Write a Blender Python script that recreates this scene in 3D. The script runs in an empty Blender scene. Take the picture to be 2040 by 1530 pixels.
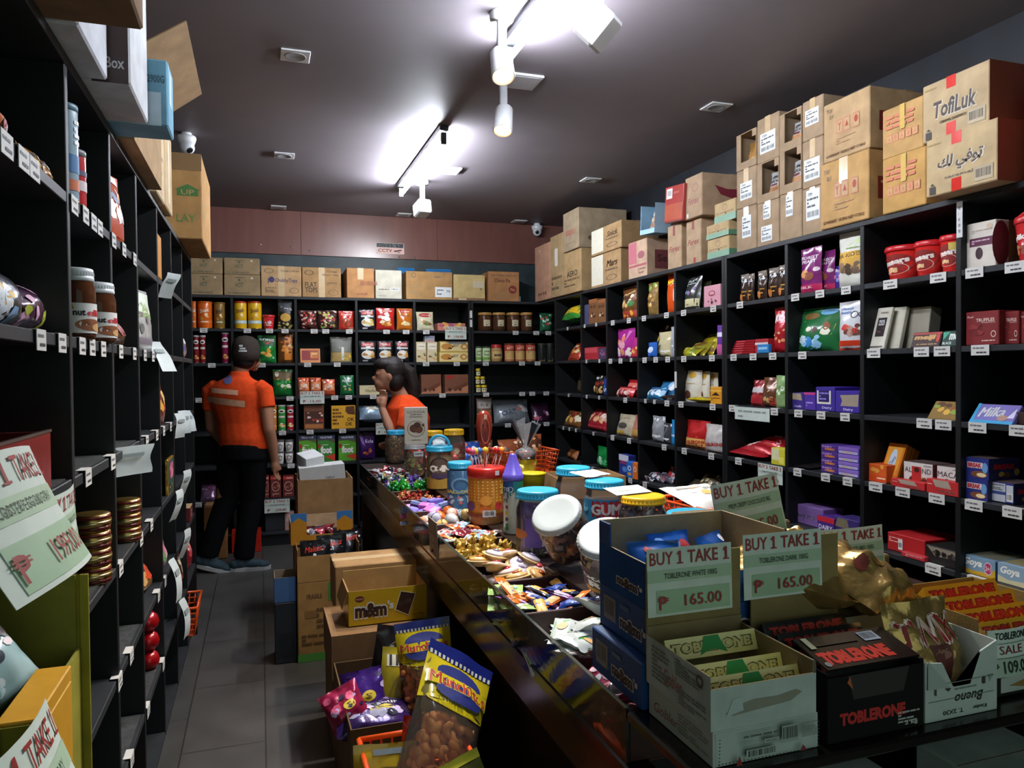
import bpy, math, random
from mathutils import Vector as V, Matrix, noise
from mathutils.bvhtree import BVHTree
C = bpy.context.scene
COL = C.collection
PI = math.pi
rad = math.radians
random.seed(7)
# ---------------------------------------------------------------- camera
EYE = 1.42
F_PX, YAW, PITCH, ROLL = 1484.15, 0.3258, -0.01907, -0.0088
_cy, _sy, _cp, _sp = math.cos(YAW), math.sin(YAW), math.cos(PITCH), math.sin(PITCH)
FWD = V((_sy*_cp, _cy*_cp, _sp)); _r0 = V((_cy, -_sy, 0)); _u0 = _r0.cross(FWD)
RGT = _r0*math.cos(ROLL) + _u0*math.sin(ROLL); UPV = -_r0*math.sin(ROLL) + _u0*math.cos(ROLL)
cam = bpy.data.cameras.new('camera'); cam.sensor_width = 36; cam.lens = F_PX/2040*36; cam.clip_start = .02
camo = bpy.data.objects.new('camera', cam); COL.objects.link(camo)
camo.matrix_world = Matrix(((RGT.x, UPV.x, -FWD.x, 0), (RGT.y, UPV.y, -FWD.y, 0), (RGT.z, UPV.z, -FWD.z, EYE), (0, 0, 0, 1)))
C.camera = camo
# ---------------------------------------------------------------- world, lights, exposure
C.view_settings.view_transform = 'Standard'; C.view_settings.look = 'None'; C.view_settings.gamma = 1
C.view_settings.use_curve_mapping = False
C.view_settings.exposure = 0.35
TUBE_W, WARM_W, WORLD_W = 270.0, 90.0, 0.65
wd = bpy.data.worlds.new('world'); C.world = wd; wd.use_nodes = True
wd.node_tree.nodes['Background'].inputs[0].default_value = (.62, .80, .74, 1)
wd.node_tree.nodes['Background'].inputs[1].default_value = WORLD_W

def ray(px, py):
    return RGT*((px-1020)/F_PX) + UPV*((765-py)/F_PX) + FWD
def onX(px, py, X):
    d = ray(px, py); p = d*(X/d.x); return V((p.x, p.y, p.z+EYE))
def onY(px, py, Y):
    d = ray(px, py); p = d*(Y/d.y); return V((p.x, p.y, p.z+EYE))
def onZ(px, py, Z):
    d = ray(px, py); p = d*((Z-EYE)/d.z); return V((p.x, p.y, Z))
# ---------------------------------------------------------------- materials
def lin(h):
    h = h.lstrip('#'); o = []
    for i in (0, 2, 4):
        c = int(h[i:i+2], 16)/255; o.append(c/12.92 if c <= .04045 else ((c+.055)/1.055)**2.4)
    return o
KIND = {  # rough, metallic, specular, noise scale, variation, bump, bump scale
 'paper': (.55, 0, .4, 25, .06, .0, 1), 'card': (.85, 0, .25, 14, .16, .12, 160), 'ink': (.5, 0, .4, 30, .05, 0, 1),
 'foil': (.24, .25, .6, 30, .15, .35, 45), 'gloss': (.2, 0, .5, 20, .08, .1, 30), 'plas': (.32, 0, .5, 12, .05, 0, 1),
 'metal': (.25, .95, .5, 20, .1, .05, 30), 'wood': (.42, 0, .4, 6, .3, .05, 40), 'lam': (.5, 0, .35, 9, .25, .05, 60),
 'cloth': (.9, 0, .15, 40, .12, .25, 220), 'skin': (.55, 0, .35, 18, .08, .05, 90), 'paint': (.55, 0, .35, 3, .05, .02, 60), 'hair': (.6, 0, .3, 60, .4, .4, 120),
 'gold': (.26, .7, .5, 25, .2, .9, 38), 'mat': (.6, 0, .3, 30, .3, .6, 90)}
_mats = {}
def M(col, kind='paper'):
    k = (col, kind)
    if k in _mats: return _mats[k]
    m = bpy.data.materials.new(kind+'_'+col.lstrip('#')); m.use_nodes = True; _mats[k] = m
    nt = m.node_tree; b = nt.nodes['Principled BSDF']; L = nt.links
    ro, me, sp, ns, va, bu, bs = KIND[kind]
    b.inputs['Roughness'].default_value = ro; b.inputs['Metallic'].default_value = me
    b.inputs['Specular IOR Level'].default_value = sp
    r, g, bl = lin(col)
    tc = nt.nodes.new('ShaderNodeTexCoord'); n = nt.nodes.new('ShaderNodeTexNoise')
    n.inputs['Scale'].default_value = ns; n.inputs['Detail'].default_value = 3
    L.new(tc.outputs['Object'], n.inputs['Vector'])
    rp = nt.nodes.new('ShaderNodeValToRGB'); rp.color_ramp.elements[0].position = .3; rp.color_ramp.elements[1].position = .7
    rp.color_ramp.elements[0].color = (r*(1-va), g*(1-va), bl*(1-va), 1)
    rp.color_ramp.elements[1].color = (min(1, r*(1+va)), min(1, g*(1+va)), min(1, bl*(1+va)), 1)
    L.new(n.outputs['Fac'], rp.inputs[0]); L.new(rp.outputs[0], b.inputs['Base Color'])
    if bu:
        n2 = nt.nodes.new('ShaderNodeTexNoise'); n2.inputs['Scale'].default_value = bs; n2.inputs['Detail'].default_value = 2
        L.new(tc.outputs['Object'], n2.inputs['Vector'])
        bp = nt.nodes.new('ShaderNodeBump'); bp.inputs['Strength'].default_value = bu; bp.inputs['Distance'].default_value = .004
        L.new(n2.outputs['Fac'], bp.inputs['Height']); L.new(bp.outputs[0], b.inputs['Normal'])
    return m
def clear(col='#ffffff', a=.12, ior=1.35, kd=.06):
    k = ('clear', col, a, kd)
    if k in _mats: return _mats[k]
    m = bpy.data.materials.new('clear_plastic_'+col.lstrip('#')); m.use_nodes = True; _mats[k] = m
    nt = m.node_tree; nt.nodes.clear(); N = nt.nodes.new; L = nt.links
    tr = N('ShaderNodeBsdfTransparent'); gl = N('ShaderNodeBsdfGlossy'); df = N('ShaderNodeBsdfDiffuse'); fr = N('ShaderNodeFresnel')
    m1 = N('ShaderNodeMixShader'); m2 = N('ShaderNodeMixShader'); o = N('ShaderNodeOutputMaterial')
    c = lin(col); tr.inputs[0].default_value = [1-a+a*x for x in c]+[1]; df.inputs[0].default_value = c+[1]
    tc = N('ShaderNodeTexCoord'); ns = N('ShaderNodeTexNoise'); ns.inputs['Scale'].default_value = 30; bp = N('ShaderNodeBump')
    bp.inputs['Strength'].default_value = .12; bp.inputs['Distance'].default_value = .003
    L.new(tc.outputs['Object'], ns.inputs['Vector']); L.new(ns.outputs['Fac'], bp.inputs['Height']); L.new(bp.outputs[0], gl.inputs['Normal'])
    gl.inputs['Roughness'].default_value = .08; fr.inputs[0].default_value = ior; m1.inputs[0].default_value = kd
    L.new(tr.outputs[0], m1.inputs[1]); L.new(df.outputs[0], m1.inputs[2])
    L.new(fr.outputs[0], m2.inputs[0]); L.new(m1.outputs[0], m2.inputs[1]); L.new(gl.outputs[0], m2.inputs[2]); L.new(m2.outputs[0], o.inputs[0])
    return m
def emit(col, s, name):
    m = bpy.data.materials.new(name); m.use_nodes = True; b = m.node_tree.nodes['Principled BSDF']
    b.inputs['Emission Color'].default_value = lin(col)+[1]; b.inputs['Emission Strength'].default_value = s
    return m
# ---------------------------------------------------------------- mesh builder
class MB:
    def __init__(s): s.v = []; s.f = []; s.m = []; s.s = []; s.mats = []
    def mi(s, mat):
        if mat not in s.mats: s.mats.append(mat)
        return s.mats.index(mat)
    def add(s, vs, fs, mat, smooth=False):
        o = len(s.v); i = s.mi(mat); s.v += [tuple(p) for p in vs]
        for f in fs: s.f.append([a+o for a in f]); s.m.append(i); s.s.append(smooth)
    def box(s, x0, y0, z0, x1, y1, z1, mat, bev=0, X=None):
        x0, x1 = min(x0, x1), max(x0, x1); y0, y1 = min(y0, y1), max(y0, y1); z0, z1 = min(z0, z1), max(z0, z1)
        b = min(bev, (x1-x0)*.45, (y1-y0)*.45, (z1-z0)*.45)
        if b <= 0:
            vs = [V((x, y, z)) for x in (x0, x1) for y in (y0, y1) for z in (z0, z1)]
            fs = [(0, 1, 3, 2), (4, 6, 7, 5), (0, 4, 5, 1), (2, 3, 7, 6), (0, 2, 6, 4), (1, 5, 7, 3)]
        else:
            vs = []; ix = {}
            for a, (x, ex) in enumerate(((x0, 1), (x1, -1))):
                for c, (y, ey) in enumerate(((y0, 1), (y1, -1))):
                    for d, (z, ez) in enumerate(((z0, 1), (z1, -1))):
                        for k in range(3):
                            p = [x+ex*b, y+ey*b, z+ez*b]; p[k] = (x, y, z)[k]; ix[a, c, d, k] = len(vs); vs.append(V(p))
            g = lambda a, c, d, k: ix[a, c, d, k]
            fs = [[g(0, 0, 0, 0), g(0, 0, 1, 0), g(0, 1, 1, 0), g(0, 1, 0, 0)], [g(1, 0, 0, 0), g(1, 1, 0, 0), g(1, 1, 1, 0), g(1, 0, 1, 0)],
                  [g(0, 0, 0, 1), g(1, 0, 0, 1), g(1, 0, 1, 1), g(0, 0, 1, 1)], [g(0, 1, 0, 1), g(0, 1, 1, 1), g(1, 1, 1, 1), g(1, 1, 0, 1)],
                  [g(0, 0, 0, 2), g(0, 1, 0, 2), g(1, 1, 0, 2), g(1, 0, 0, 2)], [g(0, 0, 1, 2), g(1, 0, 1, 2), g(1, 1, 1, 2), g(0, 1, 1, 2)]]
            for a in (0, 1):
                for c in (0, 1):
                    fs.append([g(a, c, 0, 0), g(a, c, 1, 0), g(a, c, 1, 1), g(a, c, 0, 1)])
                    fs.append([g(a, 0, c, 0), g(a, 1, c, 0), g(a, 1, c, 2), g(a, 0, c, 2)])
                    fs.append([g(0, a, c, 1), g(1, a, c, 1), g(1, a, c, 2), g(0, a, c, 2)])
                    for d in (0, 1): fs.append([g(a, c, d, 0), g(a, c, d, 1), g(a, c, d, 2)])
        if X is not None: vs = [X @ p for p in vs]
        s.add(vs, fs, mat)
    def lathe(s, prof, mat, seg=24, smooth=True, cx=0, cy=0, X=None):  # prof: (r, z); X optional transform
        vs = []; fs = []; n = len(prof)
        for r, z in prof:
            for k in range(seg):
                a = 2*PI*k/seg; vs.append(V((cx+r*math.sin(a), cy-r*math.cos(a), z)))
        for j in range(n-1):
            for k in range(seg):
                k2 = (k+1) % seg; fs.append((j*seg+k, j*seg+k2, (j+1)*seg+k2, (j+1)*seg+k))
        if prof[0][0] > 1e-6: fs.append(tuple(range(seg))[::-1])
        if prof[-1][0] > 1e-6: fs.append(tuple((n-1)*seg+k for k in range(seg)))
        if X is not None: vs = [X @ p for p in vs]
        s.add(vs, fs, mat, smooth)
    def tube(s, pts, rs, mat, seg=8, smooth=True):
        if not hasattr(rs, '__len__'): rs = [rs]*len(pts)
        vs = []; fs = []; n = len(pts); pts = [V(p) for p in pts]; ref = None
        for i, p in enumerate(pts):
            d = (pts[min(i+1, n-1)]-pts[max(i-1, 0)]).normalized()
            if ref is None: ref = d.orthogonal().normalized()
            ref = (ref-d*ref.dot(d)).normalized(); b = d.cross(ref)
            for k in range(seg):
                a = 2*PI*k/seg; vs.append(p+(ref*math.cos(a)+b*math.sin(a))*rs[i])
        for j in range(n-1):
            for k in range(seg):
                k2 = (k+1) % seg; fs.append((j*seg+k, j*seg+k2, (j+1)*seg+k2, (j+1)*seg+k))
        fs += [tuple(range(seg))[::-1], tuple((n-1)*seg+k for k in range(seg))]
        s.add(vs, fs, mat, smooth)
    def grid(s, P, nu, nv, mat, smooth=True):  # P[(i,j)] i in 0..nu, j in 0..nv
        vs = [P(i, j) for j in range(nv+1) for i in range(nu+1)]; w = nu+1
        s.add(vs, [(j*w+i, j*w+i+1, (j+1)*w+i+1, (j+1)*w+i) for j in range(nv) for i in range(nu)], mat, smooth)
    def obj(s, name, parent=None, loc=None, rot=None):
        me = bpy.data.meshes.new(name); me.from_pydata(s.v, [], s.f)
        for m in s.mats: me.materials.append(m)
        me.polygons.foreach_set('material_index', s.m); me.polygons.foreach_set('use_smooth', s.s); me.update()
        o = bpy.data.objects.new(name, me); COL.objects.link(o)
        if parent is not None: o.parent = parent
        if loc is not None: o.location = loc
        if rot is not None: o.rotation_euler = rot
        return o
# ---------------------------------------------------------------- objects, labels
LABELS = {}
def tag(o, label, cat, group=None, kind=None):
    o['label'] = label; o['category'] = cat
    if group: o['group'] = group
    if kind: o['kind'] = kind
    return o
def fit(*forms):
    for f in forms:
        if len(f.split()) <= 16: return f
    return ' '.join(forms[-1].split()[:16])
def struct(o): o['kind'] = 'structure'; return o
def empty(name, loc=(0, 0, 0), rot=(0, 0, 0)):
    o = bpy.data.objects.new(name, None); COL.objects.link(o); o.location = loc; o.rotation_euler = rot; o.empty_display_size = .05
    return o
def kids(o): return [c for c in COL.objects if c.parent == o]
_kidc = {}
def dup(o, loc=None, rot=None, label=None, group=None, parent=None):
    c = o.copy(); COL.objects.link(c)
    if parent is not None: c.parent = parent
    if loc is not None: c.location = loc
    if rot is not None: c.rotation_euler = rot
    if label: c['label'] = label
    if group: c['group'] = group
    if o.name not in _kidc: _kidc[o.name] = kids(o)
    for k in _kidc[o.name]: dup(k, parent=c)
    return c
# ---------------------------------------------------------------- lettering and art on surfaces
_txt = {}
def glyphs(t, bold=True, sh=0):
    fat = 0
    if bold and any(q in t for q in 'MWw') and not t.startswith('m&m'): fat = .018 if bold is True else bold*.7; bold = False
    k = (t, bold, sh, fat)
    if k in _txt: return _txt[k]
    cu = bpy.data.curves.new('lettering', 'FONT'); cu.body = t; cu.resolution_u = 2; cu.fill_mode = 'FRONT'; cu.shear = sh
    if bold: cu.offset = .018 if bold is True else bold
    ob = bpy.data.objects.new('lettering', cu); COL.objects.link(ob)
    me = bpy.data.meshes.new_from_object(ob.evaluated_get(bpy.context.evaluated_depsgraph_get()))
    vs = [(p.co.x, p.co.y) for p in me.vertices]; fs = [tuple(p.vertices) for p in me.polygons]
    bpy.data.objects.remove(ob); bpy.data.curves.remove(cu); bpy.data.meshes.remove(me)
    if not vs: vs = [(0, 0), (1, 1)]
    if fat:
        n = len(vs); b0 = vs; f0 = fs; vs = []; fs = []
        for q, (dx, dy) in enumerate(((-fat, 0), (0, fat*.6), (fat, 0), (0, -fat*.6))): vs += [(x+dx, y+dy) for x, y in b0]; fs += [tuple(i+q*n for i in f) for f in f0]
    x0, x1 = min(p[0] for p in vs), max(p[0] for p in vs); y0, y1 = min(p[1] for p in vs), max(p[1] for p in vs)
    w, h = max(x1-x0, 1e-5), max(y1-y0, 1e-5)
    _txt[k] = ([((x-x0)/w-.5, (y-y0)/h-.5) for x, y in vs], fs); return _txt[k]
class Plane:
    def __init__(s, O, U, W): s.O = V(O); s.U = V(U); s.W = V(W); s.N = s.U.cross(s.W).normalized(); s.w = s.U.length; s.h = s.W.length; s.flat = True
    def __call__(s, u, v, e): return s.O+s.U*u+s.W*v+s.N*e
class Cyl:
    def __init__(s, r0, z0, z1, span=150, r1=None, mid=0, c=(0, 0)):
        s.r0 = r0; s.r1 = r1 or r0; s.z0 = z0; s.z1 = z1; s.a = rad(span); s.h = z1-z0; s.w = s.a*r0; s.mid = rad(mid); s.c = c; s.flat = False
    def __call__(s, u, v, e):
        a = (u-.5)*s.a+s.mid; r = s.r0+(s.r1-s.r0)*v+e
        return V((s.c[0]+r*math.sin(a), s.c[1]-r*math.cos(a), s.z0+(s.z1-s.z0)*v))
class Grid:
    def __init__(s, P, nu, nv, w, h): s.P = P; s.nu = nu; s.nv = nv; s.w = w; s.h = h; s.flat = False
    def __call__(s, u, v, e):
        u = min(max(u, 0), .9999)*s.nu; v = min(max(v, 0), .9999)*s.nv; i, j = int(u), int(v); a, b = u-i, v-j
        P = s.P; p = P[j][i]*(1-a)*(1-b)+P[j][i+1]*a*(1-b)+P[j+1][i]*(1-a)*b+P[j+1][i+1]*a*b
        n = (P[j][i+1]-P[j][i]).cross(P[j+1][i]-P[j][i])
        n = n.normalized() if n.length > 1e-9 else V((0, -1, 0))
        return p+n*e
def t(s, u, v, w, h, c, rot=0, bold=True, sh=0, k='ink'): return ('t', s, u, v, w, h, c, rot, bold, sh, k)
def r(u0, v0, u1, v1, c, k='ink'): return ('r', u0, v0, u1, v1, c, k)
def o(u, v, ru, rv, c, k='ink'): return ('o', u, v, ru, rv, c, k)
def ring(u, v, ru, rv, th, c, k='ink'): return ('g', u, v, ru, rv, th, c, k)
def poly(pts, c, k='ink'): return ('p', pts, c, k)
def lines(u0, v0, u1, v1, n, c='#555555', seed=1): return ('l', u0, v0, u1, v1, n, c, seed)
def bars(u0, v0, u1, v1, c='#1a1a1a', bg='#e8e8e4'): return ('b', u0, v0, u1, v1, c, bg)
def blobs(u0, v0, u1, v1, n, cols, sz=.06, seed=1, k='ink'): return ('s', u0, v0, u1, v1, n, cols, sz, seed, k)
def art(mb, S, items, e0=None, de=None):
    e = e0 if e0 is not None else (.0004 if S.flat else .0011); de = de or .00022
    def rect(u0, v0, u1, v1, m, e):
        nu = 1 if S.flat else max(1, int(abs(u1-u0)*10+.9)); nv = 1 if S.flat else max(1, int(abs(v1-v0)*10+.9))
        mb.grid(lambda i, j: S(u0+(u1-u0)*i/nu, v0+(v1-v0)*j/nv, e), nu, nv, m, not S.flat)
    def disc(u, v, ru, rv, m, e, inner=0, n=20, wob=None):
        rings = [inner, 1] if S.flat or inner else ([0, .5, 1] if max(ru, rv) > .12 else [0, 1]); vs = []; fs = []
        for q in rings:
            for k in range(n):
                a = 2*PI*k/n; w = 1 if wob is None else wob[k % len(wob)]
                vs.append(S(u+ru*q*w*math.cos(a), v+rv*q*w*math.sin(a), e))
        for j in range(len(rings)-1):
            for k in range(n):
                k2 = (k+1) % n; fs.append((j*n+k, (j+1)*n+k, (j+1)*n+k2, j*n+k2))
        mb.add(vs, fs, m, not S.flat)
    for it in items:
        e += de; c = it[0]
        if c == 'r': rect(*it[1:5], M(it[5], it[6]), e)
        elif c == 'o': disc(*it[1:5], M(it[5], it[6]), e)
        elif c == 'g': disc(*it[1:5], M(it[6], it[7]), e, inner=1-it[5])
        elif c == 'p':
            mb.add([S(u, v, e) for u, v in it[1]], [tuple(range(len(it[1])))], M(it[2], it[3]))
        elif c == 't':
            _, s, u, v, w, h, col, rot, bold, sh, k = it
            vs, fs = glyphs(s, bold, sh); ca, sa = math.cos(rad(rot)), math.sin(rad(rot))
            if rot % 180 == 90: W, H = h*S.h, w*S.w
            else: W, H = w*S.w, h*S.h
            mb.add([S(u+(x*W*ca-y*H*sa)/S.w, v+(x*W*sa+y*H*ca)/S.h, e) for x, y in vs], fs, M(col, k))
        elif c == 'l':
            _, u0, v0, u1, v1, n, col, sd = it; rn = random.Random(sd); m = M(col)
            for k in range(n):
                v = v1-(v1-v0)*(k+.5)/n; hh = (v1-v0)/n*.28; u = u0
                while u < u1-.01:
                    q = min(u1, u+(u1-u0)*rn.uniform(.12, .4)); rect(u, v-hh, q, v+hh, m, e); u = q+(u1-u0)*.04
                    if rn.random() < .12: break
        elif c == 'b':
            _, u0, v0, u1, v1, col, bg = it; rect(u0, v0, u1, v1, M(bg), e); rn = random.Random(int(u0*999+v0*77)); u = u0+(u1-u0)*.06
            while u < u1-(u1-u0)*.08:
                q = u+(u1-u0)*rn.choice((.015, .025, .04)); rect(u, v0+(v1-v0)*.2, q, v1-(v1-v0)*.1, M(col), e+.0001); u = q+(u1-u0)*rn.choice((.015, .025, .035))
        elif c == 's':
            _, u0, v0, u1, v1, n, cols, sz, sd, k = it; rn = random.Random(sd); asp = S.w/S.h
            for q in range(n):
                u, v = rn.uniform(u0, u1), rn.uniform(v0, v1); z = sz*rn.uniform(.6, 1.3)
                wob = [rn.uniform(.7, 1.15) for _ in range(7)]
                disc(u, v, z, z*asp*rn.uniform(.6, 1), M(cols[q % len(cols)], k), e+q*.00004, n=7, wob=wob)
# ---------------------------------------------------------------- generic goods
def faces(w, d, h):
    return {'F': Plane((-w/2, 0, 0), (w, 0, 0), (0, 0, h)), 'R': Plane((w/2, 0, 0), (0, d, 0), (0, 0, h)), 'L': Plane((-w/2, d, 0), (0, -d, 0), (0, 0, h)),
            'T': Plane((-w/2, 0, h), (w, 0, 0), (0, d, 0)), 'B': Plane((w/2, d, 0), (-w, 0, 0), (0, 0, h))}
def box(name, w, d, h, col, A=None, kind='paper', bev=.0025, parent=None):
    mb = MB(); mb.box(-w/2, 0, 0, w/2, d, h, M(col, kind), bev)
    fs = faces(w, d, h)
    for k, a in (A or {}).items(): art(mb, fs[k], a)
    return mb.obj(name, parent)
def pouch(name, w, h, th, col, A=None, seed=0, kind='foil', top=.08, bot=.06, taper=.0, back=None, wr=1, nu=12, nv=14, stand=False, parent=None):
    F = []; B = []; sd = V((seed*3.17, seed*1.7, seed*.61))
    for j in range(nv+1):
        v = j/nv; fr = []; br = []
        if v > 1-top: q = .04*(1-v)/top
        else:
            x = v/(1-top); q = (math.sin(PI*min(1, x*.93+.07)**.8)**.75)*(1.0 if not stand else 1.05-.5*x)
            if v < bot and not stand: q *= v/bot
            if stand and x < .2: q = max(q, .75)
        pin = 1-.06*math.sin(PI*v)*(th/max(w, .01)*2)-taper*v
        for i in range(nu+1):
            u = i/nu; g = max(0, 1-abs(2*u-1)**2.6)**.7
            n = noise.noise(V((u*3.1, v*3.7, 0))+sd)*.55+noise.noise(V((u*8, v*7, 5))+sd)*.3
            y = th*.5*q*g; x = (u-.5)*w*pin+n*w*.012*(1 if i in (0, nu) else 0)
            wz = wr*n*min(th, .05)*.22*(.35+.65*g)
            zz = v*h+noise.noise(V((u*2.3, 9, 1))+sd)*h*.018*(v > .97)
            fr.append(V((x, -y+wz, zz))); br.append(V((x, y+wz if 0 < i < nu else -y+wz, zz)))
        F.append(fr); B.append(br)
    mb = MB(); m = M(col, kind)
    mb.grid(lambda i, j: F[j][i], nu, nv, m); mb.grid(lambda i, j: B[j][nu-i], nu, nv, M(back, kind) if back else m)
    S = Grid(F, nu, nv, w, h); art(mb, S, A or [])
    ob = mb.obj(name, parent); return ob
def canister(name, rr, h, col, A=None, lid=None, lidcol='#dddddd', rim='#c9a24a', span=150):
    mb = MB(); mb.lathe([(rr*.96, 0), (rr, .004), (rr, h-.012), (rr*.98, h-.008)], M(col, 'gloss'), 20)
    mb.lathe([(rr*1.01, 0), (rr*1.02, .003), (rr*1.01, .006)], M(rim, 'metal'), 20)
    art(mb, Cyl(rr, .006, h-.012, span), A or [], e0=.0006)
    ob = mb.obj(name); l = MB(); l.lathe([(rr*1.02, h-.014), (rr*1.03, h-.004), (rr*1.0, h), (rr*.9, h-.001)], M(lidcol, 'plas'), 20); l.obj('lid', ob)
    return ob
def jar_prof(rr, h, neck=.72):
    return [(rr*.86, 0), (rr*.97, .008), (rr, .03), (rr, h*.62), (rr*.97, h*.72), (rr*.85, h*.82), (rr*neck, h*.87), (rr*neck, h*.9)]
def jar(name, rr, h, lidcol, neck=.74, tint='#ffffff', label=None, lspan=120, lz=(.2, .6), lidh=.13, lcol=None, mid=0, kd=.05, a=.1):
    mb = MB(); mb.lathe(jar_prof(rr, h, neck), clear(tint, a, kd=kd), 28); ob = mb.obj(name)
    l = MB(); r2 = rr*neck*1.09; z0 = h*(1-lidh); z1 = h
    l.lathe([(r2*.98, z0-.002), (r2*1.03, z0), (r2*1.03, z0+.006), (r2, z0+.007), (r2, z1-.008), (r2*.98, z1-.002), (r2*.9, z1), (r2*.7, z1-.002), (0, z1-.003)], M(lidcol, 'plas'), 28)
    for k in range(36):
        an = 2*PI*k/36; X = Matrix.Translation((r2*math.sin(an), -r2*math.cos(an), 0)) @ Matrix.Rotation(an, 4, 'Z')
        l.box(-.0015, -.001, z0+.01, .0015, .002, z1-.008, M(lidcol, 'plas'), 0, X)
    l.obj('lid', ob)
    if label is not None:
        lb = MB(); S = Cyl(rr*1.003, h*lz[0], h*lz[1], lspan, mid=mid)
        if lcol: art(lb, S, [r(0, 0, 1, 1, lcol)], e0=.0004)
        art(lb, S, label, e0=.0008); lb.obj('label', ob)
    return ob
def carton(name, w, d, h, A=None, col='#b08a62', tape=True, sticker=(), seed=0, tapecol='#cbb087', bev=.004):
    rn = random.Random(seed); mb = MB(); m = M(col, 'card'); mb.box(-w/2, 0, 0, w/2, d, h, m, bev)
    fs = faces(w, d, h)
    mb.box(-w/2+.002, d/2-.001, h-.0006, w/2-.002, d/2+.001, h+.0003, M('#6d5237', 'card'))
    for k, a in (A or {}).items(): art(mb, fs[k], a)
    ob = mb.obj(name)
    if tape:
        tb = MB(); tw = min(.05, w*.25)
        if tape == 'front':
            tb.box(-tw/2, -.0008, h*.62, tw/2, .0004, h+.001, M(tapecol, 'gloss')); tb.box(-tw/2, 0, h-.0002, tw/2, d, h+.001, M(tapecol, 'gloss'))
        elif tape == 'full':
            tb.box(-tw/2, -.0008, 0, tw/2, .0004, h+.001, M(tapecol, 'gloss')); tb.box(-tw/2, 0, h-.0002, tw/2, d, h+.001, M(tapecol, 'gloss'))
        else: tb.box(-w/2-.0008, d/2-.024, h-.0002, w/2+.0008, d/2+.024, h+.001, M(tapecol, 'gloss'))
        tb.obj('tape', ob)
    for (fc, u0, v0, u1, v1, its) in sticker:
        sb = MB(); S = fs[fc]; S = Plane(S(u0, v0, 0), S.U*(u1-u0), S.W*(v1-v0)); art(sb, S, [r(0, 0, 1, 1, '#dfe3e4')], e0=.0007); art(sb, S, its, e0=.0012); sb.obj('shipping_label', ob)
    return ob
def open_box(name, w, d, h, th, col, inner=None, A=None, front=None, left=None, right=None, back=None, kind='card', bottom=True):
    # open tray: walls of height h (or own heights)
    mb = MB(); m = M(col, kind); mi = M(inner or col, 'card'); hf, hl, hr, hb = [x if x is not None else h for x in (front, left, right, back)]
    def wall(x0, y0, x1, y1, H, outer):  # thin wall with outer skin
        mb.box(x0, y0, 0, x1, y1, H, mi); 
    mb.box(-w/2, 0, 0, w/2, th, hf, mi, .0008); mb.box(-w/2, d-th, 0, w/2, d, hb, mi, .0008)
    mb.box(-w/2, th, 0, -w/2+th, d-th, hl, mi, .0008); mb.box(w/2-th, th, 0, w/2, d-th, hr, mi, .0008)
    if bottom: mb.box(-w/2+th, th, 0, w/2-th, d-th, th, mi)
    e = .0003
    sk = [(Plane((-w/2, 0, 0), (w, 0, 0), (0, 0, hf)), 'F'), (Plane((w/2, 0, 0), (0, d, 0), (0, 0, hr)), 'R'), (Plane((-w/2, d, 0), (0, -d, 0), (0, 0, hl)), 'L'), (Plane((w/2, d, 0), (-w, 0, 0), (0, 0, hb)), 'B')]
    sk.append((Plane((-w/2, d-th, 0), (w, 0, 0), (0, 0, hb)), 'I'))
    for S, k in sk:
        if k != 'I': mb.add([S(0, 0, e), S(1, 0, e), S(1, 1, e), S(0, 1, e)], [(0, 1, 2, 3)], m)
        if A and k in A: art(mb, S, A[k], e0=.0007)
    return mb.obj(name)
def flap(parent, hinge0, hinge1, dirv, ln, col, th=.003, name='flap'):
    a, b, dv = V(hinge0), V(hinge1), V(dirv).normalized()*ln; sh = (b-a)*.02; n = (b-a).cross(dv).normalized()*th
    vs = [a, b, b+dv-sh, a+dv+sh]; vs += [p+n for p in vs]
    mb = MB(); mb.add(vs, [(0, 1, 2, 3), (7, 6, 5, 4), (0, 4, 5, 1), (1, 5, 6, 2), (2, 6, 7, 3), (3, 7, 4, 0)], M(col, 'card')); return mb.obj(name, parent)
# ================================================================ SETTING
XR, XL, YB = 2.41, -.343, 6.348
WR, WL, WB, CEIL = 2.84, -.76, 6.70, 2.80
ZR = [2.034, 1.768, 1.492, 1.217, .937, .664, .39, .115]
Y0 = -1.6
def slab(name, x0, y0, z0, x1, y1, z1, mat):
    mb = MB(); mb.box(x0, y0, z0, x1, y1, z1, mat); return struct(mb.obj(name))
def tile_floor():
    m = M('#35332f', 'lam'); nt = m.node_tree.copy if False else m.node_tree
    m = bpy.data.materials.new('floor_tiles'); m.use_nodes = True; nt = m.node_tree; b = nt.nodes['Principled BSDF']; L = nt.links
    tc = nt.nodes.new('ShaderNodeTexCoord'); br = nt.nodes.new('ShaderNodeTexBrick'); br.offset = .5
    br.inputs['Scale'].default_value = 1; br.inputs['Brick Width'].default_value = .6; br.inputs['Row Height'].default_value = .3
    br.inputs['Mortar Size'].default_value = .003; br.inputs['Mortar'].default_value = (.02, .02, .02, 1)
    br.inputs['Color1'].default_value = (.052, .05, .046, 1); br.inputs['Color2'].default_value = (.06, .057, .052, 1)
    mp = nt.nodes.new('ShaderNodeMapping'); mp.inputs['Rotation'].default_value = (0, 0, PI/2)
    ns = nt.nodes.new('ShaderNodeTexNoise'); ns.inputs['Scale'].default_value = 5; mx = nt.nodes.new('ShaderNodeMixRGB'); mx.blend_type = 'OVERLAY'; mx.inputs[0].default_value = .5
    L.new(tc.outputs['Object'], mp.inputs[0]); L.new(mp.outputs[0], br.inputs[0]); L.new(tc.outputs['Object'], ns.inputs[0])
    L.new(br.outputs['Color'], mx.inputs[1]); L.new(ns.outputs['Fac'], mx.inputs[2]); L.new(mx.outputs[0], b.inputs['Base Color'])
    b.inputs['Roughness'].default_value = .42; return m
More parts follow.
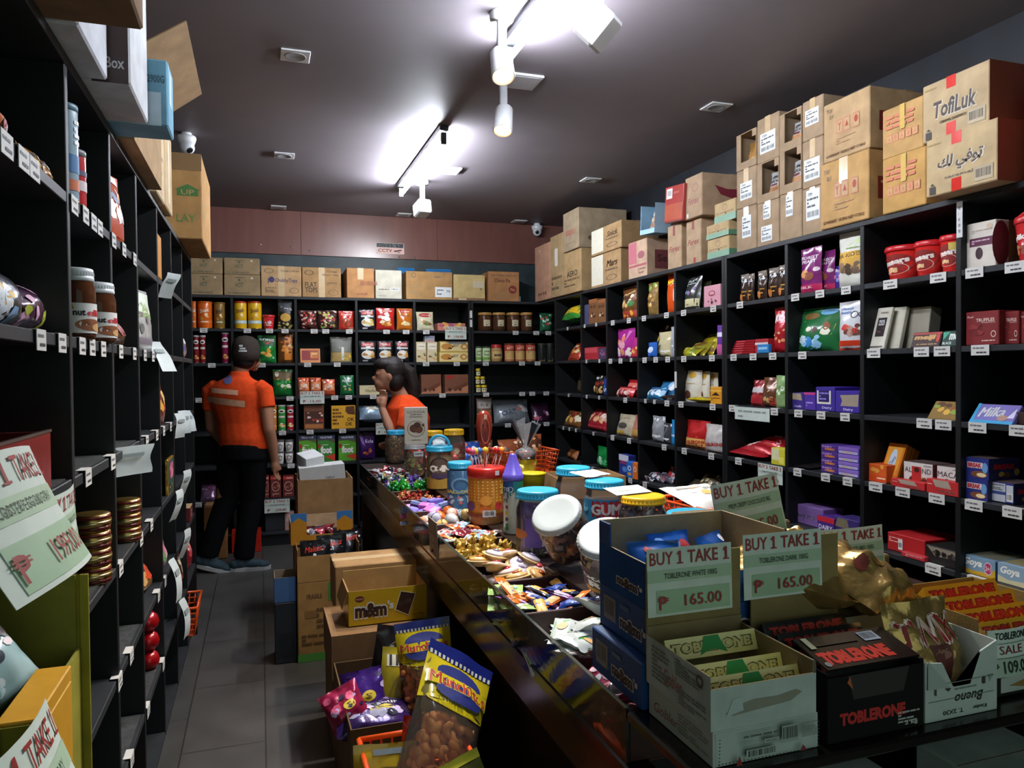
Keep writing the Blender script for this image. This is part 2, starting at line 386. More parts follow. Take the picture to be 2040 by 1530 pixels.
slab('floor', WL, Y0, -.05, WR, WB, 0, tile_floor())
slab('ceiling', WL, Y0, CEIL, WR, WB, CEIL+.05, M('#7a7378', 'paint'))
slab('wall_left', WL-.05, Y0, 0, WL, WB, CEIL, M('#15171a', 'lam'))
slab('wall_right', WR, Y0, 0, WR+.05, WB, CEIL, M('#171a20', 'lam'))
slab('wall_back', WL, WB, 0, WR, WB+.05, CEIL, M('#303d41', 'lam'))
def fascia():
    m = bpy.data.materials.new('reddish_plywood'); m.use_nodes = True; nt = m.node_tree; b = nt.nodes['Principled BSDF']; L = nt.links
    tc = nt.nodes.new('ShaderNodeTexCoord'); mp = nt.nodes.new('ShaderNodeMapping'); mp.inputs['Scale'].default_value = (7, 7, .7)
    n = nt.nodes.new('ShaderNodeTexNoise'); n.inputs['Scale'].default_value = 3; n.inputs['Detail'].default_value = 6
    rp = nt.nodes.new('ShaderNodeValToRGB'); rp.color_ramp.elements[0].color = lin('#6a423c')+[1]; rp.color_ramp.elements[1].color = lin('#80564c')+[1]
    L.new(tc.outputs['Object'], mp.inputs[0]); L.new(mp.outputs[0], n.inputs[0]); L.new(n.outputs['Fac'], rp.inputs[0]); L.new(rp.outputs[0], b.inputs['Base Color'])
    b.inputs['Roughness'].default_value = .3
    mb = MB(); z0 = 2.425
    xs = [WL+.001, .35, 1.55, WR-.001]
    for i in range(3): mb.box(xs[i], WB-.018, z0, xs[i+1]-.002, WB-.001, CEIL-.001, m, .001)
    o = struct(mb.obj('trim_1')); 
    for x, z in ((.02, 2.5), (.27, 2.49), (.42, 2.465), (1.2, 2.44), (1.34, 2.44)):
        mb = MB(); mb.lathe([(.009, 0), (.008, .002), (0, .003)], M('#c8c8c8', 'metal'), 10, X=Matrix.Translation((x, WB-.018, z)) @ Matrix.Rotation(PI/2, 4, 'X')); mb.obj('screw_head', o)
fascia()
# ---------------------------------------------------------------- pigeonhole shelving
LAM = M('#121416', 'lam'); EDGE = M('#25282b', 'lam')
def shelving(name, label, F, a0, a1, divs, depth, sgn, skip=()):
    # F(a, d, z): a along the run, d depth behind the front edge
    root = empty(name, F((a0+a1)/2, 0, 0)); iv = root.location
    tag(root, label, 'shelving')
    def part(nm, A0, A1, d0, d1, z0, z1, mat=LAM):
        p, q = F(A0, d0, z0)-iv, F(A1, d1, z1)-iv; mb = MB(); mb.box(p.x, p.y, p.z, q.x, q.y, q.z, mat, .0015)
        return mb.obj(nm, root)
    T = .022; top = ZR[0]
    part('side_panel', a0, a0+T, 0, depth, 0, top); part('side_panel', a1-T, a1, 0, depth, 0, top)
    part('back_panel', a0+T, a1-T, depth-.008, depth, .02, top-T)
    part('top_panel', a0+T, a1-T, 0, depth, top-T, top, EDGE)
    part('kickboard', a0+T, a1-T, .03, .045, 0, ZR[7]-T)
    ed = [a0+T]+list(divs)+[a1-T]
    for dv in divs: part('divider', dv-T/2, dv+T/2, .002, depth-.008, ZR[7], top-T)
    for i in range(len(ed)-1):
        A0 = ed[i]+(T/2 if i else 0); A1 = ed[i+1]-(T/2 if i < len(ed)-2 else 0)
        for k in range(1, 8):
            if (i, k) in skip: continue
            part('shelf_board', A0, A1, .003, depth-.008, ZR[k]-T, ZR[k], EDGE)
    if label.endswith('corner'): part('corner_top', a1+.0005, YB-.0005, 0, depth, top-T, top, EDGE)
    return root
FR = lambda a, d, z: V((XR+d, a, z))
FL = lambda a, d, z: V((XL-d, a, z))
FB = lambda a, d, z: V((a, YB+d, z))
DR_A = [4.011, 4.486, 4.962, 5.423]; DR_B = [2.054, 2.513, 2.991]; DB_A = [-.207, .282, .772, 1.265]; DL = [1.637, 2.071, 2.487, 2.962, 3.407, 3.863]
shelving('shelving_unit', 'tall black pigeonhole shelving along the right wall, far part next to the corner', FR, 3.497, 5.976, DR_A, .42, 1)
shelving('shelving_unit', 'tall black pigeonhole shelving along the right wall, near part beside the counter', FR, 1.58, 3.494, DR_B, .42, 1)
shelving('shelving_unit', 'wide black pigeonhole shelving across the back wall behind the two people', FB, -.74, 1.766, DB_A, .34, 1)
shelving('shelving_unit', 'narrow black shelving in the right corner of the back wall without dividers', FB, 1.769, 2.83, [], .34, 1)
shelving('shelving_unit', 'tall black pigeonhole shelving along the left wall of the aisle', FL, 1.15, 4.372, DL, .41, -1, skip={(0, 4)})
# ---------------------------------------------------------------- lamps
TM = emit('#eef4ff', TUBE_W, 'lit_fluorescent_tube')
WHITE = M('#d8dadc', 'plas')
def batten(y0, y1, label):
    x, z = 1.0, 2.715; root = empty('tube_light', (x, (y0+y1)/2, CEIL)); tag(root, label, 'light')
    mb = MB(); mb.box(-.027, y0-root.location.y-.03, -.03, .027, y1-root.location.y+.03, 0, M('#2c2e31', 'plas'), .004); mb.obj('batten', root)
    mb = MB(); mb.lathe([(.0, 0), (.013, 0), (.013, y1-y0), (0, y1-y0)], TM, 14, X=Matrix.Translation((0, y0-root.location.y, z-CEIL)) @ Matrix.Rotation(-PI/2, 4, 'X')); mb.obj('tube', root)
    for yy in (y0-.02, y1):
        mb = MB(); mb.box(-.016, yy-root.location.y, z-CEIL-.018, .016, yy+.02-root.location.y, -.038, M('#3a3c40', 'plas'), .003); mb.obj('end_cap', root)
batten(1.72, 2.95, 'lit white fluorescent tube on the ceiling nearest the camera')
batten(4.14, 5.46, 'lit white fluorescent tube on the ceiling towards the back wall')
def downlight(x, y, label, s=.062):
    root = empty('ceiling_downlight', (x, y, CEIL)); tag(root, label, 'ceiling light', None)
    mb = MB(); mb.box(-s, -s, -.007, s, s, 0, WHITE, .002); mb.obj('frame', root)
    mb = MB(); mb.lathe([(.046, -.0072), (.044, -.010), (.04, -.0085), (.0, -.008)], M('#8f9296', 'plas'), 24); mb.obj('lens', root)
for j, yn in enumerate(('front', 'middle', 'back')):
    for i, xn in enumerate(('left', 'centre', 'right')):
        if (i, j) in ((1, 0), (1, 1)): continue
        downlight((.165, 1.22, 2.3)[i], (3.4, 4.98, 6.56)[j], 'square white unlit recessed downlight, %s row, %s column of the ceiling' % (yn, xn))
for y, w in ((3.37, 'beside the near fluorescent tube'), (5.02, 'beside the far fluorescent tube')):
    mb = MB(); mb.box(-.085, -.085, -.012, .085, .085, 0, WHITE, .003); mb.box(-.07, -.07, -.0135, .07, .07, -.0115, M('#c8cbd0', 'plas'))
    tag(mb.obj('ceiling_panel', None, (1.2 if y < 4 else 1.24, y, CEIL)), 'flat square white ceiling panel '+w, 'ceiling light')
def spot(P, aim, label, on=None, warm=True, shape='can'):
    root = empty('track_spotlight', (P.x, P.y, CEIL)); tag(root, label, 'spotlight')
    dz = P.z-CEIL; d = (V(aim)-P).normalized(); q = d.to_track_quat('-Z', 'Y').to_matrix().to_4x4(); X = Matrix.Translation((0, 0, dz)) @ q
    mb = MB(); mb.lathe([(.045, -.03), (.048, -.004), (.048, 0)], WHITE, 20); mb.obj('mount', root)
    mb = MB(); mb.box(-.018, -.012, dz+.02, .018, .012, -.028, M('#b9bcc0', 'plas'), .004); mb.obj('arm', root)
    mb = MB(); 
    if shape == 'can': mb.lathe([(.0, .07), (.036, .068), (.042, .06), (.046, -.06), (.042, -.062), (.038, -.05), (0, -.04)], WHITE, 20, X=X)
    else: mb.box(-.05, -.05, -.07, .05, .05, .06, WHITE, .01, X)
    mb.obj('housing', root)
    if on:
        mb = MB(); mb.lathe([(.0, -.052), (.035, -.05), (.036, -.056), (0, -.062)], emit('#ffb45e' if warm else '#f4f8ff', on, 'lit_lamp'), 16, X=X); mb.obj('bulb', root)
        l = bpy.data.lights.new('spot_beam', 'SPOT'); l.energy = WARM_W if warm else WARM_W*.4; l.spot_size = rad(100); l.spot_blend = .8; l.shadow_soft_size = .03
        l.color = (1, .90, .76) if warm else (.92, .96, 1); lo = bpy.data.objects.new('spot_beam', l); COL.objects.link(lo); lo.parent = root
        lo.matrix_local = X @ Matrix.Translation((0, 0, -.075))
def atz(px, py, z): return onZ(px, py, z)
spot(atz(1003, 240, 2.58), (.75, 2.7, .8), 'lit warm spotlight glowing in the middle of the ceiling', 28)
spot(atz(1000, 130, 2.60), (.8, 1.9, .8), 'lit warm spotlight beside the end of the near fluorescent tube', 28)
spot(atz(842, 415, 2.60), (.9, 6.7, 2.3), 'white spotlight below the far fluorescent tube, pointing at the back wall', 30, False, 'box')
spot(atz(1193, 52, 2.62), (.4, 3.2, 1.6), 'white unlit spotlight right of the near fluorescent tube', None, True, 'box')
def dome(P, aim, label):
    root = empty('security_camera', P); tag(root, label, 'camera')
    d = (V(aim)-V(P)).normalized(); X = d.to_track_quat('-Z', 'Y').to_matrix().to_4x4()
    mb = MB(); mb.lathe([(.03, 0), (.03, CEIL-P[2])], WHITE, 16); mb.obj('mount', root)
    mb = MB(); mb.lathe([(.052, 0), (.055, -.012), (.05, -.03), (.044, -.045), (0, -.046)], WHITE, 20); mb.obj('base', root)
    mb = MB(); mb.lathe([(.0, .035), (.028, .03), (.04, .012), (.042, -.01), (.034, -.034), (.02, -.04), (0, -.04)], M('#cfd3d8', 'plas'), 20, X=Matrix.Translation((0, 0, -.055)) @ X); mb.obj('ball', root)
    mb = MB(); mb.lathe([(.019, -.0405), (.017, -.044), (0, -.0415)], M('#16181a', 'gloss'), 16, X=Matrix.Translation((0, 0, -.055)) @ X); mb.obj('lens', root)
P = onY(1070, 450, 6.62); dome((P.x, P.y, P.z), (.5, 1, 1), 'small white dome security camera under the ceiling at the back right corner')
P = onZ(371, 272, 2.78); dome((P.x, P.y, 2.78), (1.2, 3, .5), 'small white dome security camera behind the boxes above the left shelving')
# ---------------------------------------------------------------- warning sign
P0, P1 = onY(749, 483, WB-.02), onY(805, 507, WB-.02); w, h = P1.x-P0.x, P0.z-P1.z
mb = MB(); mb.box(-w/2, 0, 0, w/2, .003, h, M('#e3d9d4'), .001)
art(mb, Plane((-w/2, 0, 0), (w, 0, 0), (0, 0, h)), [r(.02, .58, .98, .97, '#20222c'), t('WARNING', .5, .775, .9, .28, '#f0f0f0'), r(.03, .05, .97, .55, '#e0b0a8'), t('CCTV', .32, .3, .5, .3, '#3a1c1c'),
    poly([(.62, .3), (.88, .42), (.92, .32), (.66, .18)], '#30181a'), poly([(.7, .12), (.86, .12), (.82, .2)], '#30181a')])
tag(mb.obj('warning_sign', None, ((P0.x+P1.x)/2, WB-.0215, P1.z)), 'small WARNING CCTV sign on the reddish band of the back wall', 'sign')
# ================================================================ CARTONS ON TOP OF THE SHELVES
K1, K2, K3, K4 = '#a98459', '#b8956c', '#97805f', '#b98f63'
def place(o, loc, rz=0, rx=0, ry=0):
    o.location = loc; o.rotation_euler = (rad(rx), rad(ry), rad(rz)); return o
def topbox(wall, px0, px1, pt, pb, label, d=.3, A=None, col=K1, din=.02, tape=True, sticker=(), z=None, name='cardboard_carton', cat='carton', rz=0, seed=0, group=None):
    if wall == 'B':
        a, b = onY(px0, pb, YB+din), onY(px1, pb, YB+din); top = onY((px0+px1)/2, pt, YB+din).z; w = b.x-a.x; P = V(((a.x+b.x)/2, YB+din, 0)); R = rz
        zb = onY((px0+px1)/2, pb, YB+din).z
    else:
        a, b = onX(px0, pb, XR+din), onX(px1, pb, XR+din); top = onX((px0+px1)/2, pt, XR+din).z; w = a.y-b.y; P = V((XR+din, (a.y+b.y)/2, 0)); R = -90+rz
        zb = onX((px0+px1)/2, pb, XR+din).z
    P.z = (ZR[0]+.0008) if z is None else z
    o = carton(name, w-.003, d, top-P.z-.001, A, col, tape, sticker, seed); place(o, P, R); tag(o, label, cat, group)
    return top
def stack(wall, specs):   # bottom first; each dict adds on top of the last
    z = None
    for s in specs: z = topbox(wall, z=(None if z is None else z+.0006), **s)
hot = {'F': [t('HOT', .42, .5, .22, .22, '#4c5a42'), o(.42, .74, .03, .06, '#4c5a42'), lines(.3, .82, .56, .9, 1, '#5a5b48'), r(.74, .8, .8, .88, '#d9d6c8'), lines(.1, .08, .7, .16, 1, '#5a5b48')]}
def D(px0, px1, pt, pb, label, **k): return dict(px0=px0, px1=px1, pt=pt, pb=pb, label=label, **k)
stack('B', [D(378, 444, 545, 582, 'brown carton over the left end of the back shelving, bottom of two', A=hot, col=K3), D(378, 444, 512, 545, 'brown carton over the left end of the back shelving, top of two', A=hot, col=K3)])
stack('B', [D(446, 519, 547, 583, 'brown carton second from the left on the back shelving, bottom of two', A=hot, col=K3), D(446, 518, 514, 547, 'brown carton second from the left on the back shelving, top of two', A=hot, col=K3)])
topbox('B', 520, 601, 530, 586, 'brown carton printed with a purple lollipop on the back shelving', A={'F': [o(.26, .55, .07, .1, '#3b3560'), r(.17, .42, .19, .6, '#3b3560'), t('ChubbyTops', .62, .52, .56, .16, '#4a4266'), ring(.2, .84, .12, .08, .2, '#77624a'), t('15 bags x 100 pcs', .72, .84, .45, .07, '#5a4a3a'), lines(.1, .12, .38, .3, 4, '#6d5a43'), ring(.82, .2, .12, .09, .15, '#77624a')]}, col=K2, tape='full')
topbox('B', 602, 680, 533, 588, 'brown carton with big black lettering on the back shelving', A={'F': [t('FLAT', .22, .42, .3, .17, '#33271d'), t('TOPS', .23, .24, .32, .17, '#33271d'), ring(.18, .82, .12, .08, .2, '#3f3124'), t('12 bags', .77, .87, .25, .08, '#4a3a2b'), t('100 pcs / 500g', .72, .75, .42, .08, '#4a3a2b'), lines(.64, .4, .9, .52, 2, '#6d5a43'), ring(.8, .17, .13, .1, .12, '#6d5a43')]}, col=K1, tape='full')
topbox('B', 691, 746, 534, 590, 'orange brown carton with sideways printing near the middle of the back shelving', A={'F': [t('TOBLERONE', .8, .5, .66, .14, '#8e4b32', 90), t('giant', .55, .14, .4, .1, '#8e4b32', 180)]}, col='#b9875a', tape='front')
topbox('B', 748, 801, 538, 593, 'plain white carton near the middle of the back shelving', A={'F': [bars(.58, .28, .9, .38), lines(.12, .3, .5, .35, 1), lines(.08, .08, .4, .12, 1, '#8a8a80')]}, col='#c9c5b4', tape=True)
topbox('B', 809, 902, 541, 596, 'wide brown carton with a white shipping label on the back shelving', A={'F': [ring(.16, .86, .05, .09, .3, '#7d6244'), r(.6, .78, .75, .86, '#8d7150'), lines(.05, .15, .3, .5, 4, '#9d8058')]}, col='#a98355', sticker=[('F', .62, .1, .98, .46, [lines(.1, .2, .5, .8, 3), t('76', .8, .6, .25, .25, '#555555')])])
topbox('B', 904, 967, 547, 596, 'cream yellow carton with a brown lower edge on the back shelving', A={'F': [r(0, 0, 1, .1, '#8d6a52'), r(.15, .02, .4, .08, '#d9c49a'), r(.6, .5, .95, .75, '#cfc6a8'), o(.86, .45, .02, .03, '#5f4a33')]}, col='#cdb57c')
topbox('B', 973, 1035, 541, 597, 'brown carton with a round dark red mark at the right end of the back shelving', A={'F': [t('Choco Pie', .45, .7, .5, .13, '#5a2f25', sh=.2), o(.78, .4, .13, .14, '#7c2f2c'), t('Pie', .78, .4, .14, .08, '#c39a72'), lines(.1, .84, .9, .9, 1, '#7a5a40'), r(.25, .1, .68, .3, '#9e764d')], 'L': [o(.5, .3, .3, .2, '#7c2f2c')]}, col='#a8794f')
for i, (x, y) in enumerate(((812, 533), (868, 533), (886, 533))):
    P = onY(x, 541, YB+.2); ob = pouch('chocolate_bag', .15, .14, .09, '#2f76b4', [o(.5, .5, .16, .18, '#e6ebef'), t('d', .5, .5, .1, .2, '#2f5f9a')], i+3, 'gloss'); place(ob, (P.x, YB+.24, 2.2), 0, -12)
    tag(ob, ['leftmost', 'middle', 'rightmost'][i]+' blue bag with a round white mark behind the wide brown carton', 'bag', 'blue bags above the back shelving')
mb = MB(); mb.box(-.05, 0, 0, .05, .12, .05, M('#7fa8bd', 'gloss'), .004)
tag(mb.obj('small_packet', None, (2.2, YB+.04, ZR[0]+.001)), 'small light blue packet at the right end of the back shelving top', 'packet')
# right wall, far to near
topbox('R', 1066, 1096, 487, 592, 'tall pinkish carton in the far corner over the right shelving', A={'F': [t('H', .35, .12, .2, .06, '#4b3a30'), t('H', .65, .12, .2, .06, '#4b3a30'), o(.35, .9, .03, .02, '#e0d0c0')]}, col='#b58a70', d=.36, din=-.02)
topbox('R', 1097, 1122, 467, 585, 'tall narrow brown carton with a white strip over the right shelving', A={'F': [r(.35, .5, .6, .78, '#d9d3c6'), lines(.1, .1, .9, .35, 3, '#6b5940')]}, col='#a48a64', d=.36, din=-.02)
stack('R', [D(1123, 1158, 499, 577, 'brown carton with black letters under the big plain carton on the right', A={'F': [t('AERO', .5, .46, .6, .14, '#3b3026'), lines(.05, .15, .9, .36, 3, '#6b5940')]}, col='#a88b62', d=.38, din=-.02),
            D(1122, 1153, 419, 499, 'big plain carton with red letters stacked highest at the far right', A={'F': [t('REDO', .5, .45, .6, .14, '#a4554a'), lines(.2, .12, .8, .2, 2, '#8a7456')], 'R': [o(.25, .25, .06, .06, '#5e4c38')]}, col='#9c8a70', d=.42, din=-.04)])
half = lambda s: {'F': [r(0.01, .08, .42, .98, '#ddd8c4'), ring(.7, .22, .18, .09, .2, '#6a5a44'), t(s, .72, .65, .36, .2, '#43301f', sh=.3), lines(.5, .42, .9, .5, 1, '#6a5a44')]}
stack('R', [D(1178, 1237, 503, 563, 'half white carton with slanted letters, lower of two on the right shelving', A=half('Mars'), col='#a4855e', d=.3), D(1178, 1238, 449, 502, 'half white carton with faint print, upper of two on the right shelving', A=half('Snick'), col='#a4855e', d=.3, din=.01)])
topbox('R', 1252, 1289, 479, 550, 'pink and cream carton with a dark print on its side, right shelving top', A={'F': [r(.01, .4, .46, .98, '#c0707a'), r(.01, .3, .98, .36, '#b06068'), o(.7, .6, .18, .1, '#a4626a'), lines(.55, .1, .95, .25, 3, '#8a5a58')], 'R': [r(.15, .2, .75, .7, '#7a3f42'), t('Seeco', .45, .48, .5, .2, '#3c2a2c')]}, col='#c3a48a', d=.4, din=.02)
stack('R', [D(1330, 1358, 447, 532, 'brown carton with red handwriting under the red box, right shelving top', A={'F': [t('Forex', .5, .45, .8, .13, '#8e3f38', sh=.4), r(.4, .75, .55, .98, '#8e3f38')]}, col='#b3987a', d=.34)])
stack('R', [D(1367, 1397, 437, 522, 'brown carton with red handwriting beneath a larger one, right shelving top', A={'F': [t('Forex', .5, .5, .8, .13, '#8e3f38', sh=.4), r(.5, .02, .65, .14, '#a03028'), r(.4, .78, .55, .98, '#8e3f38')]}, col='#b3987a', d=.38),
            D(1365, 1399, 349, 435, 'large brown carton with a dark red smile on its side, right shelving top', A={'F': [t('Forex', .5, .4, .7, .16, '#8e4a42', sh=.4), ring(.6, .7, .2, .1, .3, '#a0705f'), r(.1, .03, .2, .13, '#dddddd')], 'R': [poly([(.2, .72), (.3, .5), (.5, .42), (.72, .5), (.82, .74), (.6, .66), (.4, .64)], '#7d2c3a'), r(.45, .02, .6, .35, '#7d2c3a')]}, col='#b09478', d=.42, din=-.01)])
P = onX(1314, 458, XR+.0); 
gr = {'F': [r(0, 0, 1, .35, '#7fa58a'), ring(.5, .7, .12, .15, .2, '#a77c60'), lines(.1, .42, .9, .5, 1, '#8a7a5a'), r(.52, .36, .57, .44, '#3a2a20')], 'R': [r(0, 0, 1, .35, '#5f8f70')]}
stack('R', [D(1409, 1453, 473, 506, 'green and cream carton at the bottom of three, right shelving top', A=gr, col='#bfa57a', d=.3), D(1407, 1452, 444, 472, 'green and cream carton in the middle of three, right shelving top', A=gr, col='#bfa57a', d=.3, din=.015), D(1423, 1466, 400, 443, 'green and cream carton at the top of three, right shelving top', A=gr, col='#bfa57a', d=.28, din=.03)])
# tilted red gift carton and the pale blue tray standing on the smaller cartons
zt = onX(1340, 447, XR).z+.004
rb = box('gift_carton', .21, .1, .215, '#a83a34', {'F': [r(.08, .66, .4, .94, '#d8dadc'), bars(.12, .7, .36, .9), t('///', .62, .8, .3, .06, '#d08070'), r(0, 0, 1, .02, '#702020'), r(.02, .05, .98, .5, '#b8583f', 'gloss')]}, 'gloss')  # orange lower half of the front is a sheen painted in as colour
place(rb, onX(1341, 452, XR-.03), -90, 0, 5); rb.location.z = zt; tag(rb, 'shiny red carton leaning out over the right shelving top', 'carton')
za = onX(1270, 476, XR+.02).z+.004
tr = open_box('display_tray', .19, .12, .19, .004, '#a8cde4', '#8fb6d0', front=.03, left=.19, right=.19, kind='paper'); place(tr, onX(1289, 474, XR-.0), -90, 0, 4); tr.location.z = za
tag(tr, 'pale blue display tray tilted on top of the right shelving cartons', 'tray')
sp = pouch('snack_bag', .13, .16, .05, '#b8b4ac', [blobs(.1, .1, .9, .7, 16, ['#a0683c', '#c98b50', '#5a3a22', '#e4e0d8'], .12, 3), r(.1, .75, .9, .9, '#d8d4cc')], 9); place(sp, V((XR+.06, onX(1289, 474, XR).y, za+.006)), -90, -10)
tag(sp, 'brown and silver snack bag inside the pale blue tray', 'bag')
# the grid of cartons with stuck labels
lab = [t('ITEM', .3, .85, .3, .1, '#333333'), lines(.08, .4, .9, .75, 3), bars(.05, .05, .95, .32, bg='#dfe3e4')]
def lab_carton(px0, px1, pt, pb, z, lb, st, torn=False, seed=0):
    s = [('F', *q, lab) for q in st]
    return topbox('R', px0, px1, pt, pb, lb, z=z, sticker=s, col='#a38b70', d=.32, din=.015, tape='front', seed=seed)
cols = [(1467, 1507, [(488, 412), (415, 335), (334, 262)]), (1508, 1552, [(479, 400), (398, 320), (318, 230)]), (1553, 1597, [(469, 382), (380, 295), (292, 220)]), (1598, 1640, [(460, 372), (370, 276), (274, 195)])]
stk = {(0, 0): [(.3, .3, .75, .8)], (0, 1): [(.2, .2, .8, .65)], (1, 0): [(.2, .1, .7, .45), (.3, .6, .6, .95)], (1, 2): [(.15, .2, .85, .65)], (2, 0): [(.3, .5, .62, .95)], (3, 0): [(.2, .3, .85, .95)], (3, 1): [(.1, .15, .85, .6)], (3, 2): [(.15, .35, .8, .75)]}
torn = {(0, 2), (1, 1), (2, 1), (2, 2)}
cn = ['first', 'second', 'third', 'fourth']; rn_ = ['bottom', 'middle', 'top']
for ci, (a, b, rows) in enumerate(cols):
    z = None
    for ri, (pb, pt) in enumerate(rows):
        lb = '%s %scarton in the %s column of the labelled carton stack' % (rn_[ri], 'torn open ' if (ci, ri) in torn else '', cn[ci])
        if (ci, ri) not in torn:
            z = lab_carton(a, b, pt, pb, None if z is None else z+.0006, lb, stk.get((ci, ri), []), seed=ci*3+ri)
        else:
            A_, B_ = onX(a, pb, XR+.015), onX(b, pb, XR+.015); w = A_.y-B_.y-.003; zt = onX((a+b)/2, pt, XR+.015).z; h = zt-z-.002; d = .32
            mb = MB(); m = M('#a38b70', 'card'); T = .004; mb.box(-w/2, 0, 0, w/2, d, T, m); mb.box(-w/2, 0, h-T, w/2, d, h, m); mb.box(-w/2, 0, T, -w/2+T, d, h-T, m); mb.box(w/2-T, 0, T, w/2, d, h-T, m); mb.box(-w/2+T, d-T, T, w/2-T, d, h-T, m)
            mb.box(-w/2+T, 0, T, w/2-T, T, h*.2, m); mb.box(-w/2+T, 0, h*.2, -w/2+w*.22, T, h-T, m); mb.box(w*.3, 0, h*.8, w/2-T, T, h-T, m)
            ob = mb.obj('torn_carton'); place(ob, (XR+.015, (A_.y+B_.y)/2, z+.0006), -90); tag(ob, lb, 'carton')
            for k in range(1):
                pk = pouch('snack_bag', w*.72, h*.74, .06, '#cfd2d4', [r(.05, .02, .95, .42, '#b07a48'), blobs(.1, .05, .9, .4, 8, ['#8a5228', '#d8a060'], .1, ci), t('AVOCADO', .5, .62, .8, .12, '#3a3a3a'), r(.3, .45, .7, .52, '#6b2a2a'), t('nut', .5, .8, .5, .14, '#2a2a2a')] if ri < 2 or ci else [r(0, 0, 1, 1, '#b98a4a', 'foil')], ci*7+ri)
                place(pk, (XR+.015+.05, (A_.y+B_.y)/2-.01, z+.0006+.006), -90, -6); tag(pk, 'white and brown snack bag inside the %s torn carton of the %s column' % (rn_[ri], cn[ci]), 'bag')
            z = z+.0006+h
big = {'F': [r(.3, .42, .44, .66, '#b5785c'), r(.315, .44, .425, .64, '#b8956c'), t('Y', .37, .54, .07, .14, '#a4452f'), r(.46, .42, .6, .66, '#b5785c'), r(.475, .44, .585, .64, '#b8956c'), poly([(.49, .5), (.57, .5), (.53, .6)], '#a4452f'), r(.66, .42, .8, .66, '#b5785c'), r(.675, .44, .785, .64, '#b8956c'), o(.73, .56, .04, .06, '#a4452f'),
          t('TOY', .15, .86, .14, .07, '#85745a'), t('EX', .2, .75, .1, .06, '#85745a'), lines(.3, .24, .7, .36, 3, '#b08a64'), t('G.WEIGHT  18.5KG NET 17.5KG', .5, .09, .84, .045, '#8a4a34')], 'R': [r(.12, .3, .3, .62, '#7d2f28'), t('T', .21, .46, .1, .2, '#c8a47c')]}
stack('R', [D(1634, 1731, 312, 438, 'big brown carton with red handling symbols, lower of two by the labelled stack', A=big, col='#b8925f', d=.4, din=-.01, tape='front'), D(1640, 1733, 190, 311, 'big brown carton with red handling symbols, upper of two by the labelled stack', A=big, col='#b3956f', d=.42, din=-.01)])
sy = [x for i in range(5) for x in (r(.12+.16*i, .3, .25+.16*i, .46, '#c8785a'), r(.13+.16*i, .32, .24+.16*i, .44, '#c09b66'), (o(.185+.16*i, .38, .035, .05, '#c8785a') if i % 2 else poly([(.15+.16*i, .34), (.22+.16*i, .34), (.185+.16*i, .43)], '#c8785a')))]
ob2 = {'F': sy+[lines(.1, .55, .8, .85, 3, '#c8785a', 5), r(.46, .5, .58, .99, '#cfae62', 'gloss')], 'R': [lines(.1, .2, .9, .8, 3, '#c8785a')]}
stack('R', [D(1757, 1845, 304, 415, 'brown carton with a row of red symbols, lower of two by the printed pair', A=ob2, col='#bd9458', d=.36, din=-.01, tape=False), D(1757, 1840, 205, 302, 'brown carton with a row of red symbols, upper of two by the printed pair', A=ob2, col='#b99460', d=.36, din=0, tape=False)])
def tofi(txt, sub): return {'F': [r(.38, .0, .52, .22, '#c8281e', 'gloss'), r(.38, .8, .52, 1, '#c8281e', 'gloss'), t(txt, .51, .49, .66, .31, '#cfc4ae', sh=.15, bold=.06), t(txt, .5, .5, .64, .29, '#40352d', sh=.15, bold=.03), t(sub, .48, .27, .4, .05, '#6f6250'), r(.69, .06, .95, .3, '#a89878'), bars(.71, .08, .93, .28, bg='#b5a487'), r(.06, .03, .15, .16, '#3a322b'), poly([(.075, .18), (.135, .18), (.105, .22)], '#3a322b'), t('Gandour', .13, .9, .2, .04, '#a08a4a')], 'R': [r(0, 0, 1, 1, '#8a4632')]}
stack('R', [D(1844, 1988, 257, 372, 'large carton with Arabic lettering and red tape, lower of the nearest pair', A=tofi('\uFEDA\uFEDF \uFEF2\uFED3\uFEEE\uFE97', 'caramel'), col='#b9a27c', d=.44, din=-.09, tape=False), D(1837, 1972, 145, 255, 'large carton with dark Latin lettering and red tape, upper of the nearest pair', A=tofi('TofiLuk', 'CARAMEL SANDWICH'), col='#b59e7b', d=.44, din=-.07, tape=False)])
rd = box('red_carton', .3, .3, .3, '#b02a24', None, 'gloss'); place(rd, (XR+.02, 1.62, ZR[0]+.001), -90); tag(rd, 'plain red carton at the right edge beside the lettered cartons', 'carton')
# left wall top
def ltop(name, y0, y1, x0, x1, z0, z1, label, A=None, col=K1, tape=True):  # front faces the aisle (+X)
    o = carton(name, y1-y0, x1-x0, z1-z0, A, col, tape); place(o, (x1, (y0+y1)/2, z0), 90); tag(o, label, 'carton'); return o
ZT = ZR[0]+.001
ltop('cardboard_carton', 1.02, 1.49, -.62, -.19, ZT, 2.42, 'brown carton overhead at the near end of the left shelving', None, '#7d6248')
ltop('white_carton', 1.5, 1.765, -.62, -.295, ZT, 2.36, 'white carton overhead between the brown carton and the picture carton', None, '#c9ccd2', False)
ltop('picture_carton', 1.775, 2.04, -.62, -.253, ZT, 2.34, 'white carton with a dark bottle picture overhead on the left shelving', {'L': [r(.8, 0, .99, .45, '#4a3a38'), poly([(.86, .45), (.98, .45), (.96, .6), (.95, .64), (.975, .8), (.955, .82), (.93, .66), (.88, .55)], '#2e2a2c'), t('Box', .92, .14, .1, .08, '#c8c8c8')], 'F': []}, '#c4c6c8', False)
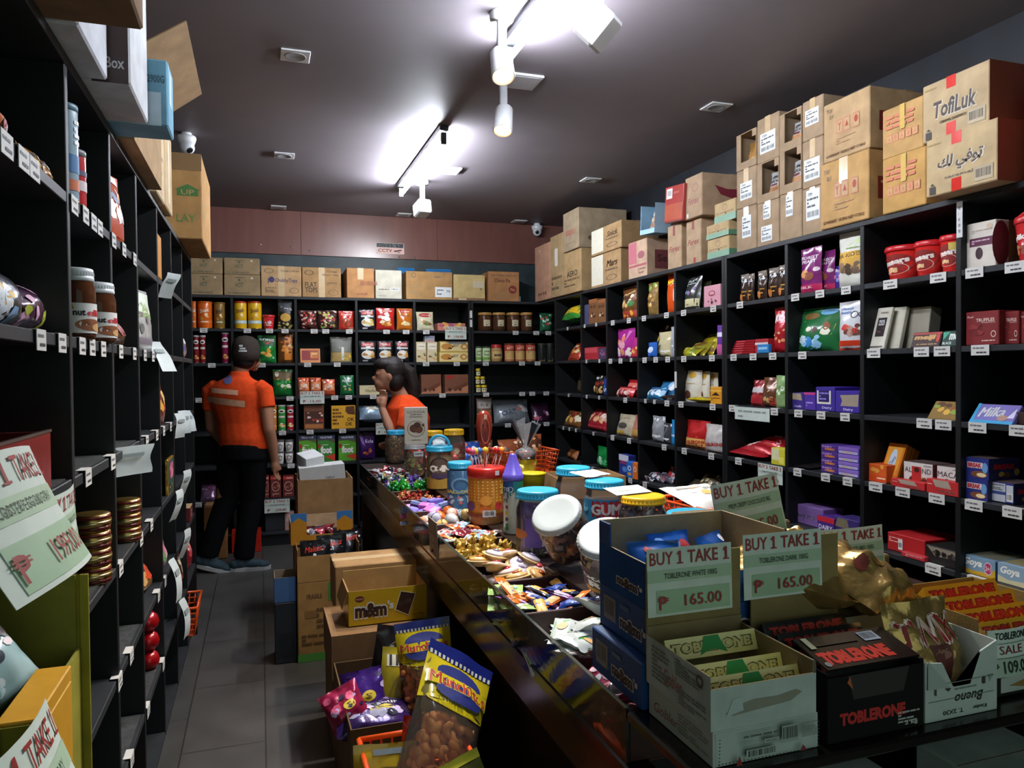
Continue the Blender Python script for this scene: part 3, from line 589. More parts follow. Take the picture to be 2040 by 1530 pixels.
bo = ltop('blue_carton', 2.048, 2.17, -.6, -.208, ZT, 2.2, 'light blue carton overhead beside the white picture carton', {'L': [t('2900G', .93, .7, .1, .12, '#35505e'), r(.6, .0, .96, .5, '#a9bcc6')], 'F': [r(.2, .4, .6, .9, '#9fb8c8')]}, '#6f9fb4', False)
oc = open_box('open_carton', .58, .3, .24, .005, '#a08461', None, None); place(oc, (-.305, 2.475, ZT), 90); tag(oc, 'open brown carton with a raised flap overhead behind the light blue carton', 'carton')
flap(oc, (-.29, 0, .24), (.29, 0, .24), (0, -.75, .55), .16, '#a08461')
A = ltop('cream_carton', 2.8, 3.0, -.6, -.322, ZT, 2.3, 'cream carton with brown printing overhead on the left shelving', {'F': [lines(.2, .3, .8, .6, 3, '#8a6a4a'), r(.3, .05, .6, .15, '#b98a6a')]}, '#cdb893')
ltop('cream_carton', 3.01, 3.225, -.6, -.319, ZT, 2.33, 'cream carton with a long label overhead next to the tall green printed carton', {'F': [r(.4, .1, .6, .9, '#dccdb0')]}, '#c9b088')
ltop('cardboard_carton', 3.725, 4.355, -.62, -.243, ZT, 2.425, 'tall brown carton with green lettering at the far end of the left shelving', {'L': [poly([(.72, .5), (.96, .5), (.96, .57), (.985, .57), (.84, .64), (.695, .57), (.72, .57)], '#4f7d42'), t('UP', .84, .545, .15, .06, '#b89360'), t('LAY', .82, .24, .22, .09, '#6c8a4a'), r(.6, .8, 1, 1, '#8f6f4a')], 'F': [lines(.1, .3, .3, .5, 4, '#7d8a5a')]}, '#b88d58')
# ================================================================ GOODS ON THE BACK AND RIGHT SHELVES
ROWN = {1: 'top', 2: 'second', 3: 'third', 4: 'fourth', 5: 'fifth', 6: 'sixth', 7: 'bottom'}
WALLN = {'B': 'back wall', 'R': 'right wall'}
ITEMS = []
def I(wall, row, px0, px1, pyt, form, name, cat, desc, col, A=None, lean=0, th=None, d=None, din=.03, side=None, dz=0, **k):
    ITEMS.append((wall, row, px0, px1, pyt, form, name, cat, desc, col, A, lean, th, d, din, side, dz, k))
_seed = [0]
def make_items():
    groups = {}
    for it in ITEMS: groups.setdefault((it[0], it[1], it[8]), []).append(it)
    ordn = {2: ['left', 'right'], 3: ['left', 'middle', 'right'], 4: ['leftmost', 'second', 'third', 'rightmost'], 5: ['leftmost', 'second', 'third', 'fourth', 'rightmost']}
    for it in ITEMS:
        wall, row, px0, px1, pyt, kind, name, cat, desc, col, A, lean, th, d, din, side, dz, k = it
        z = ZR[row]+.001+dz; _seed[0] += 1; sd = _seed[0]
        if wall == 'B':
            a, b = onY(px0, pyt, YB+din), onY(px1, pyt, YB+din); w = b.x-a.x; c = V(((a.x+b.x)/2, YB+din, z)); rz = 0; bk = V((0, 1, 0))
        else:
            de_ = din+(.11*math.sin(rad(lean)) if lean > 12 and kind == 'pouch' else 0); a, b = onX(px0, pyt, XR+de_), onX(px1, pyt, XR+de_); w = a.y-b.y; c = V((XR+din, (a.y+b.y)/2, z)); rz = -90; bk = V((1, 0, 0))
        h = (a.z+b.z)/2-z; h = max(h, .012); w = max(w, .012)
        if lean: h = h/max(.2, math.cos(rad(lean)))
        kw = dict(k); h = kw.pop('hh', h)
        if kind == 'pouch':
            q = th or min(w*.4, .07); ob = pouch(name, w, h, q, col, A, sd, **kw); place(ob, c+bk*(q*.5+.004), rz, -lean)
        elif kind == 'box':
            ar = {'F': A or []}; ar.update(side or {}); ob = box(name, w, d or min(w*.6, .15), h, col, ar, **kw); place(ob, c, rz, -lean)
        elif kind == 'can': ob = canister(name, w/2, h, col, A, **kw); place(ob, c+bk*(w/2), rz)
        elif kind == 'jar': ob = jar(name, w/2, h, col, label=A, **kw); place(ob, c+bk*(w/2), rz)
        elif kind == 'flat':     # bag lying on its back, one end towards the front
            D_ = d or .2; q = h; ob = pouch(name, w, D_, q*.9, col, A, sd, **kw); place(ob, c+V((0, 0, q*.45+.003)), rz, -90+(lean or 0))
        elif kind == 'cup':
            mb = MB(); rr = w/2; mb.lathe([(rr*.74, 0), (rr*.78, .004), (rr, h*.86), (rr*.98, h*.86)], M(col, 'gloss'), 22); art(mb, Cyl(rr*.78, .01, h*.82, 150, rr), A or [], e0=.0008); ob = mb.obj(name)
            l = MB(); lc = kw.get('lidcol', col); l.lathe([(rr*1.04, h*.84), (rr*1.06, h*.86), (rr*1.06, h*.95), (rr*1.0, h), (0, h*.985)], M(lc, 'plas'), 22); l.obj('lid', ob)
            if kw.get('handle'):
                hb = MB(); hb.tube([(rr*1.05*math.cos(PI*q/10), -.01, h*.92+rr*.55*math.sin(PI*q/10)) for q in range(11)], .006, M(lc, 'plas'), 6); hb.obj('handle', ob)
            place(ob, c+bk*rr, rz)
        g = groups[wall, row, desc]; n = len(g); lab = desc
        if n > 1:
            gs = sorted(g, key=lambda q: (q[2], -q[4])); lab = ordn[n][gs.index(it)]+' '+desc
        tag(ob, fit('%s on the %s shelf of the %s' % (lab, ROWN[row], WALLN[wall]), '%s, %s shelf of the %s' % (lab, ROWN[row], WALLN[wall]), '%s, %s shelf, %s' % (lab, ROWN[row], WALLN[wall]), '%s, %s' % (lab, WALLN[wall])), cat, (desc+' group') if n > 1 else None)
        it_mid = (px0+px1)/2; TAGREF.setdefault((wall, row), []).append((it_mid, lab))
TAGREF = {}
# ---- back wall
def snackcan(c2, tx, tc): return [r(0, .18, 1, .3, c2), t(tx, .5, .7, .5, .16, tc, 12, sh=.2), blobs(.3, .32, .7, .55, 5, ['#e8b060', '#d08a30', '#f2d8a0'], .09, 4), lines(.3, .2, .7, .28, 1, '#fff0d0')]
I('B', 1, 381, 390, 600, 'can', 'snack_canister', 'canister', 'orange snack canister', '#d8641c', snackcan('#d8641c', 'Snak', '#f2e0c0'), lidcol='#d8641c')
I('B', 1, 391, 422, 600, 'can', 'snack_canister', 'canister', 'orange snack canister', '#d8641c', snackcan('#d8641c', 'Snak', '#f2e0c0'), lidcol='#d8641c')
I('B', 1, 425, 448, 602, 'can', 'snack_canister', 'canister', 'dull golden snack canister', '#8f6a2c', snackcan('#7d6a3a', 'Snak', '#3b2a1a'), lidcol='#8f6a2c')
for a, b in ((465, 491), (493, 521)): I('B', 1, a, b, 600, 'can', 'snack_canister', 'canister', 'yellow snack canister', '#e0b020', snackcan('#a8c8d8', 'Snak', '#4a2a1a'), lidcol='#c43a24')
I('B', 1, 523, 547, 627, 'cup', 'noodle_cup', 'cup', 'red lidded snack cup', '#c42c30', [t('Nik', .5, .5, .5, .3, '#f4e8e0', 20), lines(.3, .2, .7, .3, 1, '#ffffff')])
I('B', 1, 553, 584, 597, 'pouch', 'snack_bag', 'bag', 'clear topped bag of yellow chips', '#2a2a28', [r(.05, .6, .95, .95, '#3c3e40'), blobs(.1, .62, .9, .9, 10, ['#c8ccd0', '#6a6e72'], .08, 2), blobs(.05, .03, .95, .22, 14, ['#d8c070', '#a89a50'], .09, 5), o(.5, .4, .35, .14, '#c89a3a')])
for a, b, cs, ds in ((595, 632, ['#8e2a22', '#c8403a', '#d8b8a8', '#5a1a18'], 'clear bag of red wrapped sweets'), (633, 673, ['#9aa04a', '#c8b85a', '#b03a4a', '#e0d8b0', '#3a3a2a'], 'clear bag of mixed coloured sweets')):
    I('B', 1, a, b, 618, 'pouch', 'sweets_bag', 'bag', ds, '#4a2a26', [blobs(.08, .06, .92, .9, 60, cs, .07, a)], th=.09)
I('B', 1, 675, 706, 619, 'pouch', 'biscuit_pouch', 'pouch', 'red pouch with brown biscuits', '#c83a2c', [t('Cookies', .5, .82, .7, .12, '#f4ece0'), ring(.4, .45, .25, .16, .4, '#8a4a22'), ring(.6, .3, .25, .16, .4, '#7a3a1a'), r(.6, .04, .95, .12, '#e8c8b0')], kind='gloss')
dark = lambda c: [t('Tastino', .5, .9, .7, .1, '#d8d0c8'), r(.12, .74, .88, .92, '#b03030'), t('Tastino', .5, .83, .62, .1, '#f0e0d8'), r(.1, .62, .9, .7, '#c8c8c4'), o(.5, .36, .38, .2, '#e8e4dc'), blobs(.2, .24, .8, .5, 9, c, .13, 2), r(.2, .06, .5, .12, '#d8d8d8')]
I('B', 1, 716, 748, 616, 'pouch', 'biscuit_pouch', 'pouch', 'dark pouch with pale yellow biscuits', '#23242c', dark(['#e0c878', '#c8a850']), kind='gloss')
I('B', 1, 750, 787, 613, 'pouch', 'biscuit_pouch', 'pouch', 'bright red biscuit pouch', '#c02a24', [t('Tastino', .55, .87, .6, .09, '#f4ece0'), blobs(.1, .45, .6, .75, 6, ['#f0ece4', '#d8d0c8'], .16, 2), blobs(.2, .15, .8, .4, 7, ['#e8a040', '#c87828', '#f0e0c0'], .12, 3)], kind='gloss')
I('B', 1, 791, 823, 614, 'pouch', 'biscuit_pouch', 'pouch', 'orange brown biscuit pouch', '#c0691f', [r(.2, .8, .85, .95, '#b02a20'), t('Tastino', .52, .87, .55, .1, '#f4e0c8'), r(.2, .64, .85, .68, '#8a4212'), blobs(.2, .2, .8, .4, 5, ['#e8d090', '#f0e0b0'], .13, 3)], kind='gloss')
I('B', 1, 832, 866, 620, 'pouch', 'biscuit_pouch', 'pouch', 'cream pouch with a red oval leaning back', '#cfc8a8', [o(.5, .8, .36, .13, '#b02a30'), t('Cattleya', .5, .8, .5, .1, '#f0e0d0'), blobs(.3, .2, .8, .45, 6, ['#7a5a3a', '#5a7a3a', '#a87a4a'], .12, 3)], lean=14, kind='gloss')
I('B', 1, 872, 927, 644, 'box', 'biscuit_box', 'box', 'flat pink and orange biscuit box', '#c87a6a', [blobs(.1, .1, .9, .9, 8, ['#e0c060', '#b05a7a', '#e8a050'], .12, 3)], d=.16, din=.05)
gl = [r(.12, .1, .9, .95, '#d8cda8'), r(.16, .14, .86, .91, '#3a3426'), r(.18, .16, .84, .89, '#d8cda8'), blobs(.35, .25, .7, .4, 3, ['#4a3020'], .1, 2), lines(.3, .5, .7, .7, 2, '#4a3a28')]
for a, b in ((956, 984), (985, 1011), (1013, 1040), (1041, 1065)): I('B', 1, a, b, 622, 'jar', 'sweets_jar', 'jar', 'gold lidded square jar of brown sweets', '#b58a4a', gl, neck=.86, tint='#5a3a26', lspan=70, lz=(.22, .62), kd=.75, a=.8)
I('B', 1, 1078, 1104, 623, 'pouch', 'sweets_bag', 'bag', 'green and red bag in the corner', '#2f6a48', [blobs(.1, .1, .9, .9, 10, ['#b8d8c0', '#c8443a', '#1f4a30'], .14, 3)], th=.08)
tubes = lambda a, b, c, ds, col, row, top: I('B', row, a, b, top, 'can', 'crisp_tube', 'tube', ds, col, [o(.5, .8, .34, .08, '#efe6dc'), o(.5, .79, .2, .035, '#1a1414'), r(.2, .52, .8, .6, '#e8dcd0'), blobs(.2, .08, .8, .3, 5, c, .17, 3)], lidcol='#d8d4d0', rim='#b8b8b8')
for a, b in ((384, 396), (397, 409)): tubes(a, b, ['#c87a3a', '#e0a860'], 'dark red crisp tube', '#7a1f22', 2, 668)
tubes(440, 456, ['#c87a3a', '#e0a860'], 'magenta crisp tube', '#8a1f4a', 2, 662)
I('B', 2, 513, 550, 668, 'pouch', 'crisps_bag', 'bag', 'green crisps bag beside the cap', '#1f8a3c', [r(.02, .6, .98, .95, '#16532a'), t('oritos', .5, .86, .8, .12, '#f0f4f0', -6), poly([(.25, .76), (.5, .68), (.9, .82), (.5, .74)], '#c8402a'), blobs(.2, .25, .6, .5, 5, ['#e0a030', '#e8c860', '#d87020'], .16, 2), blobs(.6, .1, .9, .3, 4, ['#4ac068', '#c8f0d0'], .05, 3)])
I('B', 2, 553, 586, 662, 'pouch', 'crisps_bag', 'bag', 'tall brown and orange crisps bag', '#7a4a22', [r(.4, .1, .9, .85, '#d8802a'), blobs(.2, .1, .9, .9, 14, ['#e89a40', '#4a2a16', '#f0c890', '#a85a20'], .14, 3)])
I('B', 2, 598, 638, 694, 'box', 'snack_box', 'box', 'orange and red snack box tipped back', '#d88a50', [r(.08, .18, .92, .86, '#8e2220'), r(.5, .3, .9, .78, '#c8701f'), lines(.55, .4, .85, .7, 2, '#f0d890')], lean=16, d=.05)
I('B', 2, 658, 702, 671, 'pouch', 'nut_pouch', 'pouch', 'clear stand up pouch of pale nuts', '#5a5a4e', [r(.06, .42, .94, .92, '#6f7068'), r(.05, .05, .95, .4, '#b09458'), r(.5, .1, .62, .6, '#d8d8c8'), blobs(.6, .08, .9, .3, 4, ['#e0b830'], .08, 2)], stand=True, th=.06)
for a, b in ((716, 750), (752, 783), (788, 816)): I('B', 2, a, b, 679, 'pouch', 'biscuit_pouch', 'pouch', 'dark pouch with a white plate of biscuits', '#24262e', dark(['#d8a860', '#b88040', '#e8d0a0']), kind='gloss')
ck = [r(.1, .62, .9, .92, '#efe6d0'), t('cookies', .5, .78, .6, .06, '#5a4a3a'), blobs(.15, .1, .85, .45, 9, ['#c89a50', '#8a9a48', '#e0c080', '#7a5a30'], .14, 2)]
for a, b in ((829, 849), (851, 871)): I('B', 2, a, b, 681, 'box', 'biscuit_box', 'box', 'upright cream biscuit box', '#d8c8a0', ck, d=.08)
I('B', 2, 846, 866, 669, 'box', 'biscuit_box', 'box', 'small pale blue and pink box on two biscuit boxes', '#9aa0b0', [r(.05, .1, .95, .4, '#c89a90'), lines(.1, .5, .9, .9, 2, '#5a5a6a')], dz=.172, d=.07)
nx = lambda: [r(.02, .1, .98, .9, '#e8d49a'), o(.25, .5, .2, .3, '#c88a3a'), ring(.84, .5, .13, .3, .5, '#c88a3a'), t('NEXT', .55, .6, .22, .26, '#4a4a48', sh=.3), blobs(.3, .25, .45, .5, 3, ['#4a2a16'], .05, 2)]
I('B', 2, 875, 933, 701, 'box', 'biscuit_box', 'box', 'long yellow biscuit box at the bottom of two', '#d8b850', nx(), d=.09)
I('B', 2, 876, 934, 680, 'box', 'biscuit_box', 'box', 'long yellow biscuit box at the top of two', '#c8a850', nx()+[r(.3, .75, .9, .98, '#8a8a88')], dz=.088, d=.09)
for a, b in ((949, 961), (963, 979)): I('B', 2, a, b, 690, 'can', 'drink_can', 'can', 'slim pale green can', '#cfe0b0', [r(0, .1, 1, .3, '#7aa84a'), lines(.2, .4, .8, .8, 3, '#4a7a3a')], lidcol='#3a4a38', rim='#b8b8b8')
I('B', 2, 981, 1003, 686, 'jar', 'spread_jar', 'jar', 'small red lidded jar with a tan label', '#b0282a', [r(0, 0, 1, 1, '#d0b070'), r(.2, .3, .8, .6, '#2a2018'), lines(.3, .4, .7, .5, 1, '#e0c890')], tint='#c8a068', kd=.8, a=.9, neck=.8, lidh=.2)
for a, b in ((1008, 1027), (1029, 1048), (1050, 1070)): I('B', 2, a, b, 684, 'can', 'biscuit_tin', 'tin', 'tall red and tan biscuit tin', '#c0483a', [r(0, 0, 1, .62, '#d0a868'), t('RITZ', .5, .8, .6, .14, '#f0dcb0', 8), lines(.2, .5, .8, .7, 2, '#8a4a2a'), r(0, 0, 1, .1, '#b06a48')], lidcol='#6a3a2a')
for a, b in ((1074, 1088), (1091, 1104)): I('B', 2, a, b, 684, 'can', 'striped_jar', 'jar', 'dark jar with yellow and white stripes', '#2a2e2a', [poly([(.2, 0), (.5, 0), (.8, 1), (.5, 1)], '#c8c04a'), poly([(.6, 0), (.8, 0), (.95, .6), (.9, .9)], '#d8e0d8')], lidcol='#4a4a40')
I('B', 3, 543, 583, 736, 'pouch', 'popcorn_bag', 'bag', 'green and brown popcorn bag', '#1f7a35', [r(.03, .62, .97, .93, '#6a5430'), o(.2, .82, .1, .09, '#e0d8c0'), blobs(.15, .3, .85, .65, 14, ['#e8e0b8', '#c8a040', '#f4f0e0', '#38a848'], .1, 2)])
op = [r(.03, .3, .97, .75, '#d8804a'), t('Puffs', .5, .55, .6, .18, '#f0e4d0', 6), blobs(.05, .05, .95, .95, 10, ['#e8b8a0', '#b84a30', '#f4e8e0'], .1, 3)]
for a, b in ((594, 617), (618, 640)): I('B', 3, a, b, 752, 'pouch', 'snack_pack', 'packet', 'orange and white snack packet', '#c8542c', op, th=.04)
I('B', 3, 642, 668, 756, 'pouch', 'snack_pack', 'packet', 'orange snack packet tipped sideways', '#c0502c', op, th=.04, lean=6)
I('B', 3, 678, 706, 748, 'pouch', 'nut_pouch', 'pouch', 'dark green pouch with white letters', '#16693a', [t('PEPERO', .5, .72, .72, .12, '#e8f0e8'), blobs(.2, .1, .8, .5, 8, ['#c8a850', '#0f4a26', '#d8d0a0'], .1, 3)], kind='gloss')
I('B', 3, 716, 769, 768, 'box', 'biscuit_box', 'box', 'long cream box with gold script', '#d8caa0', [t('LA VIE', .45, .8, .2, .12, '#6a5a3a'), t('Vieillune', .5, .45, .56, .34, '#7a6a3a', sh=.3)], d=.12)
br = [poly([(0, .05), (.3, .2), (.95, .5), (1, .3), (1, 0), (0, 0)], '#b87a58'), poly([(.3, .25), (.9, .6), (.95, .42), (.4, .1)], '#6a3820'), o(.2, .2, .08, .1, '#4a2414'), o(.62, .2, .06, .08, '#4a2414')]
for a, b in ((839, 879), (886, 935)): I('B', 3, a, b, 746, 'box', 'chocolate_roll_box', 'box', 'brown chocolate roll box', '#7a4a34', br+([o(.2, .86, .14, .1, '#a82a28')] if a > 880 else []), d=.1)
for a, b, pt, dz in ((949, 959, 767, 0), (960, 971, 767, 0), (948, 957, 750, .074), (958, 967, 750, .074), (949, 958, 734, .147)):
    I('B', 3, a, b, pt, 'jar', 'candy_pot', 'jar', 'tiny yellow lidded pot %s' % {0: 'in the lower tier', .074: 'in the middle tier', .147: 'on top of the stack'}[dz], '#d8b820', [r(0, 0, 1, 1, '#e0d8b0'), t('M', .5, .5, .4, .6, '#3a3020')], neck=.9, tint='#4a4a30', kd=.6, a=.7, lz=(.1, .6), lidh=.3, dz=dz)
for (a, b, col, ds) in ((540, 551, '#d8842a', 'orange crisp tube'), (553, 569, '#3a9a48', 'green crisp tube'), (571, 586, '#b8283a', 'crimson crisp tube')): tubes(a, b, ['#e8c860', '#f0e0b0', '#e05a3a'], ds, col, 4, 807)
I('B', 4, 605, 645, 807, 'box', 'chocolate_box', 'box', 'brown window box of red chocolates', '#7a4a30', [r(.06, .25, .94, .75, '#4a2a1e'), blobs(.1, .3, .9, .7, 14, ['#c8403a', '#e0a090', '#8a2a24', '#f0d8c8'], .08, 2), r(.06, .06, .94, .22, '#b0703a')], d=.08)
I('B', 4, 660, 708, 808, 'box', 'biscuit_box', 'box', 'yellow box with dark brown writing', '#dca428', [poly([(.6, .95), (.95, .98), (.98, .6), (.7, .62), (.58, .75)], '#5a3420'), t('OK', .8, .4, .3, .16, '#2a1a0e'), t('OK', .72, .2, .3, .16, '#2a1a0e'), lines(.05, .15, .5, .9, 5, '#6a4014', 7)], d=.1)
I('B', 4, 716, 764, 827, 'flat', 'sweets_packet', 'packet', 'shiny pale blue packet', '#a8c4dc', [blobs(.25, .1, .8, .9, 10, ['#f0e8c8', '#e0c890', '#ffffff'], .1, 3)], d=.16, lean=45)
I('B', 4, 766, 785, 830, 'pouch', 'sweets_packet', 'packet', 'small blue packet behind the woman', '#6a98c0', [r(.1, .3, .9, .6, '#d8e4f0')])
I('B', 4, 951, 983, 793, 'pouch', 'puffs_bag', 'bag', 'clear bag of orange corn puffs', '#8a6a58', [r(.05, .6, .95, .95, '#b0a8a0'), t('Puff', .5, .72, .5, .12, '#5a3a3a'), blobs(.06, .05, .94, .5, 26, ['#e08a50', '#f0a868', '#c86a38'], .1, 3)], th=.09)
I('B', 4, 988, 1060, 797, 'pouch', 'oat_bag', 'bag', 'large grey bag printed OAT', '#8a9298', [t('OAT', .4, .38, .42, .2, '#1f2a4a', 8), poly([(.2, .1), (.95, .15), (.95, .3), (.3, .2)], '#c02a3a'), blobs(.6, .35, .95, .7, 4, ['#b06a5a', '#c8ccd0'], .1, 3)], th=.12, lean=20)
I('B', 4, 1064, 1100, 803, 'pouch', 'sweets_bag', 'bag', 'dark purple bag lying in the corner', '#3a2038', [blobs(.1, .05, .9, .5, 12, ['#c84a5a', '#e8d0d8', '#7a3a6a'], .1, 4)], lean=25)
mug = lambda: [ring(.45, .5, .24, .3, .3, '#6a6460'), blobs(.3, .3, .7, .7, 4, ['#5a4a40', '#c8b070'], .08, 2)]
for (a, b, pt, dz) in ((552, 566, 899, 0), (568, 585, 899, 0), (552, 566, 876, .085), (568, 585, 876, .085)):
    I('B', 5, a, b, pt, 'cup', 'mug', 'mug', 'white printed mug %s' % ('on top' if dz else 'below'), '#d0cac4', mug(), lidcol='#6a6a68', dz=dz)
ft = [r(0, .84, 1, 1, '#3a3a5a'), t('VALUE PACK', .5, .92, .7, .08, '#e0e0ec'), poly([(0, .84), (1, .84), (1, .7), (.5, .82), (0, .78)], '#5a5a3a'), t('foot', .5, .45, .64, .28, '#f4f4ec', bold=.06), poly([(.4, .2), (.9, .05), (1, 0), (1, .3)], '#c8402a'), o(.1, .6, .08, .09, '#a02a20'), lines(.25, .62, .6, .66, 1, '#f4f4ec')]
for a, b, ds, c_ in ((595, 630, 'lime green value pack box at the left', '#5aa828'), (632, 667, 'mid green value pack box in the middle', '#3a8a30'), (674, 710, 'lime green value pack box at the right', '#58a428')): I('B', 5, a, b, 867, 'box', 'snack_box', 'box', ds, c_, ft, d=.08)
I('B', 5, 714, 748, 862, 'pouch', 'eclair_pouch', 'pouch', 'purple sweets pouch above the counter end', '#3a1a5a', [t('Ecla', .65, .68, .5, .12, '#c8b8d8'), blobs(.3, .15, .7, .4, 4, ['#a04a30', '#c86a40'], .15, 2), poly([(.05, .9), (.2, .95), (.4, .5), (.2, .6)], '#8a5ab0')], kind='gloss')
tin = [r(.05, .82, .95, .95, '#c83a30'), t('cocoa', .6, .88, .5, .07, '#f0e0d0'), ring(.5, .5, .36, .22, .12, '#d8b8a0'), blobs(.3, .35, .7, .6, 4, ['#8a4a3a', '#b07058'], .14, 2), lines(.2, .08, .8, .2, 2, '#d8b0a0')]
for a, b in ((527, 536), (538, 560), (563, 586)): I('B', 6, a, b, 947, 'box', 'cocoa_box', 'box', 'dark red cocoa box', '#6a2420', tin, d=.1)
I('B', 6, 398, 432, 962, 'pouch', 'sweets_packet', 'packet', 'silver and purple packet low beside the man', '#6a4a68', [poly([(.05, .1), (.5, .1), (.45, .5), (.1, .6)], '#c8c0c8'), blobs(.4, .4, .9, .8, 4, ['#8a4a7a'], .14, 3)], lean=35)
I('B', 7, 528, 566, 1020, 'box', 'biscuit_box', 'box', 'dark glossy box low behind the legs', '#22262a', [r(.1, .1, .6, .9, '#2e3236', 'gloss')], d=.15)
I('B', 7, 567, 586, 1020, 'box', 'biscuit_box', 'box', 'pale pink box at floor level', '#b08a80', [r(.1, .5, .9, .9, '#c8a8a0')], d=.1)
I('B', 5, 950, 985, 905, 'box', 'snack_box', 'box', 'plain dark box behind the counter jars', '#3a2a26', None, d=.12)
# ---- right wall
R_ = lambda *a, **k: I('R', *a, **k)
R_(1, 1119, 1154, 624, 'flat', 'snack_pack', 'packet', 'green and yellow packet lying down', '#3a9a3a', [r(0, .1, 1, .5, '#d8b020'), blobs(.1, .5, .9, .9, 6, ['#8ad060', '#3060b0'], .12, 2)], lean=35, d=.22)
R_(1, 1163, 1172, 607, 'box', 'gift_box', 'box', 'slim bluish box', '#4a4a6a', None, d=.1)
for a, b in ((1173, 1189), (1190, 1206)): R_(1, a, b, 596, 'box', 'gift_box', 'box', 'brown gift box with two cream rosettes', '#7a5232', [r(0, .85, 1, 1, '#9a6038'), blobs(.2, .2, .8, .45, 4, ['#e8d0b0', '#4a2a16'], .12, 3), o(.3, .7, .15, .06, '#5a3820'), o(.7, .7, .15, .06, '#5a3820')], d=.08)
R_(1, 1232, 1261, 571, 'pouch', 'caramel_bag', 'bag', 'tall brown and gold caramel bag', '#7a4a26', [t('Choco', .5, .78, .8, .09, '#e0c890', 10), blobs(.1, .3, .9, .7, 10, ['#d8b070', '#4a2a16', '#e8e0c8', '#3a7a3a'], .14, 3), r(0, 0, 1, .25, '#a8402a'), blobs(.2, .02, .8, .22, 4, ['#e8a040'], .1, 2)])
R_(1, 1285, 1304, 563, 'pouch', 'caramel_bag', 'bag', 'narrow crumpled gold bag with a green tuft', '#9a7a40', [blobs(.1, .78, .9, .98, 7, ['#7aa03a', '#d0d890'], .16, 4), blobs(.1, .1, .9, .7, 9, ['#6a4a26', '#e0c080', '#c08a40'], .16, 3)])
R_(1, 1322, 1345, 546, 'pouch', 'candy_bag', 'bag', 'bright orange bag with yellow letters', '#e0561a', [t('Reese', .5, .83, .9, .12, '#f0d020', 10, bold=.06), poly([(.4, .7), (.6, .78), (.8, .68)], '#f4e8e0'), r(.75, .3, .99, .6, '#e8e0dc'), poly([(0, .1), (1, .25), (1, .3), (0, .16)], '#f4b890')], kind='gloss')
R_(1, 1353, 1383, 546, 'pouch', 'cashew_bag', 'bag', 'dark bag with a pale yellow base', '#3a3c3a', [r(.02, 0, .98, .3, '#d8d0a0'), t('Pure', .5, .82, .6, .1, '#c8ccc8', 10), lines(.2, .66, .8, .74, 2, '#c8ccc8'), blobs(.2, .4, .8, .58, 3, ['#8a6a9a', '#6a7a9a'], .14, 2)], lean=6)
R_(1, 1386, 1404, 560, 'pouch', 'cashew_bag', 'bag', 'dull olive bag behind the pink box', '#5a5a46', [blobs(.1, .1, .9, .6, 6, ['#8a8a60', '#c8c0a0'], .14, 2)], lean=8, din=.1)
R_(1, 1402, 1435, 568, 'box', 'gift_box', 'box', 'flat pink box with dark red drawings', '#d89aa8', [ring(.5, .62, .2, .13, .25, '#8a2a3a'), r(.32, .52, .68, .56, '#8a2a3a'), blobs(.1, .1, .9, .4, 5, ['#7a2430'], .05, 3), o(.5, .2, .06, .08, '#2a1a1e')], d=.05)
R_(2, 1134, 1156, 684, 'pouch', 'snack_pack', 'packet', 'orange red bag leaning to the side', '#b0402a', [blobs(.1, .1, .9, .9, 7, ['#e08a40', '#e8d0a0'], .12, 3)], lean=30)
R_(2, 1163, 1191, 692, 'box', 'sweets_box', 'box', 'red sweets box lying flat', '#b02a34', [r(.05, .55, .95, .95, '#c84a54')], d=.2)
R_(2, 1192, 1207, 693, 'box', 'sweets_box', 'box', 'dull purple box lying flat', '#4a3a5a', [blobs(.1, .1, .9, .9, 5, ['#8a6a9a', '#b04a5a'], .12, 3)], d=.2)
R_(2, 1222, 1256, 654, 'pouch', 'candy_bag', 'bag', 'plump magenta bag', '#a82a8a', [blobs(.05, .05, .95, .3, 9, ['#e8e0d0', '#d88a60', '#e8c8d8'], .12, 3), blobs(.1, .4, .5, .75, 5, ['#e0a0b0', '#d87a5a'], .14, 2), poly([(.6, .5), (.9, .9), (.7, .9)], '#d070c0')], kind='gloss')
R_(2, 1253, 1270, 672, 'pouch', 'candy_bag', 'bag', 'magenta and red bag against the divider', '#b0307a', [r(0, 0, 1, .5, '#c8403a'), blobs(.2, .2, .8, .5, 3, ['#e8c060'], .16, 2)], kind='gloss')
R_(2, 1285, 1302, 682, 'pouch', 'candy_bag', 'bag', 'blue chocolate bag', '#2a62b8', [o(.5, .5, .3, .2, '#c8dcf0')], kind='gloss', din=.01)
R_(2, 1291, 1326, 650, 'pouch', 'candy_bag', 'bag', 'dark and yellow bag standing behind', '#4a4438', [blobs(.05, .4, .95, .95, 12, ['#d8cc60', '#b03a5a', '#e0e0d0', '#2a2440'], .12, 3)], din=.14)
R_(2, 1303, 1333, 661, 'pouch', 'candy_bag', 'bag', 'cream bag with white letters', '#cfc39a', [t('kisses', .5, .24, .8, .15, '#f4f0e4', bold=.06), poly([(.3, .45), (.7, .45), (.5, .75)], '#5a4030'), lines(.2, .08, .8, .12, 1, '#8a7a50')], kind='gloss', din=.05)
R_(2, 1332, 1345, 650, 'pouch', 'candy_bag', 'bag', 'silver bag against the divider', '#b8c0c8', [blobs(.1, .1, .9, .9, 6, ['#e8ecf0', '#8a9298'], .16, 2)])
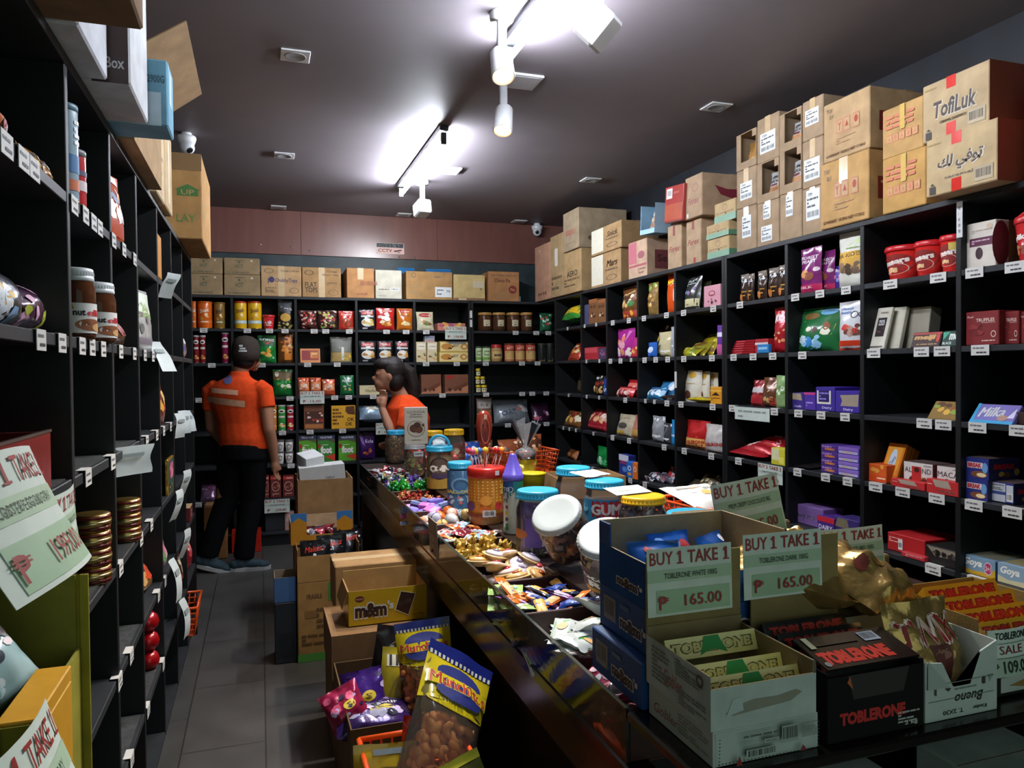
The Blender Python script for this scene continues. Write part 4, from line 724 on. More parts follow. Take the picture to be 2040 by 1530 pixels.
for k, (a, b, pt) in enumerate(((1348, 1400, 693), (1368, 1412, 680), (1392, 1424, 665))): R_(2, a, b, pt, 'pouch', 'cashew_bag', 'bag', ['lowest yellow bag of the leaning pile', 'middle yellow bag of the leaning pile', 'highest yellow bag of the leaning pile'][k], ['#c8c030', '#b8a83a', '#d0b82a'][k], [blobs(.1, .1, .9, .9, 8, ['#e8e060', '#8a5a26', '#7a8a2a'], .12, k)], lean=[55, 42, 30][k], din=.02+k*.05)
R_(2, 1424, 1437, 647, 'pouch', 'candy_bag', 'bag', 'tall purple bag against the divider', '#6a3a9a', [r(0, .0, 1, .35, '#c85a9a'), r(.1, .6, .9, .75, '#e0d8f0')], kind='gloss')
R_(3, 1146, 1157, 752, 'pouch', 'snack_pack', 'packet', 'dull brown bag deep in the corner cell', '#5a4a36', None, din=.15)
R_(3, 1174, 1199, 749, 'pouch', 'candy_bag', 'bag', 'black bag with red slanted letters', '#2a2422', [t('Mars', .5, .6, .85, .22, '#c8402a', 8, sh=.3), blobs(.1, .05, .9, .4, 8, ['#c8a060', '#8a5a30', '#e0d0a0'], .1, 3), blobs(.1, .8, .5, .98, 4, ['#c8c8c8'], .08, 2)], lean=8)
R_(3, 1198, 1208, 753, 'pouch', 'candy_bag', 'bag', 'deep blue bag against the divider', '#20409a', [blobs(.1, .1, .9, .6, 5, ['#d8e0f0', '#6a8ad0'], .14, 3)])
for k, (a, b, pt) in enumerate(((1229, 1262, 771), (1244, 1270, 757))): R_(3, a, b, pt, 'pouch', 'candy_bag', 'bag', ['front red bag leaning right', 'rear red bag leaning right'][k], '#b8242a', [r(.1, .55, .95, .8, '#d86a60'), blobs(.05, .05, .95, .5, 10, ['#d8a0a0', '#8a1a20', '#e8d8c0'], .1, 3+k)], lean=25-10*k, din=.02+.06*k)
for k, (a, b, pt) in enumerate(((1292, 1325, 772), (1310, 1343, 759))): R_(3, a, b, pt, 'pouch', 'candy_bag', 'bag', ['front light blue bag leaning right', 'rear light blue bag leaning right'][k], '#3f8fc4', [blobs(.05, .05, .95, .9, 12, ['#d8ecf8', '#1f5a9a', '#a8d0ec', '#f4f8fc'], .12, 3+k)], lean=30-12*k, din=.02+.07*k)
R_(3, 1312, 1343, 787, 'flat', 'candy_bag', 'bag', 'dark brown packet lying in front of the blue bags', '#3a2a26', [blobs(.1, .1, .9, .9, 8, ['#c87a4a', '#e0d0c0'], .1, 3)], d=.12, din=.0)
for k, (a, b) in enumerate(((1353, 1388), (1387, 1407), (1404, 1424))): R_(3, a, b, 738+k*2, 'pouch', 'cashew_bag', 'pouch', 'white stand up pouch with a yellow seal', '#d8d4c4', [o(.5, .85, .22, .1, '#c89a2a'), o(.4, .22, .2, .14, '#5a3020'), lines(.25, .55, .75, .6, 1, '#b0985a')], stand=True, kind='gloss', din=.05+k*.03)
R_(3, 1366, 1412, 791, 'flat', 'candy_bag', 'packet', 'yellow packets lying in front of the white pouches', '#d0b820', [blobs(.1, .1, .9, .9, 8, ['#e8e080', '#a87a20'], .12, 3)], d=.1, din=0)
R_(3, 1415, 1437, 771, 'box', 'biscuit_box', 'box', 'orange yellow box with black shapes', '#e09a20', [poly([(.1, .5), (.5, .7), (.9, .5)], '#2a1a10'), lines(.1, .2, .9, .4, 2, '#6a3a10'), r(0, .75, 1, .8, '#f0d060')], d=.07, din=.0)
R_(4, 1125, 1157, 820, 'pouch', 'candy_bag', 'bag', 'gold and red bag leaning right', '#8a5a2a', [blobs(.05, .05, .95, .95, 16, ['#e0b860', '#b03a2a', '#f0e8c8', '#4a2a16'], .11, 3)], lean=25)
R_(4, 1164, 1207, 816, 'pouch', 'candy_bag', 'bag', 'plump red bag of wrapped sweets', '#b02a34', [blobs(.05, .3, .95, .95, 18, ['#e0b080', '#c86a5a', '#e8d8c8', '#7a1a20'], .1, 3), r(0, .05, 1, .2, '#c83a48')], lean=15, th=.1)
R_(4, 1219, 1250, 826, 'pouch', 'nut_pouch', 'pouch', 'cream pouch with a dark picture leaning back', '#d0c4a8', [lines(.2, .7, .8, .85, 2, '#8a7a60'), o(.5, .45, .28, .14, '#4a4440'), r(.05, .05, .6, .2, '#d8b030')], lean=12)
R_(4, 1250, 1270, 827, 'pouch', 'nut_pouch', 'pouch', 'salmon pink pouch leaning back', '#d08a7a', [r(.1, .0, .95, .35, '#c89a50'), lines(.2, .6, .8, .8, 2, '#a85a50')], lean=12)
ks = lambda c: [t('isses', .45, .25, .8, .15, '#f4f4f4', bold=.06), poly([(.3, .45), (.7, .45), (.5, .78)], c), blobs(.1, .8, .9, .95, 4, ['#e8ecf0'], .1, 2)]
R_(4, 1291, 1316, 829, 'pouch', 'candy_bag', 'bag', 'silver bag with white letters', '#a8acb0', ks('#5a3a3a'))
R_(4, 1316, 1333, 843, 'pouch', 'candy_bag', 'bag', 'dark grey bag with white letters', '#4a4e54', ks('#8a8e94'))
R_(4, 1334, 1345, 836, 'pouch', 'candy_bag', 'bag', 'bright blue bag against the divider', '#1f8ac8', [t('ines', .5, .4, .8, .12, '#f0f4f8')], kind='gloss')
R_(4, 1355, 1400, 838, 'pouch', 'chocolate_bag', 'bag', 'red and yellow bag with red letters', '#c8282a', [r(0, .02, 1, .36, '#e0b060'), t('TOBLERONE', .5, .22, .9, .12, '#b02a20', 4, bold=.05), poly([(.3, .4), (.7, .4), (.5, .6)], '#d85a50')], lean=5)
R_(4, 1394, 1437, 846, 'pouch', 'chocolate_bag', 'bag', 'white bag with red letters', '#d4d0cc', [t('TOBLERONE', .5, .28, .9, .12, '#b03a2a', 4, bold=.05)], lean=3, din=.01)
R_(5, 1131, 1150, 897, 'pouch', 'snack_pack', 'packet', 'brown bag tipped sideways', '#7a4426', [blobs(.1, .1, .9, .9, 5, ['#a86a3a'], .14, 2)], lean=25)
R_(5, 1182, 1208, 890, 'pouch', 'candy_bag', 'bag', 'shiny green bag', '#15803a', [blobs(.1, .2, .9, .5, 6, ['#4ac878', '#c8e8d0', '#0f5a26'], .14, 3)], kind='gloss')
R_(5, 1233, 1252, 906, 'box', 'cookie_box', 'box', 'blue cookie box with a white top', '#2a3a8a', [r(0, .7, 1, 1, '#d8dce8'), t('OREO', .5, .62, .8, .16, '#c83a48'), o(.6, .3, .25, .14, '#5a8ad0')], d=.06)
R_(5, 1248, 1260, 920, 'box', 'cookie_box', 'box', 'small bright blue packet', '#2a70c8', [ring(.5, .6, .3, .16, .4, '#d8e8f8'), o(.5, .25, .3, .1, '#e0a040')], d=.05, din=0)
R_(5, 1260, 1270, 922, 'box', 'cookie_box', 'box', 'small orange packet', '#e0701f', [ring(.5, .6, .3, .16, .4, '#f0d8b0')], d=.05, din=0)
for k, (a, b, pt) in enumerate(((1282, 1312, 950), (1296, 1330, 942), (1316, 1345, 944), (1330, 1345, 930))): R_(5, a, b, pt, 'pouch', 'candy_bag', 'bag', ['dark bag at the left of the heap', 'silver flecked bag behind the heap', 'silver flecked bag at the right of the heap', 'small red topped bag on the heap'][k], ['#2e2a3a', '#4a4a54', '#5a5a62', '#c83a3a'][k], [blobs(.05, .05, .95, .95, 18, ['#d8dce0', '#8a3a4a', '#2a2a3a', '#a8acb8'], .1, k+2)], lean=[50, 40, 35, 20][k], din=.02+.03*k)
for k, (a, b, pt) in enumerate(((1376, 1408, 958), (1390, 1424, 946), (1408, 1437, 952))): R_(5, a, b, pt, 'pouch', 'candy_bag', 'bag', ['crinkled gold and brown bag at the left', 'crinkled gold and brown bag in the middle', 'crinkled gold and brown bag at the right'][k], ['#4a4436', '#5a523e', '#544a3a'][k], [blobs(.05, .05, .95, .95, 12, ['#c8b888', '#2a241a', '#8a7a56'], .1, k+2), r(.1, .05, .9, .2, '#d8602a')], lean=[40, 30, 25][k], din=.02+.03*k)
alm = [r(0, .8, 1, 1, '#6a5a4a'), blobs(.1, .55, .9, .95, 7, ['#e0e4e8', '#a8acb0', '#f4f4f4'], .12, 3), o(.35, .18, .22, .12, '#c87a3a'), lines(.5, .2, .9, .4, 3, '#e0a040')]
for a, b, pt in ((1469, 1485, 546), (1484, 1496, 545), (1503, 1521, 539), (1524, 1545, 533), (1545, 1563, 527)): R_(1, a, b, pt, 'pouch', 'almond_pouch', 'pouch', 'dark brown and silver almond pouch', '#3a281e', alm, th=.04)
for k in range(6): R_(2, 1455+k*2, 1502+(k % 2)*3, 698-k*6, 'box', 'chocolate_bar', 'chocolate bar', ['lowest', 'second lowest', 'third lowest', 'third highest', 'second highest', 'highest'][k]+' red wrapped bar in the flat stack', '#9a1f28', [r(.1, .3, .5, .7, '#c84a54')], dz=k*.0122, hh=.012, d=.09, kind='gloss')
R_(2, 1504, 1530, 675, 'box', 'chocolate_bar', 'chocolate bar', 'red bar stack wrapped with white stripe', '#a8242c', [r(0, .6, 1, .75, '#d8c8c8')], d=.1)
R_(2, 1508, 1531, 686, 'box', 'wafer_pack', 'packet', 'bright blue packet in front of the red bars', '#1f78b8', [r(.1, .4, .9, .7, '#8ac0e0')], d=.02, din=.0)
R_(2, 1533, 1565, 612, 'pouch', 'wafer_bag', 'bag', 'tall red bag with slanted white letters', '#b8202c', [t('KitKat', .55, .8, .9, .18, '#f4ecec', 12, bold=.05, sh=.2), blobs(.2, .1, .9, .5, 8, ['#d8905a', '#e8a870', '#8a1420'], .1, 3)], th=.06)
R_(3, 1487, 1515, 757, 'pouch', 'candy_bag', 'bag', 'red and grey bag leaning left', '#8a2428', [r(.1, .5, .9, .7, '#b8b0b0'), r(.05, .1, .95, .4, '#a81f28')], lean=10)
R_(3, 1507, 1543, 752, 'pouch', 'candy_bag', 'bag', 'brown bag with a white swirl', '#6a3f26', [poly([(.1, .3), (.5, .7), (.95, .85), (.9, .7), (.5, .5)], '#e0d0b8'), blobs(.2, .1, .9, .4, 5, ['#c8a060', '#3a2010'], .12, 3), r(.6, .05, .95, .3, '#b03a2a')], lean=6)
R_(3, 1540, 1563, 748, 'pouch', 'candy_bag', 'bag', 'pale green bag against the divider', '#9ac080', [blobs(.1, .3, .9, .7, 5, ['#e0f0d0', '#5a8a3a'], .14, 3), t('O', .7, .6, .3, .12, '#f4f8f0')])
for k, (a, b, pt) in enumerate(((1448, 1520, 898), (1470, 1545, 886), (1500, 1560, 876))): R_(4, a, b, pt, 'flat', 'candy_bag', 'bag', ['lowest red pouch of the lying pile', 'middle red pouch of the lying pile', 'highest red pouch of the lying pile'][k], '#b0202a', [blobs(.05, .05, .95, .95, 10, ['#e0b8b0', '#8a1018', '#e8d8c8'], .08, k+3), t('ltesers', .5, .4, .7, .1, '#f0e0d8')], d=.2, lean=8+4*k, din=.01+.03*k)
R_(4, 1536, 1563, 893, 'box', 'biscuit_box', 'box', 'pale yellow box in front of the red pouches', '#d0c83a', [r(.05, .3, .6, .95, '#e0dcb0'), r(.6, .1, .95, .5, '#e8e060')], d=.06, din=0)
ff = [t('FOREST', .5, .78, .8, .07, '#f0e4ec'), t('FEAST', .5, .69, .7, .07, '#f0e4ec'), o(.35, .42, .2, .09, '#e0a060'), o(.55, .36, .22, .09, '#8a4a34'), o(.85, .5, .12, .05, '#e0c8d0'), r(0, 0, 1, .18, '#c02a5a'), t('MILK', .4, .12, .6, .05, '#f0e0e8')]
for a, b, pt, dn in ((1586, 1628, 493, .02), (1624, 1654, 499, .06)): R_(1, a, b, pt, 'pouch', 'almond_pouch', 'pouch', 'purple pouch with pale letters and nuts', '#7a2a6a', ff, din=dn, kind='gloss', th=.05)
R_(1, 1652, 1682, 528, 'pouch', 'candy_bag', 'bag', 'blue and pink bag between taller pouches', '#4a3a9a', [blobs(.1, .1, .9, .9, 8, ['#d87aa8', '#8aa0e0', '#e8d0e0'], .14, 3)], din=.08)
R_(1, 1660, 1714, 458, 'pouch', 'mango_pouch', 'pouch', 'tall white and yellow dried fruit pouch', '#d8d8cc', [r(0, .5, 1, .62, '#d8a41f'), t('MANGOES', .5, .56, .8, .075, '#3a2a14', 4), r(0, .28, 1, .5, '#d0a040'), blobs(.15, .2, .9, .4, 7, ['#6a5440', '#4a3828', '#8a7050'], .14, 3), poly([(.4, .72), (.8, .85), (.9, .74)], '#b8d08a'), lines(.4, .66, .9, .7, 1, '#8aa060')], kind='gloss', din=.02)
R_(2, 1575, 1655, 612, 'pouch', 'wafer_bag', 'bag', 'wide green and yellow bag slumped sideways', '#1f6a38', [poly([(.1, .3), (.9, .35), (.95, .6), (.2, .7)], '#e0c820'), o(.35, .8, .2, .08, '#7a5a26'), blobs(.15, .05, .7, .3, 7, ['#8ac0e0', '#3a8ad0', '#c8e0f0'], .1, 3), blobs(.3, .4, .8, .6, 5, ['#8a4a20', '#e8e8d0', '#4a2a16'], .09, 2), o(.75, .88, .2, .08, '#6aa8d0')], lean=6, kind='gloss', th=.08)
R_(2, 1660, 1714, 600, 'pouch', 'wafer_bag', 'bag', 'white and red bag with drawn glasses', '#d4d6da', [t('choco', .35, .86, .5, .07, '#3a70b0'), t('bons', .35, .78, .45, .07, '#3a70b0'), ring(.7, .72, .13, .07, .2, '#2a2a34'), ring(.93, .72, .1, .07, .2, '#2a2a34'), r(0, 0, 1, .2, '#d84020'), blobs(.3, .25, .9, .5, 7, ['#6a3020', '#b08a7a', '#c83020'], .12, 3)], kind='gloss', din=.02)
pb = lambda c2='#8a7a68': {'T': [r(.05, .05, .95, .9, '#3a2a8a')]}
R_(3, 1573, 1601, 782, 'box', 'display_box', 'box', 'small purple display box with a torn cream front', '#3a2a80', [poly([(.1, .6), (.9, .55), (.8, .95), (.15, .95)], '#a89880'), t('Cadb', .6, .2, .5, .12, '#d8d0f0')], d=.16)
R_(3, 1602, 1624, 782, 'box', 'display_box', 'box', 'purple box with a pink top edge', '#4a2f98', [r(0, .88, 1, 1, '#c83a78'), lines(.2, .2, .8, .5, 2, '#b0a0e0')], d=.16)
R_(3, 1625, 1663, 771, 'box', 'display_box', 'box', 'purple box with a cut out cream window', '#38268c', [r(.08, .3, .8, .85, '#e0dccc'), r(.16, .38, .72, .85, '#241a5a'), lines(.2, .45, .7, .8, 3, '#8a80d0'), t('Dairy', .6, .14, .5, .12, '#d8d0f0')], d=.15, side={'T': [t('DAIRY MILK', .5, .2, .8, .2, '#e0d8f4')]})
R_(3, 1664, 1712, 779, 'box', 'display_box', 'box', 'wide purple box with a torn opening', '#3a2890', [poly([(.22, .3), (.95, .3), (.98, .85), (.2, .8), (.3, .55)], '#9a8e7c'), t('Dairy', .55, .14, .4, .14, '#e0d8f4')], d=.16)
for k in range(4): R_(4, 1635, 1668, 932-k*13, 'box', 'cookie_box', 'box', ['lowest', 'second lowest', 'second highest', 'highest'][k]+' dark purple box of the left stack', '#4a2a80', [t('DAIRY', .4, .72, .6, .24, '#d8a8e0'), t('OREO', .55, .4, .6, .3, '#e08a30', bold=.06)], dz=k*.0322, hh=.032, d=.12)
for k in range(4): R_(4, 1669, 1711, 932-k*14, 'box', 'cookie_box', 'box', ['lowest', 'second lowest', 'second highest', 'highest'][k]+' lilac and purple box of the right stack', '#6a4aa8', [r(.02, .55, .98, .95, '#8a6ac0'), r(.05, .1, .95, .45, '#a8b0e0'), lines(.2, .18, .8, .4, 1, '#e0a040')], dz=k*.0322, hh=.032, d=.12)
for k in range(3): R_(4, 1580+k*14, 1612+k*10, 930-k*3, 'flat', 'candy_stick', 'packet', ['left', 'middle', 'right'][k]+' dark flat packet lying by the purple stacks', '#2a2428', [lines(.1, .3, .9, .7, 2, '#8a8488')], d=.12, din=.02+k*.03)
R_(5, 1576, 1640, 1008, 'box', 'chocolate_box', 'box', 'lilac box tipped behind the hanging sign', '#7a5a98', [t('Dairy Milk', .45, .4, .6, .3, '#e8e0f0', sh=.3)], d=.12, din=.06)
R_(5, 1628, 1662, 1030, 'box', 'chocolate_box', 'box', 'purple box with a red top by the sign', '#4a2a80', [r(0, .65, 1, 1, '#c8283a'), t('DAIRY', .5, .3, .8, .3, '#e8e0f4')], d=.1, din=.03)
R_(5, 1664, 1712, 1034, 'box', 'chocolate_box', 'box', 'purple box with a kraft opening by the sign', '#3a2a6a', [poly([(.0, .5), (.6, .45), (.5, .95), (.1, .95)], '#7a705a'), lines(.2, .1, .9, .35, 2, '#b0a8d8')], d=.1, din=.03)
mt = [poly([(0, .62), (.35, .95), (.0, .95)], '#e08a4a'), o(.55, .55, .42, .36, '#8a2420'), t('altesers', .45, .62, .8, .22, '#f4e8e0', 8, bold=.05), blobs(.3, .25, .6, .35, 3, ['#e0b080', '#f0d8a8'], .11, 3), ring(.5, .35, .35, .22, .08, '#e8b0a0')]
for k, (a, b, pt) in enumerate(((1747, 1808, 490), (1808, 1858, 480), (1860, 1906, 468))): R_(1, a, b, pt, 'cup', 'candy_bucket', 'bucket', 'red lidded bucket with white letters', '#c02824', mt+([r(.6, .7, .98, .95, '#d8c060')] if k == 2 else []), lidcol='#c42026')
wb = [r(.2, .3, .8, .75, '#2a2426'), t('90%', .5, .66, .4, .08, '#e8e8e8'), t('cacao', .5, .59, .4, .05, '#e8e8e8'), blobs(.3, .36, .7, .5, 3, ['#6a4a3a'], .1, 2), lines(.3, .84, .8, .9, 1, '#8a7a6a'), r(.0, .04, .9, .07, '#4a4a4a')]
R_(2, 1731, 1760, 612, 'box', 'chocolate_box', 'box', 'front white box printed 90% leaning back', '#d4d0c0', wb, lean=16, d=.015)
R_(2, 1764, 1790, 611, 'box', 'chocolate_box', 'box', 'plain white box edge leaning behind the 90% box', '#cfcab8', None, lean=14, d=.02, din=.07)
R_(2, 1788, 1846, 612, 'box', 'chocolate_box', 'box', 'wide grey box leaning behind the dark bars', '#9a9484', None, lean=8, d=.06, din=.12)
R_(2, 1813, 1871, 661, 'box', 'chocolate_bar', 'chocolate bar', 'dark brown bar with golden letters', '#3a2420', [t('meiji', .45, .6, .75, .4, '#c89a60', sh=.15, bold=.06), r(0, .82, 1, .95, '#a83a30'), lines(.2, .12, .9, .25, 1, '#a88a60'), o(.9, .6, .06, .3, '#c83a30')], lean=18, d=.012, din=.01)
R_(2, 1873, 1909, 658, 'box', 'chocolate_bar', 'chocolate bar', 'dark green bar with white letters', '#123a30', [t('me', .65, .6, .5, .4, '#d8e4dc', bold=.06), t('BLACK', .35, .2, .5, .16, '#e0e8e4'), poly([(0, .9), (.4, .9), (.1, .4)], '#3aa080')], lean=18, d=.012, din=.01)
R_(3, 1846, 1912, 800, 'box', 'wafer_pack', 'packet', 'golden brown packet tipped against the divider', '#8a6a2a', [blobs(.1, .1, .9, .9, 8, ['#d8a840', '#5a3a1a', '#b03a2a', '#8aa03a'], .12, 3)], lean=35, d=.012)
R_(4, 1729, 1766, 925, 'box', 'display_box', 'box', 'low orange display box', '#d85a1c', [r(0, 0, 1, .35, '#d84a1a'), blobs(.2, .5, .8, .9, 3, ['#e8a040'], .18, 2), lines(.5, .15, .95, .3, 1, '#f4d8b0')], d=.16, side={'R': [o(.3, .6, .06, .1, '#f0d0a0')]})
for k in range(4): R_(4, 1748+k*9, 1782+k*9, 884+k*4, 'box', 'chocolate_box', 'box', ['front orange carton of the leaning row', 'second orange carton of the leaning row', 'third orange carton of the leaning row', 'last orange carton of the leaning row'][k], '#e07a1c', [r(.1, .2, .9, .9, '#e8a030'), o(.5, .55, .2, .3, '#c8d8e8'), t('Choco', .5, .55, .45, .1, '#2a4a8a', 70)], lean=22, d=.016, din=.05+k*.035)
am = lambda s: [t(s, .5, .7, .9, .2, '#2a2426', bold=False), blobs(.1, .1, .9, .55, 5, ['#5a2a20', '#3a1a14', '#a8683a'], .13, 3), lines(.7, .88, .95, .94, 1, '#8a8480')]
R_(4, 1800, 1858, 922, 'box', 'chocolate_box', 'box', 'white box printed ALMOND', '#d8d2cc', [r(.28, .2, .64, .85, '#c02a2a')]*0+am('ALMOND')+[r(.3, .25, .62, .85, '#b82a2a'), o(.47, .72, .09, .1, '#3a2018')], d=.1, din=.04, side={'T': [r(0, 0, 1, 1, '#5a4a46')], 'R': [r(0, 0, 1, 1, '#6a2028')]})
R_(4, 1866, 1912, 930, 'box', 'chocolate_box', 'box', 'white box with dark nuts cut off by the divider', '#d8d2cc', am('MACA'), d=.1, din=.04, side={'T': [r(0, 0, 1, 1, '#5a4a46')]})
for a, b, ds in ((1775, 1842, 'red tray in front of the ALMOND box'), (1845, 1909, 'red tray in front of the nut box beside the divider')): R_(4, a, b, 957, 'box', 'display_tray', 'tray', ds, '#c0282a', [poly([(.3, .5), (.8, .45), (.7, .98), (.2, .98)], '#a89888'), t('MACADAMIA', .65, .25, .5, .2, '#f0d0c0'), lines(.05, .6, .2, .7, 1, '#f0d0c0')], d=.035, din=.0)
R_(5, 1768, 1843, 1068, 'box', 'chocolate_box', 'box', 'flat red carton with a white label', '#b01f22', [lines(.05, .5, .4, .8, 3, '#e8b0a0'), r(.3, .15, .42, .75, '#d8d0cc'), bars(.31, .2, .41, .6)], d=.2, din=.04)
R_(5, 1795, 1842, 1104, 'box', 'chocolate_box', 'box', 'low red card edge under the flat red carton', '#b83038', [lines(.2, .2, .9, .8, 2, '#e0a0a0')], d=.03, din=.0)
R_(5, 1844, 1910, 1092, 'box', 'display_tray', 'tray', 'black tray of dark sweets', '#1a1816', [poly([(.05, .95), (.95, .95), (.9, .5), (.3, .45)], '#8a8070'), blobs(.25, .45, .9, .75, 12, ['#2a2420', '#4a423a', '#16120e'], .08, 3), r(.92, .0, 1, .5, '#c8a030')], d=.16, din=.02)
R_(1, 1925, 1984, 442, 'box', 'chocolate_box', 'box', 'tall white box with a plum label', '#d0c8bc', [r(.12, .48, .9, .66, '#5a2440'), lines(.2, .52, .8, .62, 2, '#c8a8b8'), o(.45, .32, .12, .13, '#3a2430'), lines(.2, .76, .9, .84, 2, '#b8a898'), o(.8, .88, .1, .06, '#c8b098')], d=.12, side={'R': [o(.2, .5, .35, .48, '#6a2a34'), r(.5, 0, 1, 1, '#8a6a4a')]})
R_(1, 2005, 2075, 428, 'cup', 'candy_bucket', 'bucket', 'red bucket with an arched handle', '#b8282a', [t('mylikes', .35, .62, .7, .2, '#f4e8e0', 4, bold=.05), blobs(.1, .1, .8, .4, 9, ['#6a3426', '#8a4a34', '#c87a50'], .1, 3)], lidcol='#c0262a', handle=True)
tr_ = [t('TRUFFLES', .6, .74, .55, .1, '#e8ccc0'), t('Royal', .15, .84, .2, .08, '#e0c0b0', sh=.3), lines(.5, .64, .9, .68, 1, '#c89a8a'), blobs(.15, .2, .5, .6, 7, ['#6a1c20', '#8a2c2c'], .1, 3), ring(.85, .32, .08, .1, .3, '#d8b8a8'), lines(.5, .1, .9, .16, 1, '#d8b8a8')]
for a, b, dn in ((1924, 1990, .02), (1993, 2030, .05), (2032, 2070, .06)): R_(2, a, b, 620, 'box', 'truffle_box', 'box', 'dark red box printed TRUFFLES', '#7a1f22', tr_, d=.08, din=dn)
R_(3, 1930, 2015, 806, 'box', 'chocolate_bar', 'chocolate bar', 'large lilac and blue bar with white script', '#7a70b8', [r(0, 0, .08, 1, '#3aa0d0'), r(0, 0, 1, .15, '#3aa0d0'), t('Milka', .42, .58, .6, .5, '#f4f4fa', 4, sh=.3, bold=.05), o(.72, .3, .12, .14, '#b08a7a'), poly([(.82, .3), (.95, .8), (.98, .3)], '#e0d8f0')], lean=38, d=.02, din=.0)
R_(3, 2018, 2075, 822, 'box', 'chocolate_box', 'box', 'dark brown box at the right edge', '#3a2620', None, d=.1)
bk_ = [r(0, 0, 1, 1, '#26307a'), r(.1, .5, .75, .78, '#d8d0d0'), t('BREAK', .42, .64, .58, .22, '#b8202a', bold=.06), o(.6, .22, .35, .16, '#7a4a2a'), o(.7, .2, .2, .1, '#e8d0a0'), o(.85, .55, .12, .25, '#6a9ac8')]
sd_ = {'R': [r(0, 0, 1, 1, '#2a2a54'), t('BREAK', .5, .6, .7, .25, '#b8202a', bold=.05), blobs(.3, .1, .9, .4, 4, ['#6a3a24', '#b08a40'], .12, 2)], 'T': [r(0, 0, 1, 1, '#5a4a48')]}
R_(4, 1922, 1968, 953, 'box', 'wafer_box', 'box', 'blue and red wafer box at the bottom', '#26307a', bk_, d=.15, side=sd_, hh=.075)
R_(4, 1923, 1970, 912, 'box', 'wafer_box', 'box', 'blue and red wafer box on top', '#26307a', bk_, d=.15, side=sd_, dz=.0755, hh=.075)
R_(4, 1972, 2020, 961, 'box', 'wafer_box', 'box', 'blue box showing its white nutrition side', '#2a3080', [r(.02, .05, .66, .95, '#b8bcc4'), r(.02, .4, .66, .55, '#3a4a8a'), lines(.06, .6, .6, .9, 4), r(.7, .1, .98, .9, '#c0c4c8'), bars(.72, .12, .96, .5)], d=.12, side=sd_, din=.05)
gy = lambda s, c1, c2: [r(0, 0, 1, 1, c1), poly([(0, 0), (1, 0), (1, .5), (.7, .25), (.3, .2), (0, .35)], c2), t('Goya', .35, .62, .55, .5, '#f0f0e8', sh=.25, bold=.04)]+s
R_(5, 1915, 1983, 1110, 'box', 'chocolate_box', 'box', 'yellow and blue box with a pink badge', '#6a8aa8', gy([ring(.8, .5, .12, .36, .2, '#d8c8d0'), o(.8, .5, .1, .3, '#b03a6a'), t('2+1', .8, .5, .15, .25, '#f4f0e0')], '#7a9ab0', '#c8a030'), d=.18, side={'T': [r(.02, .1, .98, .9, '#6a6a5a')]})
R_(5, 1988, 2060, 1128, 'box', 'chocolate_box', 'box', 'pale blue and cream box with white script', '#8aa8c0', gy([], '#8aa4b8', '#d0c8a0'), d=.18, side={'T': [r(.02, .1, .98, .9, '#8a805a')]})
make_items()
# ---------------------------------------------------------------- price tags on the shelf edges
_tagmesh = {}
def tagmesh(kind):
    if kind in _tagmesh: return _tagmesh[kind]
    w, h = {'s': (.03, .026), 'm': (.055, .034), 'l': (.07, .036)}[kind]
    mb = MB(); T = .0012
    mb.box(-w/2, -T, -h, w/2, 0, 0, M('#cfcdc8')); art(mb, Plane((-w/2, -T, -h), (w, 0, 0), (0, 0, h)), [lines(.1, .58, .9, .85, 1, '#6a6a6a', 3), lines(.3, .15, .85, .42, 1, '#3a3a3a', 5)], e0=.0003)
    mb.box(-w/2, -T, 0, w/2, .018, T, M('#cfcdc8'))
    ob = mb.obj('price_tag'); me = ob.data; bpy.data.objects.remove(ob); _tagmesh[kind] = me; return me
_tl = {}
def price_tag(loc, rz, kind, label, group, rx=0):
    o_ = bpy.data.objects.new('price_tag', tagmesh(kind)); COL.objects.link(o_); o_.location = loc; o_.rotation_euler = (rad(rx), 0, rad(rz)); _tl[label] = _tl.get(label, 0)+1
    tag(o_, label, 'price tag', group); return o_
TB = {1: [407, 494, 538, 569, 627, 650, 697, 771, 810, 850, 1028, 1069, 1093], 2: [422, 518, 522, 613, 672, 765, 849, 910, 968, 1040, 1071], 3: [396, 577, 666, 694, 743, 881, 968, 1040, 1060, 1088], 4: [561, 616, 681, 1011, 1034, 1088], 5: [577, 545], 6: [390]}
TR = {1: [1131, 1165, 1188, 1221, 1253, 1283, 1328, 1362, 1421, 1474, 1584, 1633, 1685, 1773, 1868, 1940, 2020], 2: [1168, 1194, 1216, 1236, 1257, 1284, 1306, 1330, 1362, 1418, 1461, 1500, 1539, 1598, 1740, 1835, 1876, 1952], 3: [1132, 1168, 1193, 1245, 1285, 1303, 1328, 1356, 1419, 1458, 1542, 1590, 1635, 1683, 1841, 1879, 1947, 2030], 4: [1121, 1133, 1146, 1181, 1219, 1252, 1322, 1362, 1416, 1470, 1588, 1644, 1688, 1744, 1798, 1866, 1940, 2017], 5: [1178, 1199, 1222, 1254, 1283, 1390, 1859, 1945]}
def near_label(wall, row, px):
    c = TAGREF.get((wall, row), [])
    return min(c, key=lambda q: abs(q[0]-px))[1] if c else 'empty space'
_used = {}
